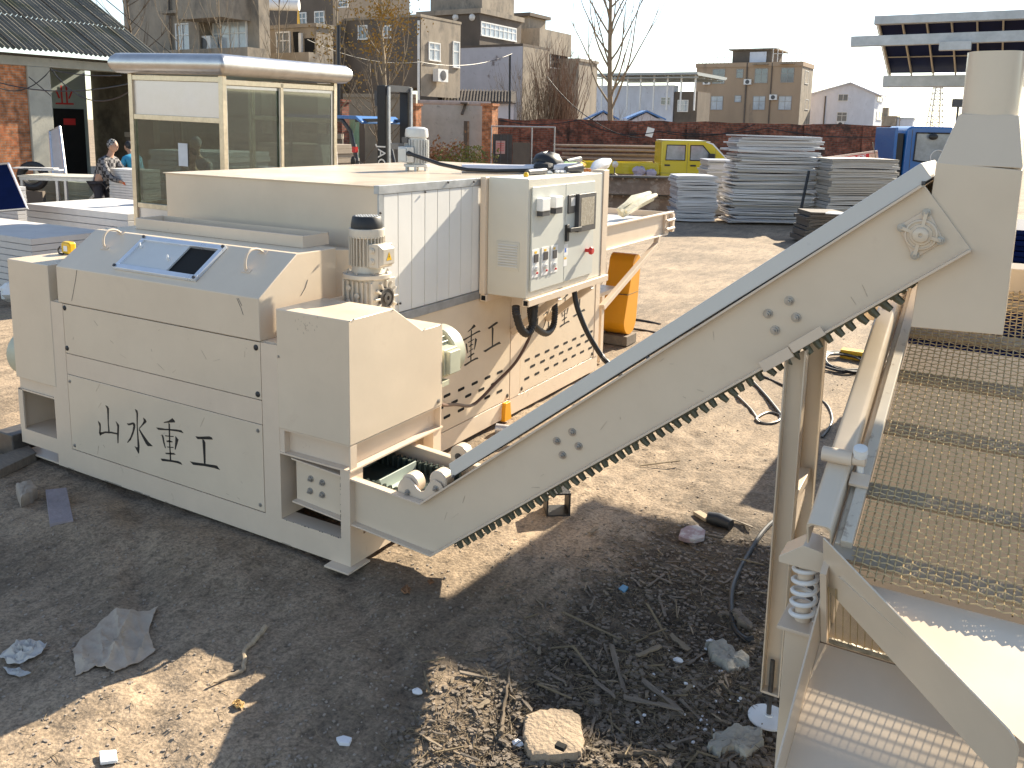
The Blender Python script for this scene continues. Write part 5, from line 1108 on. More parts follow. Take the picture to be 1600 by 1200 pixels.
# low tiled roof between
a, b = PD(683, 160, 44), PD(806, 160, 44); r = local('tiled_shed', 'low shed with a dark ribbed tile roof below the whitewashed house', 'shed'); L_ = (V((b.x, b.y, 0))-V((a.x, a.y, 0))).length
m = MB().prism([(0, 0, a.z), (L_, 0, a.z), (L_, 1.6, a.z+.62), (0, 1.6, a.z+.62)], (0, 0, .06))
for i in range(int(L_/.16)): m.bar((.08+.16*i, -.02, a.z+.09), (.08+.16*i, 1.6, a.z+.72), .07, .06)
m.build('roof', concrete_d, r, smooth=False); MB().box(.1, L_-.1, .25, 1.6, -.1, a.z-.002).build('wall', whitewash, r, smooth=False); place(r, (a.x, a.y, 0), YAW_R)
# white block with the lattice canopy
h, c, xl, yr = house('white_block', 'pale block with an open steel roof canopy on posts behind the poplar', whitewall, (1053, 133), 86, 925, 1060, roof=0)
a = PY(1054, 143, c.y); b = PY(1090, 143, c.y); MB().box(a.x, b.x, c.y+.1, c.y+4, -.1, a.z).build('grey_wing', concrete_d, h, smooth=False)
win(h, 'F', (1059, 156, 1075, 175), V((0, c.y+.1, 0)), 2, 2, pm=pane_l); win(h, 'F', (1033, 152, 1047, 164), c, 2, 2)
a, b = PY(934, 117, c.y-1), PY(1092, 117, c.y-1); m = MB(); m.box(a.x, b.x, c.y-1.5, c.y+8, a.z-.1, a.z+.12)
for i in range(14): x = a.x+(b.x-a.x)*i/13; m.bar((x, c.y-1.3, a.z-.15), (x, c.y+7.5, a.z-.15), .06, .09)
for i in range(5): m.bar((a.x, c.y-1.2+i*2, a.z-.35), (b.x, c.y-1.2+i*2, a.z-.35), .09, .12)
cp = m.build('roof_canopy', M('canopy_sheet', (.34, .37, .37), .6, var=.1), h, smooth=False)
for i in range(8):
    x = a.x+.4+(b.x-a.x-.8)*i/7; MB().box(x-.07, x+.07, c.y-.8, c.y-.66, 4.0, a.z-.11).build('post', frame_w, h)
# tan three-storey house
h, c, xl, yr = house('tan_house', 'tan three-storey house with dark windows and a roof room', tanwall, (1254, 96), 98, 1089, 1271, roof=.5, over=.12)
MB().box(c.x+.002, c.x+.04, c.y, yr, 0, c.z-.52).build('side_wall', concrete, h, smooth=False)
for i, q in enumerate(((1114, 108, 1132, 131), (1151, 108, 1161, 122), (1180, 107, 1199, 130), (1221, 106, 1240, 129), (1111, 150, 1129, 172), (1148, 149, 1158, 160), (1177, 150, 1195, 172), (1217, 150, 1236, 172))):
    win(h, 'F', q, c, 2 if q[2]-q[0] > 12 else 1, 2, mat=M('rusty_frame', (.30, .28, .26), .6) if 'rusty_frame' not in MATS else MATS['rusty_frame'], pm=glass if i < 4 else pane_l)
for i, q in enumerate(((1258, 110, 1262, 132), (1258, 155, 1262, 172))): win(h, 'R', q, c, 1, 1)
aircon(h, (1168, 128), c); aircon(h, (1208, 152), c); aircon(h, (1104, 128), c); pipe(h, (1168, 98), (1168, 196), c, .09); pipe(h, (1207, 98), (1207, 196), c, .07)
for q in ((1180, 105, 1199, 130), (1221, 104, 1240, 129)): sill(h, q, c)
a, b = PY(1145, 79, c.y+1), PY(1205, 94, c.y+1); MB().box(a.x, b.x, c.y+1, c.y+6, c.z+.002, a.z).build('roof_room', concrete_d, h, smooth=False)
a2, b2 = PY(1172, 80, c.y+.9), PY(1197, 93, c.y+.9); MB().box(a2.x, b2.x, c.y+.9, c.y+.98, c.z+.01, a2.z-.1).build('roof_door', whitewall, h)
MB().box(a.x-.4, b.x+.6, c.y+.6, c.y+6.4, a.z+.002, a.z+.15).build('roof_slab', concrete, h)
m = MB(); zt = c.z+1.1
for i in range(9): x = xl+.2+(a.x-xl-.4)*i/8; m.box(x-.03, x+.03, c.y+.1, c.y+.16, c.z+.002, zt)
for z in (zt-.5, zt): m.box(xl+.2, a.x-.2, c.y+.1, c.y+.16, z, z+.05)
for i in range(7): x = b.x+.4+(c.x-b.x-.6)*i/6; m.box(x-.03, x+.03, c.y+.1, c.y+.16, c.z+.002, zt+.4)
for z in (zt-.2, zt+.4): m.box(b.x+.4, c.x-.1, c.y+.1, c.y+.16, z, z+.05); m.box(c.x-.16, c.x-.1, c.y+.1, yr, z, z+.05)
m.each('roof_rail', frame_w, h, smooth=False)
# white gabled house
c = PD(1368, 147, 104); xl = reach(c, V((1, 0, 0)), 1262).x; yr = reach(c, V((0, 1, 0)), 1381).y; h = thing('white_house', 'white gabled house with stained walls right of the tan house', 'house', (c.x, c.y, 0)); h['x0'], h['y0'] = c.x, c.y
zp = PY(1330, 130, c.y).z; xp = PY(1330, 130, c.y).x; ze = c.z
MB().prism([(xl, c.y, -.1), (c.x, c.y, -.1), (c.x, c.y, ze), (xp, c.y, zp), (xp-4.5, c.y, ze), (xl, c.y, ze)], (0, yr-c.y, 0)).build('wall', whitewall, h, smooth=False)
m = MB(); m.bar((xp, c.y-.25, zp+.06), (c.x+.5, c.y-.25, ze-.1), .5, .12, (0, 0, 1)); m.bar((xp, c.y-.25, zp+.06), (xp-4.9, c.y-.25, ze-.05), .5, .12); m.box(xl-.2, xp-4.6, c.y-.3, yr, ze+.002, ze+.15)
m.bar((xp, c.y+2.5, zp+.06), (c.x+.5, c.y+2.5, ze-.1), 5, .12); m.build('roof', whitewall, h, smooth=False)
aircon(h, (1313, 194), c); pipe(h, (1290, 150), (1290, 197), c, .08); win(h, 'F', (1310, 147, 1325, 158), c, 2, 1); win(h, 'F', (1308, 175, 1323, 190), c, 2, 2); win(h, 'R', (1371, 150, 1378, 160), c, 2, 1); win(h, 'R', (1370, 174, 1377, 188), c, 2, 1)
h, c, xl, yr = house('far_house', 'small grey flat-roofed house far behind the wall', concrete, (1400, 181), 128, 1376, 1405); MB().box(c.x-2.6, c.x-1.2, c.y+.5, c.y+2, c.z+.002, c.z+1.2).build('chimney', concrete, h)
h, c, xl, yr = house('far_house', 'small blue-grey shed roof far behind the wall beside the blue truck', whitewall, (1427, 184), 128, 1402, 1430, roofmat=M('far_blue', (.3, .36, .42), .6))
for px, w, lab in ((943, 2.2, 'small blue pitched roof peeping over the wall below the concrete house'), (1011, 2.6, 'small blue pitched roof peeping over the wall in front of the white block')):
    p = PD(px, 172, 58); r = local('kiosk', lab, 'kiosk'); z = p.z
    MB().prism([(-w/2, 0, z-.55), (0, 0, z), (w/2, 0, z-.55), (w/2, 0, z-.65), (0, 0, z-.12), (-w/2, 0, z-.65)], (0, 3, 0)).build('roof', blue_roof, r, smooth=False)
    MB().prism([(-w/2+.3, .2, -.1), (w/2-.3, .2, -.1), (w/2-.3, .2, z-.7), (0, .2, z-.16), (-w/2+.3, .2, z-.7)], (0, 2.6, 0)).build('wall', whitewash, r, smooth=False); place(r, (p.x, p.y, 0), YAW_R)
# lattice mast
p = PD(1467, 128, 165); r = local('lattice_tower', 'thin steel lattice pylon far away against the sky', 'pylon'); m = MB(); zt = p.z; nl = 11
def lv(k): f = k/nl; w_ = 1.9*(1-f)+.75*f; return w_, zt*f
for k in range(nl):
    wa, za = lv(k); wb, zb_ = lv(k+1)
    for sx, sy in ((1, 1), (1, -1), (-1, -1), (-1, 1)): m.bar((sx*wa/2*1.6, sy*wa/2, za), (sx*wb/2*1.6, sy*wb/2, zb_), .16, .16)
    for sy in (-1, 1): m.bar((-wa/2*1.6, sy*wa/2, za), (wb/2*1.6, sy*wb/2, zb_), .09, .09); m.bar((wa/2*1.6, sy*wa/2, za), (-wb/2*1.6, sy*wb/2, zb_), .09, .09); m.bar((-wb/2*1.6, sy*wb/2, zb_), (wb/2*1.6, sy*wb/2, zb_), .1, .1)
m.build('lattice', M('pylon_steel', (.5, .48, .46), .6), r, smooth=False); place(r, (p.x, p.y, 0), YAW_R)
# solar water heater on the left house
p = PD(443, 12, 36); r = local('water_heater', 'white solar water heater tank on the concrete balcony block roof', 'water heater')
MB().lathe((-.75, 0, .7), (1, 0, 0), [(.05, 0), (.22, .02), (.22, 1.4), (.05, 1.42)], 18).build('tank', white, r)
m = MB(); m.bar((.6, 0, .6), (.75, -.3, -.6), .05, .05); m.bar((.6, 0, .6), (.45, .4, -.6), .05, .05); m.bar((-.6, 0, .6), (-.6, -.4, -.6), .05, .05); m.build('stand', yellow, r); place(r, p-V((0, 0, .6)), YAW_R)

# ---------------------------------------------------------------- trees
def twig(m, p, d, L_, r, n, rr, bend=.12, up=.25):
    P = [p]; d = d.normalized()
    for i in range(n):
        d = (d+V((rr.uniform(-bend, bend), rr.uniform(-bend, bend), rr.uniform(-bend, bend)+up*.2))).normalized(); P.append(P[-1]+d*L_/n)
    m.tube(P, [r*(1-.8*i/n) for i in range(n+1)], 5 if r < .03 else 7, cap=False); return P
def tree(name, label, base, H_, r, nb, spread, rr, mat=bark, leafmat=None, nleaf=0, lo=.15, sub=3, up=.5, lean=(0, 0), bl=.45, leaf=.07, tr=.9):
    t_ = thing(name, label, 'tree', base); m = MB(); tp = twig(m, V(base), V((lean[0], lean[1], 1)), H_*tr, r, 10, rr, .04, .1)
    t_o = m.build('trunk', mat, t_); m = MB(); lv_ = []
    for i in range(nb):
        f = lo+(1-lo)*(i+rr.random())/nb*.95; j = f*10; a = tp[min(int(j), 9)].lerp(tp[min(int(j)+1, 10)], j-int(j)); an = i*2.4+rr.uniform(-.5, .5)
        d = V((math.cos(an), math.sin(an), up+rr.uniform(0, .5))); L_ = H_*bl*(1-f*.6)*rr.uniform(.7, 1.2)*spread
        bp_ = twig(m, a, d, L_, r*.42*(1-f*.55), 7, rr, .13, .5+up*.3)
        for q in range(sub):
            k = rr.randint(2, 6); dd = (bp_[min(k+1, 7)]-bp_[k]).normalized()+V((rr.uniform(-.7, .7), rr.uniform(-.7, .7), rr.uniform(0, .6)))
            sp2 = twig(m, bp_[k], dd, L_*rr.uniform(.3, .6), r*.14, 5, rr, .15, .4); lv_ += sp2[2:]
        lv_ += bp_[3:]
    m.build('branches', mat, t_)
    if nleaf:
        m = MB(); cl = [rr.choice(lv_) for _ in range(max(nleaf//40, 1))]
        for _ in range(nleaf):
            c_ = rr.choice(cl)+V((rr.gauss(0, .28), rr.gauss(0, .28), rr.gauss(0, .22))); a = V((rr.uniform(-1, 1), rr.uniform(-1, 1), rr.uniform(-1, 1))).normalized()*leaf*rr.uniform(.5, 1.3); b = a.orthogonal().normalized()*leaf*rr.uniform(.3, .7)
            m.add([c_-a, c_+b, c_+a, c_-b], [(0, 1, 2, 3)])
        m.build('foliage', leafmat, t_, smooth=False)
    return t_
rr = random.Random(31)
b = at0(957, 46); tree('bare_poplar', 'tall bare poplar with upswept branches against the sky behind the brick wall', b, 14.5, .17, 34, .8, rr, lo=.2, up=.75, sub=2, bl=.55, tr=1.0)
b = at0(607, 29); tree('ochre_tree', 'bare tree with clumps of dry ochre leaves behind the forklift', b, 8.0, .11, 16, .8, rr, leafmat=leaf_y, nleaf=1500, lo=.3, up=.8, bl=.4, leaf=.055)
b = at0(520, 27); tree('ochre_tree', 'slim tree with few ochre leaves just right of the booth roof', b, 7.5, .07, 14, .7, rr, leafmat=leaf_y, nleaf=500, lo=.35, up=1.0, leaf=.05)
b = at0(432, 24); tree('bare_sapling', 'bare sapling with forking branches above the booth roof', b, 6.5, .05, 14, .75, rr, lo=.35, up=1.0)
b = at0(288, 22); tree('bare_sapling', 'thin bare sapling with reddish stem near the window bay', b, 6.5, .04, 14, .7, rr, lo=.4, up=1.0)
b = at0(352, 23); tree('bare_sapling', 'bare whippy sapling in front of the wide white window', b, 6.3, .035, 18, .8, rr, lo=.35, up=1.1)
b = at0(222, 26); tree('bare_tree', 'bare spreading tree with dark twigs beside the corrugated roof', b, 7.2, .07, 16, 1.0, rr, lo=.5, up=.4, mat=bark_d)
b = at0(600, 26); tree('thorn_tree', 'tangled bare thorn tree leaning behind the forklift mast', b, 4.6, .06, 22, 1.1, rr, lo=.3, up=.3, mat=bark_d, lean=(-.15, -.1))
def brush(name, label, px0, px1, pyt, dep, n, mat, rr, base_z=0, up=1.6, leafmat=None, nleaf=0, r=.018, wid=.25, cat='shrub'):
    A, B = at0(px0, dep), at0(px1, dep); zt = PD((px0+px1)/2, pyt, dep).z; t_ = thing(name, label, cat, (A+B)/2); m = MB(); tips = []
    for i in range(n):
        p = A.lerp(B, rr.random())+fh*rr.uniform(-.5, .5); hh = (zt-base_z)*rr.uniform(.55, 1.05)
        P = twig(m, p+V((0, 0, base_z)), V((rr.uniform(-wid, wid), rr.uniform(-wid, wid), 1)), hh, r, 6, rr, .1, .2); tips += P[2:]
        for q in range(3): k = rr.randint(2, 5); tips += twig(m, P[k], V((rr.uniform(-1, 1), rr.uniform(-1, 1), up)), hh*rr.uniform(.1, .25), r*.5, 3, rr, .2, .3)
    m.build('stems', mat, t_)
    if nleaf:
        m = MB()
        for _ in range(nleaf):
            c_ = rr.choice(tips)+V((rr.gauss(0, .12), rr.gauss(0, .12), rr.gauss(0, .1))); a = V((rr.uniform(-1, 1), rr.uniform(-1, 1), rr.uniform(-1, 1))).normalized()*.06; b = a.orthogonal().normalized()*.035
            m.add([c_-a, c_+b, c_+a, c_-b], [(0, 1, 2, 3)])
        m.build('foliage', leafmat, t_, smooth=False)
    return t_
creeper = M('brown_creeper', (.17, .105, .07), .9, var=.4, vs=3)
brush('creeper', 'dense brown leafless creeper hanging in front of the concrete houses', 848, 890, 66, 50, 150, creeper, rr, r=.03)
brush('creeper', 'pale leafless creeper stems climbing the bare concrete side wall', 822, 852, 85, 49, 60, bark, rr, r=.022)
brush('bare_bush', 'small dark bare bush in front of the whitewashed wall', 796, 815, 105, 46, 40, bark_d, rr, wid=.5)
brush('bare_bush', 'sprawling leafless bush at the foot of the bare poplar', 930, 1000, 150, 44, 40, bark_d, rr, wid=.8, r=.012)
brush('dry_shrub', 'rust-brown dead shrub in front of the plaster wall', 672, 706, 218, 30, 90, leaf_b, rr, r=.01, wid=.5, leafmat=leaf_b, nleaf=1500)
brush('dry_shrub', 'dull green and brown low shrub right of the rust-brown one', 705, 760, 230, 30, 90, leaf_b, rr, r=.01, wid=.5, leafmat=leaf_g, nleaf=1600)
brush('green_shrub', 'low green weeds at the foot of the rust-brown shrub', 668, 730, 246, 29, 60, leaf_g, rr, r=.008, wid=.6, leafmat=leaf_g, nleaf=900)
for i, (px, dep, pyt) in enumerate(((1280, 112, 120), (1303, 112, 112), (1330, 112, 108), (1355, 112, 118), (1378, 118, 128), (1405, 118, 120), (1440, 118, 170), (1455, 118, 176))):
    b = at0(px, dep); hh = PD(px, pyt, dep).z; tree('bare_tree', 'thin bare tree top far behind the white house', b, hh, .07, 9, .45, rr, lo=.4, up=1.2, sub=2)['group'] = 'far bare trees'

# ---------------------------------------------------------------- the left shed
XS = -21.0
sh = thing('brick_shed', 'old orange brick shed with cement column, wide open bay and corrugated roof at the left', 'shed', (XS, 14, 0))
e0, e1 = PX(-40, 78, XS), PX(237, 96, XS); zE = (e0.z+e1.z)/2
yc0, yc1 = PX(45, 180, XS).y, PX(81, 180, XS).y; yb1 = PX(206, 200, XS).y
MB().box(XS-.3, XS, yc0-9, yc0, -.1, PX(20, 98, XS).z).build('brick_wall', brick_o, sh, smooth=False)
MB().box(XS-.45, XS+.06, yc0+.002, yc1, -.1, PX(60, 104, XS).z-.002).build('cement_column', pale_col, sh, bevel=.02)
MB().box(XS-.4, XS+.05, yc0-9, e1.y-.4, PX(60, 104, XS).z, zE-.1).build('lintel_beam', pale_col, sh, smooth=False)
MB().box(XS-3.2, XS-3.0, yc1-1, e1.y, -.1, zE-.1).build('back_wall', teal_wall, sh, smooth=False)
MB().box(XS-3.0, XS-.3, yb1+.9, yb1+1.1, -.1, zE-.1).build('inner_wall', M('brown_inner_wall', (.14, .115, .08), .95, var=.4, vs=2, c2=(.05, .04, .03), c2s=1.5, c2a=.5, c2w=.2), sh, smooth=False)  # dark brown with darker random patches
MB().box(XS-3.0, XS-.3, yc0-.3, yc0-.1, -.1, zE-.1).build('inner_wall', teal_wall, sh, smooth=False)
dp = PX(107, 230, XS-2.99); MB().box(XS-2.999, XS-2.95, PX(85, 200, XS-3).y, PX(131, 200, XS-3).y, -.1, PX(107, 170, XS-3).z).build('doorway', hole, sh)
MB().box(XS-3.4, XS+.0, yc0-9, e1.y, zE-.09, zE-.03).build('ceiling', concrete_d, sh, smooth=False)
text('业', .62, red, sh, Matrix.Translation((XS-2.985-ORG[sh.name].x, PX(100, 152, XS-3).y-ORG[sh.name].y, PX(100, 152, XS-3).z)) @ Matrix.Rotation(math.pi/2, 4, 'Z') @ Matrix.Rotation(math.pi/2, 4, 'X'))
MB().box(XS-2.94, XS-2.93, PX(97, 185, XS-3).y, PX(116, 195, XS-3).y, PX(97, 195, XS-3).z, PX(97, 185, XS-3).z).build('door_banner', red, sh)
m = MB(); n = 300; ya, yb = e0.y-1.5, e1.y; sl_ = math.tan(R_(30)); prow = []
for k in range(5):
    row = []
    for i in range(n+1):
        y = ya+(yb-ya)*i/n; xx = XS+.55-k*1.6+(.06 if k and False else 0); row.append(V((xx, y, zE+.02+(XS+.55-xx)*sl_+.028*math.sin(y/.13*2*math.pi)+.012*math.sin(y*3+k))))
    prow.append(row)
for k in range(4):
    o = len(m.v); m.v += [p+V((0, 0, .03)) for p in prow[k]]+[p-V((0, 0, .0)) for p in prow[k+1]]
    for i in range(n): m.f.append((o+i, o+i+1, o+n+1+i+1, o+n+1+i))
rf = m.build('corrugated_roof', M('old_asbestos', (.135, .13, .112), .9, var=.4, vs=1.0, c2=(.10, .10, .055), c2s=1.1, c2a=.5, c2w=.18), sh)
rf.modifiers.new('s', 'SOLIDIFY').thickness = .015
m = MB(); r2 = random.Random(8)
for i in range(8): y = yc0-4+i*1.15; m.bar((XS+.6, y, zE+.05), (XS-5.8, y+.02, zE+.05+6.4*sl_), .02, .02)
m.build('sheet_laps', hole, rf)
def P2(px, py, x): return PX(px, py, x)
wall('plaster_wall', 'low stained concrete yard wall standing behind the stainless booth', (196, 214), (534, 217), concrete_d, 25, coping='cap')
# ---------------------------------------------------------------- stainless booth
N = PD(346, 187, 11.5); N.z = 0; ba = R_(5); dL = -V((math.cos(ba), math.sin(ba), 0)); dR = V((-math.sin(ba), math.cos(ba), 0))
# left face runs from N along dL, right face along dR
Lp, Rp = reach(N, dL, 213), reach(N, dR, 527); wl, wr = (Lp-N).length, (Rp-N).length
bo = local('guard_booth', 'stainless steel booth with glass sides and a rounded overhanging roof', 'booth'); zr = PD(346, 119, 11.5).z; zc = PD(346, 92, 11.5).z
# local frame: x along -dL (so left face is x from -wl to 0 at y=0), y along dR
m = MB(); pw_ = .075
for x in (-wl+pw_/2, -pw_/2):
    for y in (pw_/2, wr-pw_/2): m.box(x-pw_/2, x+pw_/2, y-pw_/2, y+pw_/2, 0, zr)
z1 = PD(346, 129, 11.5).z; zm = PD(346, 189, 11.5).z; zl = .95
for y in (pw_/2, wr-pw_/2):
    for z in (zm, zr-.05, zl, .05): m.box(-wl+pw_, -pw_, y-.03, y+.03, z-.035, z+.035)
for x in (-pw_/2, -wl+pw_/2):
    for z in (zr-.08, zl, .05): m.box(x-.03, x+.03, pw_, wr-pw_, z-.035, z+.035)
for f in (.48, ): m.box(-pw_/2-.03, -pw_/2+.03, wr*f-.03, wr*f+.03, zl, zr-.05)
bf = m.build('frame', M('tarnished_stainless', (.60, .52, .40), .32, .8, var=.2, vs=12), bo, bevel=.004)
MB().box(-wl+pw_, -pw_, .03, .045, zm+.036, zr-.09).build('sign_panel', stain_panel, bo)
for y in (.03, wr-.045): MB().box(-wl+pw_, -pw_, y, y+.012, .09, zl-.036).build('lower_panel', stain_panel, bo)
for x in (-.05, -wl+.03): MB().box(x, x+.012, pw_, wr-pw_, .09, zl-.036).build('lower_panel', stain_panel, bo)
MB().box(-wl+pw_, -pw_, .036, .042, zl+.036, zm-.036).build('glass_pane', clear, bo); MB().box(-wl+pw_, -pw_, wr-.042, wr-.036, zl+.036, zr-.09).build('glass_pane', clear, bo)
MB().box(-wl+.036, -wl+.042, pw_, wr-pw_, zl+.036, zr-.12).build('glass_pane', clear, bo)
for k, (ya, yb_) in enumerate(((pw_+.01, wr*.5), (wr*.46, wr-pw_-.01))):
    xo = -.05+k*.022; m = MB()
    for y in (ya+.02, yb_-.02): m.box(xo-.008, xo+.008, y-.02, y+.02, zl+.04, zr-.12)
    for z in (zl+.06, zr-.14): m.box(xo-.008, xo+.008, ya+.04, yb_-.04, z-.02, z+.02)
    sw = m.build('sliding_sash', stainless, bo, bevel=.002); MB().box(xo-.002, xo+.002, ya+.04, yb_-.04, zl+.08, zr-.16).build('glass_pane', clear, sw)
MB().box(-1.15, -.55, 1.2, 1.75, .70, .74).build('desk', wood, bo); MB().box(-1.1, -.9, 1.25, 1.5, .741, .95).build('desk_monitor', black, bo)
MB().box(-.85, -.68, .028, .030, 1.55, 1.86).build('paper_notice', M('paper', (.6, .62, .64), .8), bo)
MB().box(-wl+.05, -.05, .05, wr-.05, 0, .05).build('floor', wood, bo)
# bullnose roof
m = MB(); ov_ = .19; hh = (zc-zr)/2*1.22; prof_ = [(ov_-hh+hh*math.cos(a), zr+hh+hh*math.sin(a)) for a in [R_(-90+18*i) for i in range(11)]]
rings = []
for o_, z in [(-.12, zr+.001)]+prof_+[(-.3, zc+.012)]: rings.append([(-wl-o_, -o_, z), (o_, -o_, z), (o_, wr+o_, z), (-wl-o_, wr+o_, z)])
vs_ = [p for r_ in rings for p in r_]; fs_ = [(j*4+i, j*4+(i+1) % 4, (j+1)*4+(i+1) % 4, (j+1)*4+i) for j in range(len(rings)-1) for i in range(4)]+[(3, 2, 1, 0), tuple(len(vs_)-4+i for i in range(4))]
rf_ = m.add(vs_, fs_).build('roof', stainless, bo, bevel=.05, seg=3)
place(bo, N, ba); bo.rotation_euler = (R_(.6), R_(1.4), ba)
# ---------------------------------------------------------------- vehicles
def wheel(parent, x, y, r, w, name='wheel'):
    o = MB().lathe((x, y-w/2, r), (0, 1, 0), [(r*.6, 0), (r*.95, .01), (r, .04), (r, w-.04), (r*.95, w-.01), (r*.6, w)], 26).build(name, black, parent)
    MB().lathe((x, y-w/2-.004, r), (0, 1, 0), [(r*.58, 0), (r*.58, .02), (r*.5, .03), (r*.2, .03), (r*.18, -.005), (.01, -.005)], 20).build('rim', lgrey, o); return o
# yellow crew-cab pickup, facing picture right; local x forward, y away from us
ty = local('pickup_truck', 'small yellow double-cab pickup truck parked facing right before the brick wall', 'pickup truck'); W_ = 1.5
side = [(0, .42), (2.62, .42), (2.72, .62), (2.70, .86), (2.60, 1.02), (2.40, 1.15), (1.86, 1.70), (1.62, 1.78), (.04, 1.78), (0, 1.70)]
MB().prism([(x, 0, z) for x, z in side], (0, W_, 0)).build('cab', truck_y, ty, bevel=.05, seg=3)
MB().prism([(.02, .04, 1.785), (1.60, .04, 1.785), (1.78, .04, 1.755), (1.78, W_-.04, 1.755), (1.60, W_-.04, 1.785), (.02, W_-.04, 1.785)], (0, 0, .012)).build('roof_edge', white, ty)
m = MB().prism([(1.64, -.004, 1.765), (1.88, -.004, 1.70), (2.41, -.004, 1.16), (2.44, -.004, 1.10), (2.40, -.004, 1.12), (1.84, -.004, 1.66), (1.60, -.004, 1.74)], (0, .02, 0)); m.build('windscreen_pillar', white, ty)
MB().prism([(1.90, .12, 1.675), (2.39, .12, 1.175), (2.39, W_-.12, 1.175), (1.90, W_-.12, 1.675)], V((.7, 0, .7)).normalized()*.012).build('windscreen', M('bright_windscreen', (.66, .68, .68), .1, var=.1, vs=1, spec=.9), ty)
for xs, pts in (('r', [(.17, 1.08), (.87, 1.08), (.87, 1.62), (.20, 1.62)]), ('f', [(1.06, 1.08), (1.86, 1.08), (1.86, 1.22), (1.50, 1.62), (1.06, 1.62)])):
    w_ = MB().prism([(x, -.008, z) for x, z in pts], (0, .006, 0)).build('window', M('truck_glass', (.26, .29, .31), .08, var=.35, vs=2.5, spec=.9) if 'truck_glass' not in MATS else MATS['truck_glass'], ty)
    m = MB(); P = [V((x, -.012, z)) for x, z in pts]; m.tube(P, .022, 6, closed=True); m.build('window_seal', black, w_)
    cxm = sum(p[0] for p in pts)/len(pts)
for x in (.12, 1.06):
    o = MB().box(x+.02, x+.22, -.022, -.004, .86, .92).build('door_handle', black, ty)
m = MB(); [m.box(x-.005, x+.005, -.003, .01, .45, 1.7) for x in (.96, 1.98)]; m.box(0, 2.5, -.003, .01, .60, .61); m.build('door_gap', dgrey, ty)
MB().box(1.70, 1.92, -.20, -.05, 1.12, 1.34).build('mirror', black, ty, bevel=.02); MB().ball((2.56, .12, .86), (.12, .16, .12), 14).build('headlight', M('lamp_glass', (.6, .62, .64), .1, spec=.9), ty)
MB().box(2.55, 2.80, .05, W_-.05, .40, .60).build('bumper', dgrey, ty, bevel=.03)
bd = MB(); bd.box(-2.75, -.05, 0, .04, .55, .95); bd.box(-2.75, -.05, W_-.04, W_, .55, .95); bd.box(-2.75, -2.71, .04, W_-.04, .55, .95); bd.box(-2.75, -.05, .04, W_-.04, .55, .60)
for i in range(5): x = -2.72+i*.64; bd.box(x, x+.05, -.025, 0, .55, .95)
for z in (.66, .78, .88): bd.box(-2.7, -.1, -.012, 0, z, z+.03)
bd.build('load_bed', truck_y, ty, bevel=.004, seg=1)
for x in (-1.9, 1.75): wheel(ty, x, .12, .28, .18)
MB().box(-2.6, 2.4, .3, W_-.3, .25, .42).build('chassis', dgrey, ty)
p = at0(1035, 31.5); place(ty, p, YAW_R)
# blue lorry cab
tb_ = local('blue_lorry', 'bright blue lorry cab half hidden behind the conveyor hood', 'lorry'); W_ = 1.9
side = [(.32, .55), (1.95, .55), (2.0, .95), (1.96, 1.30), (1.72, 2.28), (1.60, 2.40), (.48, 2.40), (.36, 2.32)]
MB().prism([(x, 0, z) for x, z in side], (0, W_, 0)).build('cab', truck_b, tb_, bevel=.05, seg=3)
pts = [(.60, 1.45), (1.66, 1.30), (1.70, 1.55), (1.52, 2.22), (.62, 2.22)]
w_ = MB().prism([(x, -.008, z) for x, z in pts], (0, .006, 0)).build('window', MATS['truck_glass'], tb_); MB().tube([(x, -.012, z) for x, z in pts], .028, 6, closed=True).build('window_seal', black, w_)
MB().tube([(1.25+.2*math.cos(a), -.0165, 1.55+.2*math.sin(a)) for a in [2*math.pi*i/24 for i in range(24)]], .014, 6, closed=True).build('steering_wheel', lgrey, w_)
MB().ball((1.05, -.09, 2.12), (.13, .07, .09), 12).build('mirror', black, tb_); MB().box(.62, .85, -.03, -.003, 1.06, 1.18).build('door_handle', black, tb_, bevel=.01)
m = MB(); m.box(.50, .515, -.004, .01, .6, 2.3); m.box(.38, 1.95, -.004, .01, .90, .915); m.build('door_gap', dgrey, tb_)
MB().box(.04, .12, 0, W_, .55, 2.36).build('headboard', truck_b, tb_, bevel=.01); MB().box(.125, .31, .1, W_-.1, .5, 2.2).build('air_intake', black, tb_)
MB().box(-3.4, -.02, .0, W_, .85, .95).build('load_bed', dgrey, tb_); MB().box(-3.4, 1.7, .5, W_-.5, .45, .8).build('chassis', dgrey, tb_)
for x in (-2.2, 1.1): wheel(tb_, x, .15, .38, .24)
p = at0(1397, 24.6); place(tb_, p, YAW_R-.12)
# forklift: local x forward (picture right and a little toward us), y to its left (away)
fk = local('forklift', 'black forklift with blue roof guard, tall mast and pale driver seat behind the machine box', 'forklift'); fy = YAW_R-R_(32)
MB().box(-2.0, -.1, -.55, .55, .35, 1.05).build('body', M('fork_body', (.05, .05, .055), .4), fk, bevel=.06); MB().box(-2.3, -1.9, -.55, .55, .35, 1.25).build('counterweight', dgrey, fk, bevel=.08)
MB().prism([(-1.75, -.56, 2.34), (-.05, -.56, 2.32), (.10, -.56, 2.22), (.10, -.56, 2.18), (-.05, -.56, 2.26), (-1.75, -.56, 2.28)], (0, 1.12, 0)).build('roof_guard', blue_roof, fk, bevel=.01)
for y in (-.50, .50):
    MB().tube([(.05, y, 1.0), (-.02, y, 1.35), (-.22, y, 2.05), (-.40, y, 2.23), (-.6, y, 2.27)], .038, 8).build('pillar', dgrey, fk); MB().tube([(-1.7, y, 1.0), (-1.72, y, 2.28)], .035, 8).build('pillar', dgrey, fk)
    MB().bar((-.1, y, 2.24), (.32, y*.6, 2.25), .04, .06).build('guard_arm', dgrey, fk)
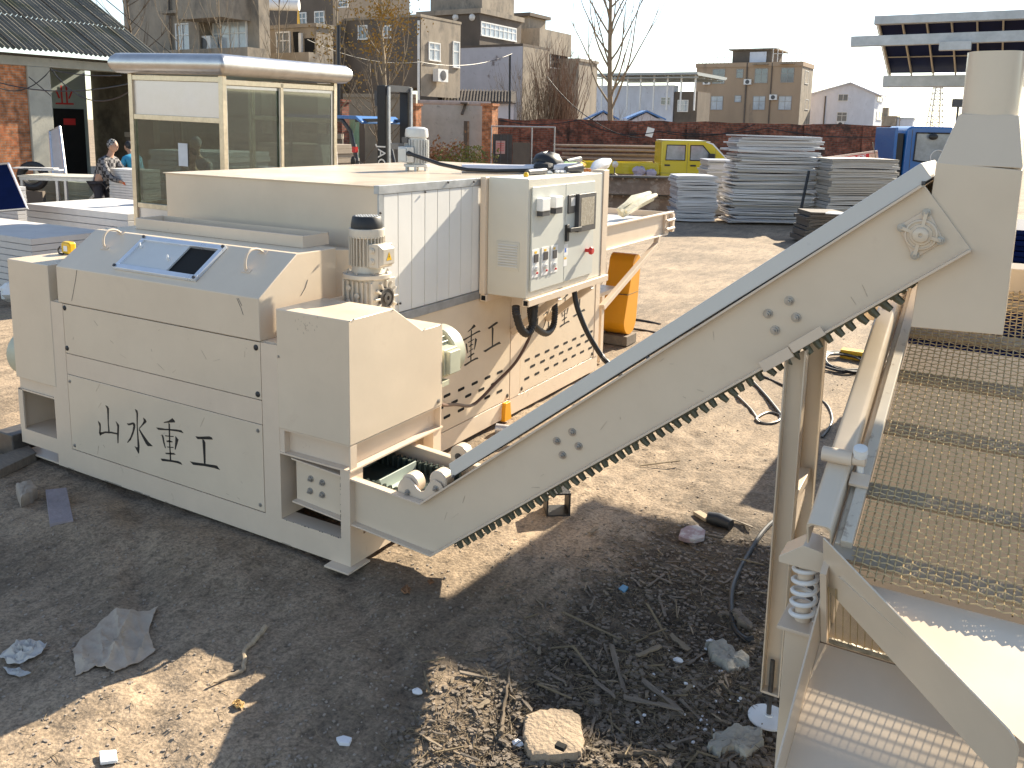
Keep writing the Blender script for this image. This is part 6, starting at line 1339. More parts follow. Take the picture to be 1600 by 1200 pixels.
st = MB().prism([(-1.40, -.22, 1.05), (-1.16, -.22, 1.05), (-1.22, -.22, 1.65), (-1.28, -.17, 1.78), (-1.36, -.17, 1.78), (-1.42, -.22, 1.65)], (0, .44, 0)).build('seat', M('seat_cloth', (.42, .38, .37), .8, var=.1), fk, bevel=.05, seg=3); MB().box(-1.35, -.85, -.24, .24, 1.0, 1.14).build('seat_cushion', M('seat_dark', (.05, .05, .05), .7), fk, bevel=.04)
MB().box(-1.40, -1.29, -.15, .15, 1.72, 1.98).build('headrest', M('headrest_cloth', (.24, .235, .24), .8), fk, bevel=.03, seg=2)
MB().tube([(-.35+.06*math.sin(a), .17*math.cos(a), 1.32+.17*math.sin(a)*.5) for a in [2*math.pi*i/20 for i in range(20)]], .016, 6, closed=True).build('steering_wheel', black, fk); MB().tube([(-.2, 0, 1.0), (-.35, 0, 1.32)], .035, 8).build('steering_column', dgrey, fk)
MB().box(-.30, .02, -.4, .4, 1.0, 1.18).build('dash', dgrey, fk, bevel=.03)
for y in (-.34, .28):
    ms = MB().box(.30, .48, y-.04, y+.10, .1, 2.85).build('mast_upright', black, fk, bevel=.006); MB().box(.49, .53, y+.0, y+.05, .12, 2.83).build('mast_rail', galv, fk)
MB().box(.30, .50, -.30, .28, 2.75, 2.86).build('mast_crossbar', dgrey, fk); MB().box(.30, .48, -.30, .34, 1.75, 1.85).build('mast_crossbar', dgrey, fk); MB().box(.24, .299, -.38, -.12, 2.50, 2.76).build('mast_plate', dgrey, fk)
MB().cyl((.36, -.15, .2), (.36, -.15, 2.7), .035, n=10).build('lift_cylinder', dgrey, fk); MB().box(.54, .60, -.5, .5, .2, .9).build('carriage', black, fk)
for y in (-.3, .25): MB().prism([(.60, y, .05), (.60, y, .8), (.64, y, .8), (.64, y, .10), (1.7, y, .08), (1.7, y, .05)], (0, .1, 0)).build('fork_tine', steel, fk)
for x, r_ in ((.05, .33), (-1.6, .26)): wheel(fk, x, -.52, r_, .2); wheel(fk, x, .52, r_, .2)
MB().box(-.08, .0, -.62, -.55, 1.68, 1.78).build('indicator', red, fk); MB().ball((-.02, -.66, 1.52), (.05, .04, .1), 10).build('mirror', black, fk); MB().tube([(.0, -.60, 1.55), (.4, -.3, 1.25)], .012, 6).build('mirror_arm', steel, fk)
text('JAC', .25, white, fk, Matrix.Translation((.39, -.3825, 1.62)) @ Matrix.Rotation(math.pi/2, 4, 'X') @ Matrix.Rotation(-math.pi/2, 4, 'Z'))
p = at0(618, 15.6); place(fk, p-V((math.cos(fy), math.sin(fy), 0))*.4, fy)

# ---------------------------------------------------------------- stacks in the yard
def bundle(px0, px1, pyt, dep, depth_, n, mat, grp, label, cat, name, rr, jx=.05, tilt=.006, yawj=.02, base=0, yaw_=None, gap=.15, ph=.0):
    A, B = at0(px0, dep), at0(px1, dep); w = (B-A).length; zt = PD((px0+px1)/2, pyt, dep).z-base; mid = (A+B)/2; prs = []
    mats = mat if isinstance(mat, list) else [mat]; hs_ = [rr.uniform(.6, 1.4) for _ in range(n)]; k_ = zt/sum(hs_); z = base; run = 0
    for q, mm in enumerate(mats*2):
        m = MB(); bow = rr.uniform(-.012, .012); seg = 6; h = 1.0
        for i in range(seg):
            xa, xb = -w/2+w*i/seg, -w/2+w*(i+1)/seg; za, zb_ = [bow*(1-(2*t-1)**2)*30 for t in (i/seg, (i+1)/seg)]
            for y0_, y1_, h0, h1 in ((0, depth_, 0, .38), (.025*(q % 2+1), depth_, .38, .62), (-.006, depth_, .62, .88)):
                m.add([(xa, y0_, h0+za), (xb, y0_, h0+zb_), (xb, y1_, h0+zb_), (xa, y1_, h0+za), (xa, y0_, h1+za), (xb, y0_, h1+zb_), (xb, y1_, h1+zb_), (xa, y1_, h1+za)], [(0, 1, 5, 4), (4, 5, 6, 7), (1, 0, 3, 2), (2, 3, 7, 6)]+([(3, 0, 4, 7)] if i == 0 else [])+([(1, 2, 6, 5)] if i == seg-1 else []))
        prs.append([m, mm, None])
    for i in range(n):
        h = hs_[i]*k_; q = rr.randrange(len(prs)); m, mm, pr = prs[q]
        if pr is None: o = m.build(name, mm, loc=(0, 0, 0), smooth=False); prs[q][2] = o
        else: o = pr.copy(); COL.objects.link(o)
        if rr.random() < .2: run = rr.uniform(-tilt, tilt)
        o.location = mid+rh*rr.gauss(0, jx*.6)+fh*rr.uniform(-jx*.6, jx*.6)+V((0, 0, z)); z += h; ya = YAW_R if yaw_ is None else yaw_
        o.rotation_euler = (0, run+rr.uniform(-tilt, tilt)*.5, ya+rr.uniform(-yawj, yawj)); o.scale = (rr.uniform(.93, 1.03), 1, h)
        tag(o, label, cat, grp)
rr = random.Random(77)
profile_l = M('bright_profile', (.66, .66, .68), .35, .3, var=.12, vs=4); profile_t = M('tan_profile', (.45, .41, .35), .55, .1, var=.2, vs=5)
bundle(1152, 1286, 212, 20.6, 1.0, 58, [profile_m, profile_l, profile_d], 'aluminium profiles in the tall pile', 'silver aluminium profile lying in the tall ragged pile left of the red banner', 'profile', 'aluminium_profile', rr, .12, .02)
bundle(1062, 1127, 276, 20.9, 1.0, 26, [profile_m, profile_l], 'aluminium profiles in the low pile', 'silver aluminium profile lying in the low pile left of the tall one', 'profile', 'aluminium_profile', rr, .05, .014)
bundle(1108, 1150, 250, 22.6, 1.0, 28, [profile_m, profile_d], 'aluminium profiles behind the low pile', 'shaded aluminium profile in the pile tucked behind the low pile', 'profile', 'aluminium_profile', rr, .04, .008)
bundle(1303, 1411, 249, 19.8, 1.1, 26, [profile_d, profile_t], 'dusty panels in the right-hand pile', 'dusty framed panel lying in the pile right of the red banner', 'panel', 'framed_board', rr, .02, .003, .006)
bundle(1272, 1332, 333, 17.2, .8, 6, steel, 'dark slats in the low black pile', 'dark bar lying in the low black pile behind the conveyor', 'bar', 'dark_bar', rr, .05, .01)
a, b = PD(1246, 352, 20.2), PD(1264, 267, 20.35); a.z = 0; tag(MB().bar(a, b, .05, .05).build('black_bar', black), 'black bar leaning against the tall pile of profiles', 'bar')
p = PD(1318, 330, 17.0); tag(MB().box(p.x-.3, p.x+.35, p.y-.2, p.y+.2, .62, .64).build('white_sheet', white), 'white sheet lying on the low black pile', 'sheet')
# ragged swarf-like profile ends
# rusty tipping skip made of two curved plates
sk_ = local('rusty_skip', 'rusty dozer blade with two ribbed plates standing before the yellow pickup', 'dozer blade'); dep = 22.4
A = at0(948, dep); B = at0(1062, dep); w = (B-A).length
for zc0, zc1, y0_, y1_ in ((.02, .48, 0, -.0), (.50, .92, .02, .22)):
    pr = MB().prism([(0, y0_-.10, zc0), (w, y0_-.10, zc0), (w-.06, y1_+.12, zc1), (.12, y1_+.12, zc1)], (0, .05, 0)).build('blade_plate', rust, sk_, bevel=.006)
m = MB()
for z, y in ((.49, .1), (.94, .30)): m.bar((.02, y, z), (w, y, z), .16, .05)
m.build('ledge_rail', steel, sk_)
for i in range(6):
    for z, y in ((.44, -.0), (.88, .2)): MB().ball((.2+i*(w-.4)/5, y-.02, z), .035, 8).build('rivet', rust, sk_)
place(sk_, A, YAW_R)
# long poles piled along the wall
A = at0(868, 36); pr = None
for i in range(44):
    k = i % 11; L_ = 4.6-.05*k
    if pr is None: o = MB().cyl((0, 0, 0), (4.5, 0, .0), .05, .042, 9).build('wooden_pole', M('pole_wood', (.30, .22, .17), .8, .0, var=.3, vs=6), loc=(0, 0, 0)); pr = o
    else: o = pr.copy(); COL.objects.link(o)
    o.location = A+rh*rr.uniform(-.1, .7)+fh*(-(i % 5)*.11+rr.uniform(-.03, .03))+V((0, 0, .12+(i//5)*.165)); o.rotation_euler = (0, rr.uniform(-.012, .012), YAW_R+rr.uniform(-.02, .02))
    tag(o, 'long brown pole lying in the pile between the brick wall and the yellow pickup', 'pole', 'poles piled by the brick wall')
# rag bundle hung on the pickup side
p = PD(1006, 272, 31.2); m = MB(); [m.ball(p+rh*rr.uniform(-.3, .3)+V((0, 0, rr.uniform(-.15, .12))), (.17, .14, .16), 10, .2, rr) for _ in range(6)]; m2 = MB().ball(p+V((0, -.15, .1)), (.22, .14, .12), 12, .2, rr)
rg_ = tag(m.build('rag_bundle', M('mauve_rag', (.42, .36, .42), .8, var=.2)), 'mauve and white bundle of rags hanging on the yellow truck bed', 'rags'); m2.build('white_rag', white, None) if False else None
p = PD(963, 265, 29); t_ = local('round_mirror', 'small round mirror on a bent stalk near the truck bed corner', 'mirror'); MB().lathe((0, 0, 1.2), (.2, -1, 0), [(.09, 0), (.09, .03), (.02, .04)], 16).build('mirror_glass', stainless, t_); MB().tube([(0, .02, 1.2), (.0, .05, .95), (.2, .1, .8), (.22, .1, 0)], .018, 6).build('stalk', dgrey, t_); place(t_, at0(963, 24), YAW_R)
# wire bundle on the outfeed table
m = MB()
a, b = V((-3.5, 8.15, 1.30)), V((-3.42, 8.75, 1.44))
for i in range(14): o_ = V((rr.uniform(-.05, .05), rr.uniform(-.06, .06), rr.uniform(-.0, .09))); m.tube([a+o_, a.lerp(b, .5)+o_+V((rr.uniform(-.04, .04), 0, rr.uniform(-.01, .04))), b+o_], [.02, .04, .022], 6)
tag(m.build('film_roll', M('film_roll', (.62, .58, .42), .4, var=.25, vs=20)), 'crumpled pale plastic film on the outfeed table edge', 'film')
# mesh gate with notice
gt = local('mesh_gate', 'tall tube framed gate with dark boards and a pink notice left of the brick wall', 'gate'); A, B = at0(768, 33.5), at0(867, 33.5); w = (B-A).length; zt = PD(817, 198, 33.5).z
m = MB(); m.tube([(0, 0, 0), (0, 0, zt), (w, 0, zt), (w, 0, 0)], .035, 8); m.tube([(w*.64, 0, 0), (w*.64, 0, zt)], .025, 8); m.build('frame', galv, gt)
MB().box(.05, w*.33, .04, .09, .05, zt-.3).build('board_panel', M('dark_board', (.07, .06, .055), .8, var=.3), gt); MB().box(w*.34, w*.62, .04, .08, .05, zt-.6).build('board_panel', concrete_d, gt)
for i in range(3): MB().box(.08+i*w*.11, .12+i*w*.11, .0, .039, .05, zt-.3).build('slat', dgrey, gt)
a = MB().box(w*.07, w*.22, -.0, .03, zt-1.05, zt-.55).build('notice', M('pink_notice', (.50, .30, .27), .8), gt); m = MB(); [m.box(w*.085, w*.205, -.004, -.001, zt-.66-.07*i, zt-.64-.07*i) for i in range(5)]; m.build('notice_lines', red, a, smooth=False)
place(gt, A, YAW_R)
o = tag(MB().box(0, .32, 0, .01, 0, .40).build('pinned_paper', white, loc=(0, 0, 0)), 'white paper pinned to the brick wall above the pole pile', 'paper')
o.location = PD(1008, 212, 38.6); o.rotation_euler = (0, .25, YAW_R)
# red banner with white characters
bn = local('banner_board', 'long red banner board with white characters tilted beside the tall profile pile', 'banner'); A, B = PD(1290, 255, 22.0), PD(1371, 244, 22.0); L_ = (B-A).length
MB().box(0, L_, 0, .06, -.18, .10).build('board', banner, bn); MB().box(0, L_, -.01, .05, .102, .15).build('top_rail', M('pinkish_rail', (.6, .45, .38), .6), bn); MB().box(L_-.22, L_, -.012, -.001, -.1, .09).build('end_print', M('banner_end', (.6, .4, .3), .7, var=.5, vs=12), bn)
for i, chx in enumerate('阳光天顶'): text(chx, .24, white, bn, Matrix.Translation((L_*(.12+.19*i), -.004, -.035)) @ Matrix.Rotation(math.pi/2, 4, 'X'))
MB().bar((L_*.95, 0, -.05), (L_*.92, 0, .36), .03, .02).build('stake', wood, bn); MB().cyl((.3, .03, -.9), (.3, .03, -.18), .03, n=8).build('post', steel, bn); MB().cyl((L_-.3, .03, -1.1), (L_-.3, .03, -.18), .03, n=8).build('post', steel, bn)
place(bn, A, YAW_R); bn.rotation_euler = (0, -math.atan2(B.z-A.z, (B-A).xy.length), YAW_R)

# ---------------------------------------------------------------- solar canopy on the right
ca = thing('solar_canopy', 'solar panel canopy on steel beams jutting in at the upper right', 'canopy', (.9, 8.5, 0))
x0 = -1.22; yt, zt = 8.02, 3.10; yb_, zb_ = 8.98, 2.72; x1 = 5.0
dd = (V((0, yb_, zb_))-V((0, yt, zt))); dl = dd.length; du = dd/dl; dnn = V((0, -du.z, du.y)); dnn = dnn if dnn.z > 0 else -dnn
def cpt(x, f, h=0): return V((x, yt, zt))+du*dl*f+dnn*h
def cbox(m, xa, xb, fa, fb, ha, hb): return m.obox(cpt((xa+xb)/2, (fa+fb)/2, (ha+hb)/2), ((xb-xa)/2, 0, 0), du*dl*(fb-fa)/2, dnn*(hb-ha)/2)
i = 0; xx = x0
while xx < x1:
    pn = MB(); cbox(pn, xx+.012, min(xx+1.3, x1), .01, .99, .03, .036); po = pn.build('solar_panel', pv_blue, ca, smooth=False); m = MB()
    for k in range(8): cbox(m, xx+.005+k*.183, xx+.017+k*.183, .0, 1.0, .0, .029)
    for f in (.33, .66): cbox(m, xx+.02, xx+1.29, f-.004, f+.004, .022, .029)
    m.build('cell_grid', M('cell_grid', (.48, .43, .34), .6) if 'cell_grid' not in MATS else MATS['cell_grid'], po, smooth=False); m = MB(); cbox(m, xx-.005, xx+.0, .0, 1, -.01, .05); m.build('panel_frame', alum, po); xx += 1.32
m = MB(); m.box(x0-.02, x1, yt-.02, yt+.06, zt-.01, zt+.06); m.build('top_beam', galv, ca, bevel=.004)
m = MB().box(x0-.04, x1, yb_-.08, yb_+.02, zb_-.10, zb_+.005); m.build('gutter_beam', galv, ca, bevel=.006)
a, b = PY(1327, 56, 7.9), PY(1490, 42, 7.9); m = MB().bar((a.x, 8.0, a.z-.04), (b.x+.9, 8.12, a.z-.02), .06, .085); m.build('rail_beam', galv, ca, bevel=.003)
a, b = PY(1464, 61, 7.7), PY(1516, 60, 7.7); MB().box(a.x, b.x, 7.9, 7.96, a.z-.07, a.z).build('bracket_box', galv, ca, bevel=.003)
for x in (.35, 3.6):
    MB().box(x-.05, x+.05, 8.1, 8.2, -.1, 3.05).build('post', dgrey, ca); MB().box(x-.05, x+.05, 8.85, 8.95, -.1, 2.7).build('post', dgrey, ca)
MB().box(.06, .20, 8.0, 8.1, 2.86, 3.12).build('junction_box', dgrey, ca)
rr = random.Random(9)
pr = None
for i in range(38):
    if pr is None: o = MB().box(-.02, 1.9, 0, 1.0, 0, .035).build('framed_board', [pv_blue], loc=(0, 0, 0), bevel=.002, seg=1); pr = o
    else: o = pr.copy(); COL.objects.link(o)
    o.location = (-.80+rr.uniform(-.02, .02), 7.5+rr.uniform(-.02, .02), i*.0405-.03); tag(o, 'dark panel in the stack under the solar canopy behind the discharge hood', 'panel', 'panels stacked under the canopy')
p = PD(1495, 161, 15); t_ = local('floodlight', 'small dark box on a pole beside the discharge hood', 'lamp box'); MB().box(-.06, .08, -.05, .05, p.z-.07, p.z+.07).build('housing', dgrey, t_); MB().cyl((.03, 0, -.1), (.03, 0, p.z-.07), .02, n=8).build('pole', dgrey, t_); place(t_, (p.x, p.y, 0), YAW_R)

# ---------------------------------------------------------------- left side stacks, table, tyre, panels
def slab_stack(corner, dep, lpx, rpx, ztop_py, n, grp, label, rr, zt=None, mat=board_m, j=.006, th_=None, yw=0, z0=0):
    # corner = pixel of the near top corner; left face runs along -x to lpx, right face along +y to rpx
    c = PD(corner[0], corner[1], dep); z = c.z; dx = V((-math.cos(yw), -math.sin(yw), 0)); dy = V((-math.sin(yw), math.cos(yw), 0))
    wx = (reach(c, dx, lpx)-c).length; wy = (reach(c, dy, rpx)-c).length; h = (z-z0)/n; pr = None
    for i in range(n):
        if pr is None: pr = o = MB().box(-wx, 0, 0, wy, .0, h*.93).build('insulated_board', mat, bevel=.004, seg=1, loc=(0, 0, 0))
        else: o = pr.copy(); COL.objects.link(o)
        o.location = V((c.x+rr.uniform(-j, j), c.y+rr.uniform(-j, j), z0+i*h)); o.rotation_euler = (0, 0, yw+rr.uniform(-.003, .003)); tag(o, label, 'board', grp)
    return c, wx, wy
rr = random.Random(12)
slab_stack((48, 373), 10.6, -130, 168, 0, 9, 'white boards in the nearest left stack', 'white board in the thick stack nearest the crusher at the left edge', rr, mat=board_top)
slab_stack((199, 334), 13.2, 40, 330, 0, 7, 'white boards in the low stack behind', 'white board in the low stack just left of the booth foot', rr)
slab_stack((222, 266), 16.5, 169, 250, 0, 24, 'white boards in the tall narrow stack', 'thin white board in the tall narrow stack where the plaid jacket person works', rr, j=.004)
slab_stack((24, 292), 15.2, -60, 40, 0, 14, 'white boards at the left edge', 'white board in the stack behind the leaning black panel at the left edge', rr, mat=board_m)
slab_stack((138, 286), 19.2, 30, 160, 0, 18, 'boards stacked under the table', 'greenish board in the stack behind the trestle table', rr, mat=M('greenish_board', (.20, .23, .19), .6, var=.2), j=.02)
slab_stack((345, 238), 17.8, 232, 420, 0, 14, 'boards stacked behind the booth', 'pale board in the stack seen through the booth left glass', rr, j=.03)
slab_stack((505, 226), 19.5, 405, 560, 0, 16, 'boards stacked beyond the booth', 'tan board in the stack seen through the booth sliding windows', rr, j=.03, mat=M('tan_board', (.30, .24, .18), .7, var=.2))
brush('bare_bush', 'tangle of bare twigs between the booth and the concrete house', 240, 520, 130, 23, 70, bark_d, rr, wid=.6, r=.014)
# trestle table
tt_ = local('trestle_table', 'metal leg table with cluttered pale top in front of the shed', 'table'); A = at0(27, 17.2); B = at0(160, 17.0); w = (B-A).length; zt = PD(95, 276, 17.1).z
MB().box(0, w, -.1, .75, zt-.03, zt).build('table_top', M('table_sheet', (.50, .48, .42), .6, var=.2), tt_, bevel=.004); MB().box(.02, w-.02, -.08, -.05, zt-.09, zt-.031).build('apron', galv, tt_)
for x in (.06, w*.45, w*.55, w-.06):
    MB().box(x-.025, x+.025, -.08, -.03, 0, zt-.092 if True else 0).build('leg', galv, tt_)
MB().bar((w*.35, .4, .0), (w-.1, .3, zt-.05), .03, .05).build('brace', galv, tt_); place(tt_, A, math.atan2((B-A).y, (B-A).x))
p = PD(62, 266, 17.4); cl_ = MB(); [cl_.obox(p+rh*rr.uniform(-.25, .3)+V((0, 0, rr.uniform(0, .05))), rh*.3, fh*.1, V((0, 0, .012))) for _ in range(5)]; tag(cl_.build('sheet_bundle', board_m), 'bundle of crooked pale sheets on the trestle table', 'sheets')
p = at0(46, 19.0); zt = PD(46, 252, 19).z; t_ = local('tyre', 'old black tyre standing behind the trestle table', 'tyre'); MB().tube([(.24*math.cos(a), 0, zt-.33+.24*math.sin(a)) for a in [2*math.pi*i/28 for i in range(28)]], .09, 10, closed=True).build('tread', black, t_); MB().box(-.2, .2, -.1, .1, 0, zt-.66).build('support_block', concrete_d, t_); place(t_, p, YAW_R+.2)
# leaning panels
def lean(name, label, q, dep, t, mat, cat, fmat=alum):
    P = [PD(px, py, d) for (px, py), d in zip(q, dep)]; n_ = (P[1]-P[0]).cross(P[3]-P[0]).normalized()*t; b_ = (P[0]+P[2])/2; b_.z = min(p.z for p in P)
    r = thing(name, label, cat, b_); MB().prism(P, n_).build('sheet', mat, r, smooth=False)
    MB().tube(P, t*.8, 6, closed=True).build('edge_frame', fmat, r); return r
lean('photovoltaic_module', 'black solar panel with pale frame leaning at the left edge', ((-60, 262), (13, 256), (43, 326), (-60, 335)), (14.2, 14.0, 13.4, 13.6), .03, pv_blue, 'solar panel')
lean('leaning_board', 'tall white framed panel leaning on the cement column', ((78, 205), (93, 198), (102, 271), (83, 275)), (19.8, 19.6, 19.0, 19.2), .04, M('pv_back', (.55, .57, .58), .5, var=.1), 'panel')
p = at0(2, 10.2); m = MB().ball(p+V((0, 0, .1)), (.12, .15, .12), 10, .3, rr); tag(m.build('plastic_bag', white), 'white and blue plastic bag on the ground at the left edge', 'bag')
# motorbike inside the bay
mb_ = local('motorbike', 'dark motorbike with red tail lamp parked inside the shed bay', 'motorbike')
for x in (0, 1.25):
    w_ = MB().tube([(x+.24*math.cos(a), 0, .30+.24*math.sin(a)) for a in [2*math.pi*i/24 for i in range(24)]], .055, 8, closed=True).build('wheel', black, mb_)
    m = MB(); [m.bar((x, 0, .30), (x+.22*math.cos(a), 0, .30+.22*math.sin(a)), .012, .012, (0, 1, 0)) for a in [math.pi*i/3 for i in range(6)]]; m.build('spokes', galv, w_)
MB().tube([(0, 0, .55), (.35, 0, .80), (.75, 0, .82), (1.1, 0, .95)], [.07, .12, .13, .05], 10).build('seat', black, mb_); MB().ball((.65, 0, .48), (.22, .14, .2), 12).build('engine', steel, mb_); MB().tube([(1.25, .05, .30), (1.05, .05, 1.05)], .025, 8).build('front_fork', galv, mb_)
MB().tube([(1.0, -.34, 1.12), (1.05, -.1, 1.06), (1.05, .1, 1.06), (1.0, .34, 1.12)], .016, 8).build('handlebar', black, mb_); MB().box(-.16, -.06, -.09, .09, .66, .78).build('tail_lamp', M('tail_red', (.7, .06, .02), .3), mb_, bevel=.02); MB().box(-.22, -.20, -.09, .09, .42, .54).build('number_plate', lgrey, mb_)
MB().ball((1.0, -.36, 1.22), (.03, .08, .055), 10).build('mirror', stainless, mb_); MB().tube([(.1, .0, .56), (.62, .0, .45), (1.1, 0, .9)], .03, 8).build('frame', dgrey, mb_); MB().ball((.25, 0, 1.0), (.15, .14, .13), 12).build('helmet', black, mb_)
place(mb_, at0(146, 19.6), YAW_R+R_(72))

# ---------------------------------------------------------------- people
def skinned(name, mat, parent, V_, E_, R__, lvl=1, bb=None):
    me_ = bpy.data.meshes.new(name); me_.from_pydata([tuple(v) for v in V_], E_, []); bm = bmesh.new(); bm.from_mesh(me_); ly = bm.verts.layers.skin.verify(); bm.verts.ensure_lookup_table()
    for i, v in enumerate(bm.verts):
        r = R__[i]; v[ly].radius = (r, r) if not isinstance(r, tuple) else r; v[ly].use_root = (i == 0)
    bm.to_mesh(me_); bm.free(); me_.materials.append(mat); o = bpy.data.objects.new(name, me_); COL.objects.link(o); o.parent = parent; ORG[o.name] = V((0, 0, 0))
    s = o.modifiers.new('skin', 'SKIN'); s.use_smooth_shade = True; o.modifiers.new('sub', 'SUBSURF').levels = lvl; o.modifiers['sub'].render_levels = lvl
    return o
def person(label, loc, yaw_, jacket, trousers, lean_=.6, hands=((.55, .18, .95), (.55, -.18, .95)), hat=None, glove=None, s=1.0):
    r = local('person', label, 'person')
    P = {'pel': V((0, 0, .90)), 'ch': V((0, 0, .90))+V((math.sin(lean_), 0, math.cos(lean_)))*.28, 'sh': V((0, 0, .90))+V((math.sin(lean_), 0, math.cos(lean_)))*.46}
    nk = P['sh']+V((math.sin(lean_), 0, math.cos(lean_)))*.09; hd = nk+V((math.sin(lean_)*.8+.05, 0, math.cos(lean_)))*.14
    vs_ = [P['pel'], P['ch'], P['sh'], nk, hd]; es = [(0, 1), (1, 2), (2, 3), (3, 4)]; rs_ = [(.15, .12), (.16, .12), (.13, .10), .055, .06]
    jv, je, jr = [P['pel']-V((0, 0, .10)), P['pel'], P['ch'], P['sh'], nk-V((0, 0, .01))], [(0, 1), (1, 2), (2, 3), (3, 4)], [(.19, .15), (.18, .15), (.195, .15), (.15, .12), .075]
    hv = []
    for sd_, h_ in zip((1, -1), hands):
        a = P['sh']+V((0, sd_*.19, -.02)); h_ = V(h_); e = (a+h_)/2+V((-.02, sd_*.06, -.10)); k = len(vs_); vs_ += [a, e, h_, h_+(h_-e).normalized()*.08]; es += [(2, k), (k, k+1), (k+1, k+2), (k+2, k+3)]; rs_ += [.055, .042, .032, .03]
        k = len(jv); jv += [a, e, e.lerp(h_, .86)]; je += [(3, k), (k, k+1), (k+1, k+2)]; jr += [.078, .062, .052]; hv.append((e, h_))
    tv, te, tr2 = [P['pel']+V((0, 0, .02))], [], [(.165, .14)]
    for sd_ in (1, -1):
        hp, kn, an, to = V((0, sd_*.10, .84)), V((.05, sd_*.11, .46)), V((-.02, sd_*.11, .09)), V((.13, sd_*.12, .04)); k = len(vs_); vs_ += [hp, kn, an, to]; es += [(0, k), (k, k+1), (k+1, k+2), (k+2, k+3)]; rs_ += [.085, .06, .045, .04]
        k = len(tv); tv += [hp, kn, an+V((0, 0, .02))]; te += [(0, k), (k, k+1), (k+1, k+2)]; tr2 += [.105, .082, .068]
        MB().ball(V((.05, sd_*.115, .045)), (.14, .055, .05), 12).build('shoe', black, r)
    b = skinned('body', skin, r, vs_, es, rs_); skinned('jacket', jacket, r, jv, je, jr); skinned('trousers', trousers, r, tv, te, tr2)
    hc = hd+V((.02, 0, .05)); m = MB().ball(hc, (.095, .078, .115), 16); m.ball(hc+V((.095, 0, -.015)), (.018, .014, .024), 8)
    for sd_ in (1, -1): m.ball(hc+V((0, sd_*.078, -.01)), (.02, .012, .03), 8)
    hdm = m.build('head', skin, r); m = MB()
    for sd_ in (1, -1): m.ball(hc+V((.083, sd_*.032, .012)), (.010, .012, .008), 8)
    m.box(hc.x+.088, hc.x+.092, -.022, .022, hc.z-.055, hc.z-.048); m.build('face_features', hair, hdm)
    MB().ball(hc+V((-.018, 0, .03)), (.098, .085, .105), 14).build('hair', hat or hair, r)
    for e, h_ in hv:
        d = (h_-e).normalized(); m = MB().ball(h_+d*.04, (.045, .04, .028), 10); sd2 = d.cross(V((0, 0, 1))).normalized()
        for f in range(4): o_ = h_+d*.07+sd2*(f-1.5)*.018; m.tube([o_, o_+d*(.035+.006*(f in (1, 2)))-V((0, 0, .004)), o_+d*.065-V((0, 0, .022))], [.010, .009, .007], 6)
        m.tube([h_+d*.02+sd2*.035, h_+d*.05+sd2*.055-V((0, 0, .01)), h_+d*.075+sd2*.05-V((0, 0, .02))], [.011, .010, .008], 6); m.build('hand', glove or skin, r)
    place(r, loc, yaw_); r.scale = (s, s, s); return r
def plaid(name, c1, c2, s):
    m = M(name, c1, .85, var=.15); t = m.node_tree; tc = t.nodes.new('ShaderNodeTexCoord'); ck = t.nodes.new('ShaderNodeTexChecker'); ck.inputs['Scale'].default_value = s; ck.inputs['Color1'].default_value = (*c1, 1); ck.inputs['Color2'].default_value = (*c2, 1)
    t.links.new(tc.outputs['Object'], ck.inputs['Vector']); t.links.new(ck.outputs['Color'], t.nodes['Principled BSDF'].inputs['Base Color']); return m
jean = M('dark_trousers', (.03, .03, .04), .85)
p1 = at0(153, 17.0); person('person in dark plaid jacket, striped cap and orange gloves bending over the tall board stack', p1, YAW_R-R_(12), plaid('plaid_cloth', (.02, .02, .024), (.20, .19, .19), 15), jean, .42, ((.62, .16, .95), (.60, -.2, .93)), plaid('stripe_cap', (.03, .03, .03), (.3, .3, .3), 30), M('orange_glove', (.75, .16, .03), .6), 1.05)
p2 = at0(214, 19.8); person('person in bright blue vest and dark cap bending beside the booth post', p2, YAW_R+R_(150), M('blue_vest', (.04, .30, .48), .7, var=.15), jean, .5, ((.45, .2, .95), (.45, -.2, .95)), black, None)
cam_j = M('mottled_jacket', (.30, .30, .32), .85, var=.9, vs=30)
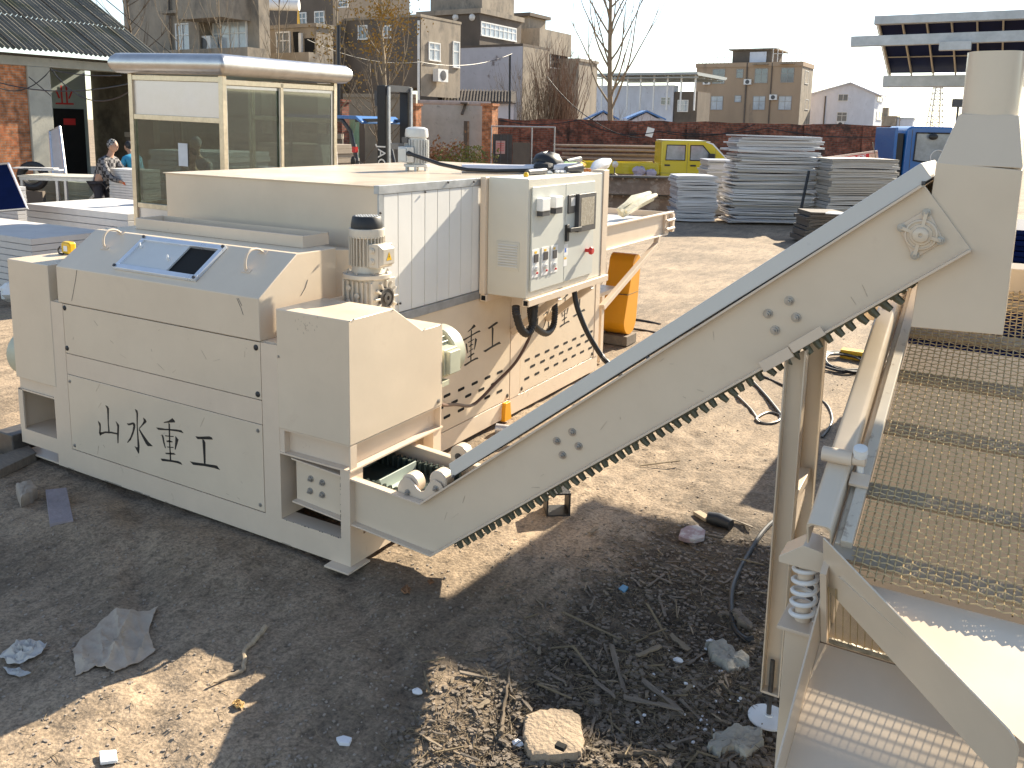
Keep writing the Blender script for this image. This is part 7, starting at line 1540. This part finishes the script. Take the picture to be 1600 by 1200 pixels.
p3 = at0(309, 15.3); person('person in mottled grey hooded jacket seen through the booth glass', V((p3.x, p3.y, 0)), YAW_R-R_(100), cam_j, jean, .1, ((.3, .18, 1.05), (.3, -.18, 1.05)), cam_j, None, 1.08)
p4 = at0(303, 12.5); c_ = person('small person with dark hair and brown top inside the booth', V((p4.x, p4.y, .08)), YAW_R-R_(100), M('brown_top', (.20, .12, .08), .8), jean, .15, ((.3, .15, .95), (.3, -.15, .95)), None, None, .98)

# ---------------------------------------------------------------- overhead wires
def wire(pts, lab, r=.012, sag=.3):
    P = []
    for (a, b) in zip(pts[:-1], pts[1:]):
        A, B = PD(*a), PD(*b)
        for i in range(12): f = i/12; P.append(A.lerp(B, f)-V((0, 0, sag*4*f*(1-f))))
    P.append(PD(*pts[-1])); tag(MB().tube(P, r, 5).build('overhead_wire', black if r > .008 else bark_d), lab, 'wire')
wire([(-40, 116, 19), (215, 128, 15)], 'overhead wire from the shed column to the booth roof, upper one', .012, .25)
wire([(-40, 112, 19), (80, 108, 20), (212, 136, 15)], 'overhead wire drooping below the others in front of the shed bay', .012, .45)
wire([(80, 109, 20), (190, 118, 16)], 'short overhead wire rising from the cement column to the booth corner', .012, .05)
wire([(45, 120, 20), (80, 150, 20.2)], 'loose wire end hanging down the cement column', .012, .0)
wire([(480, 62, 30), (657, 97, 34), (800, 84, 40)], 'overhead wire across the dark house front toward the utility pole', .016, .3)
wire([(740, 175, 37), (905, 187, 38), (1030, 205, 38), (1180, 194, 38)], 'pale cable looping along the top of the brick wall', .02, .35)
wire([(855, 120, 40), (930, 190, 38), (1010, 215, 38)], 'pale wire slanting from the creepers down over the brick wall', .02, .2)
wire([(1040, 205, 38), (1200, 200, 38), (1395, 212, 38)], 'pale rope sagging along the right part of the brick wall', .02, .2)
wire([(797, 85, 41), (796, 195, 41)], 'thin dark utility pole in front of the whitewashed wall', .05, 0)
wire([(529, 40, 25), (529, 190, 25)], 'thin dark pipe pole behind the booth roof end', .05, 0)
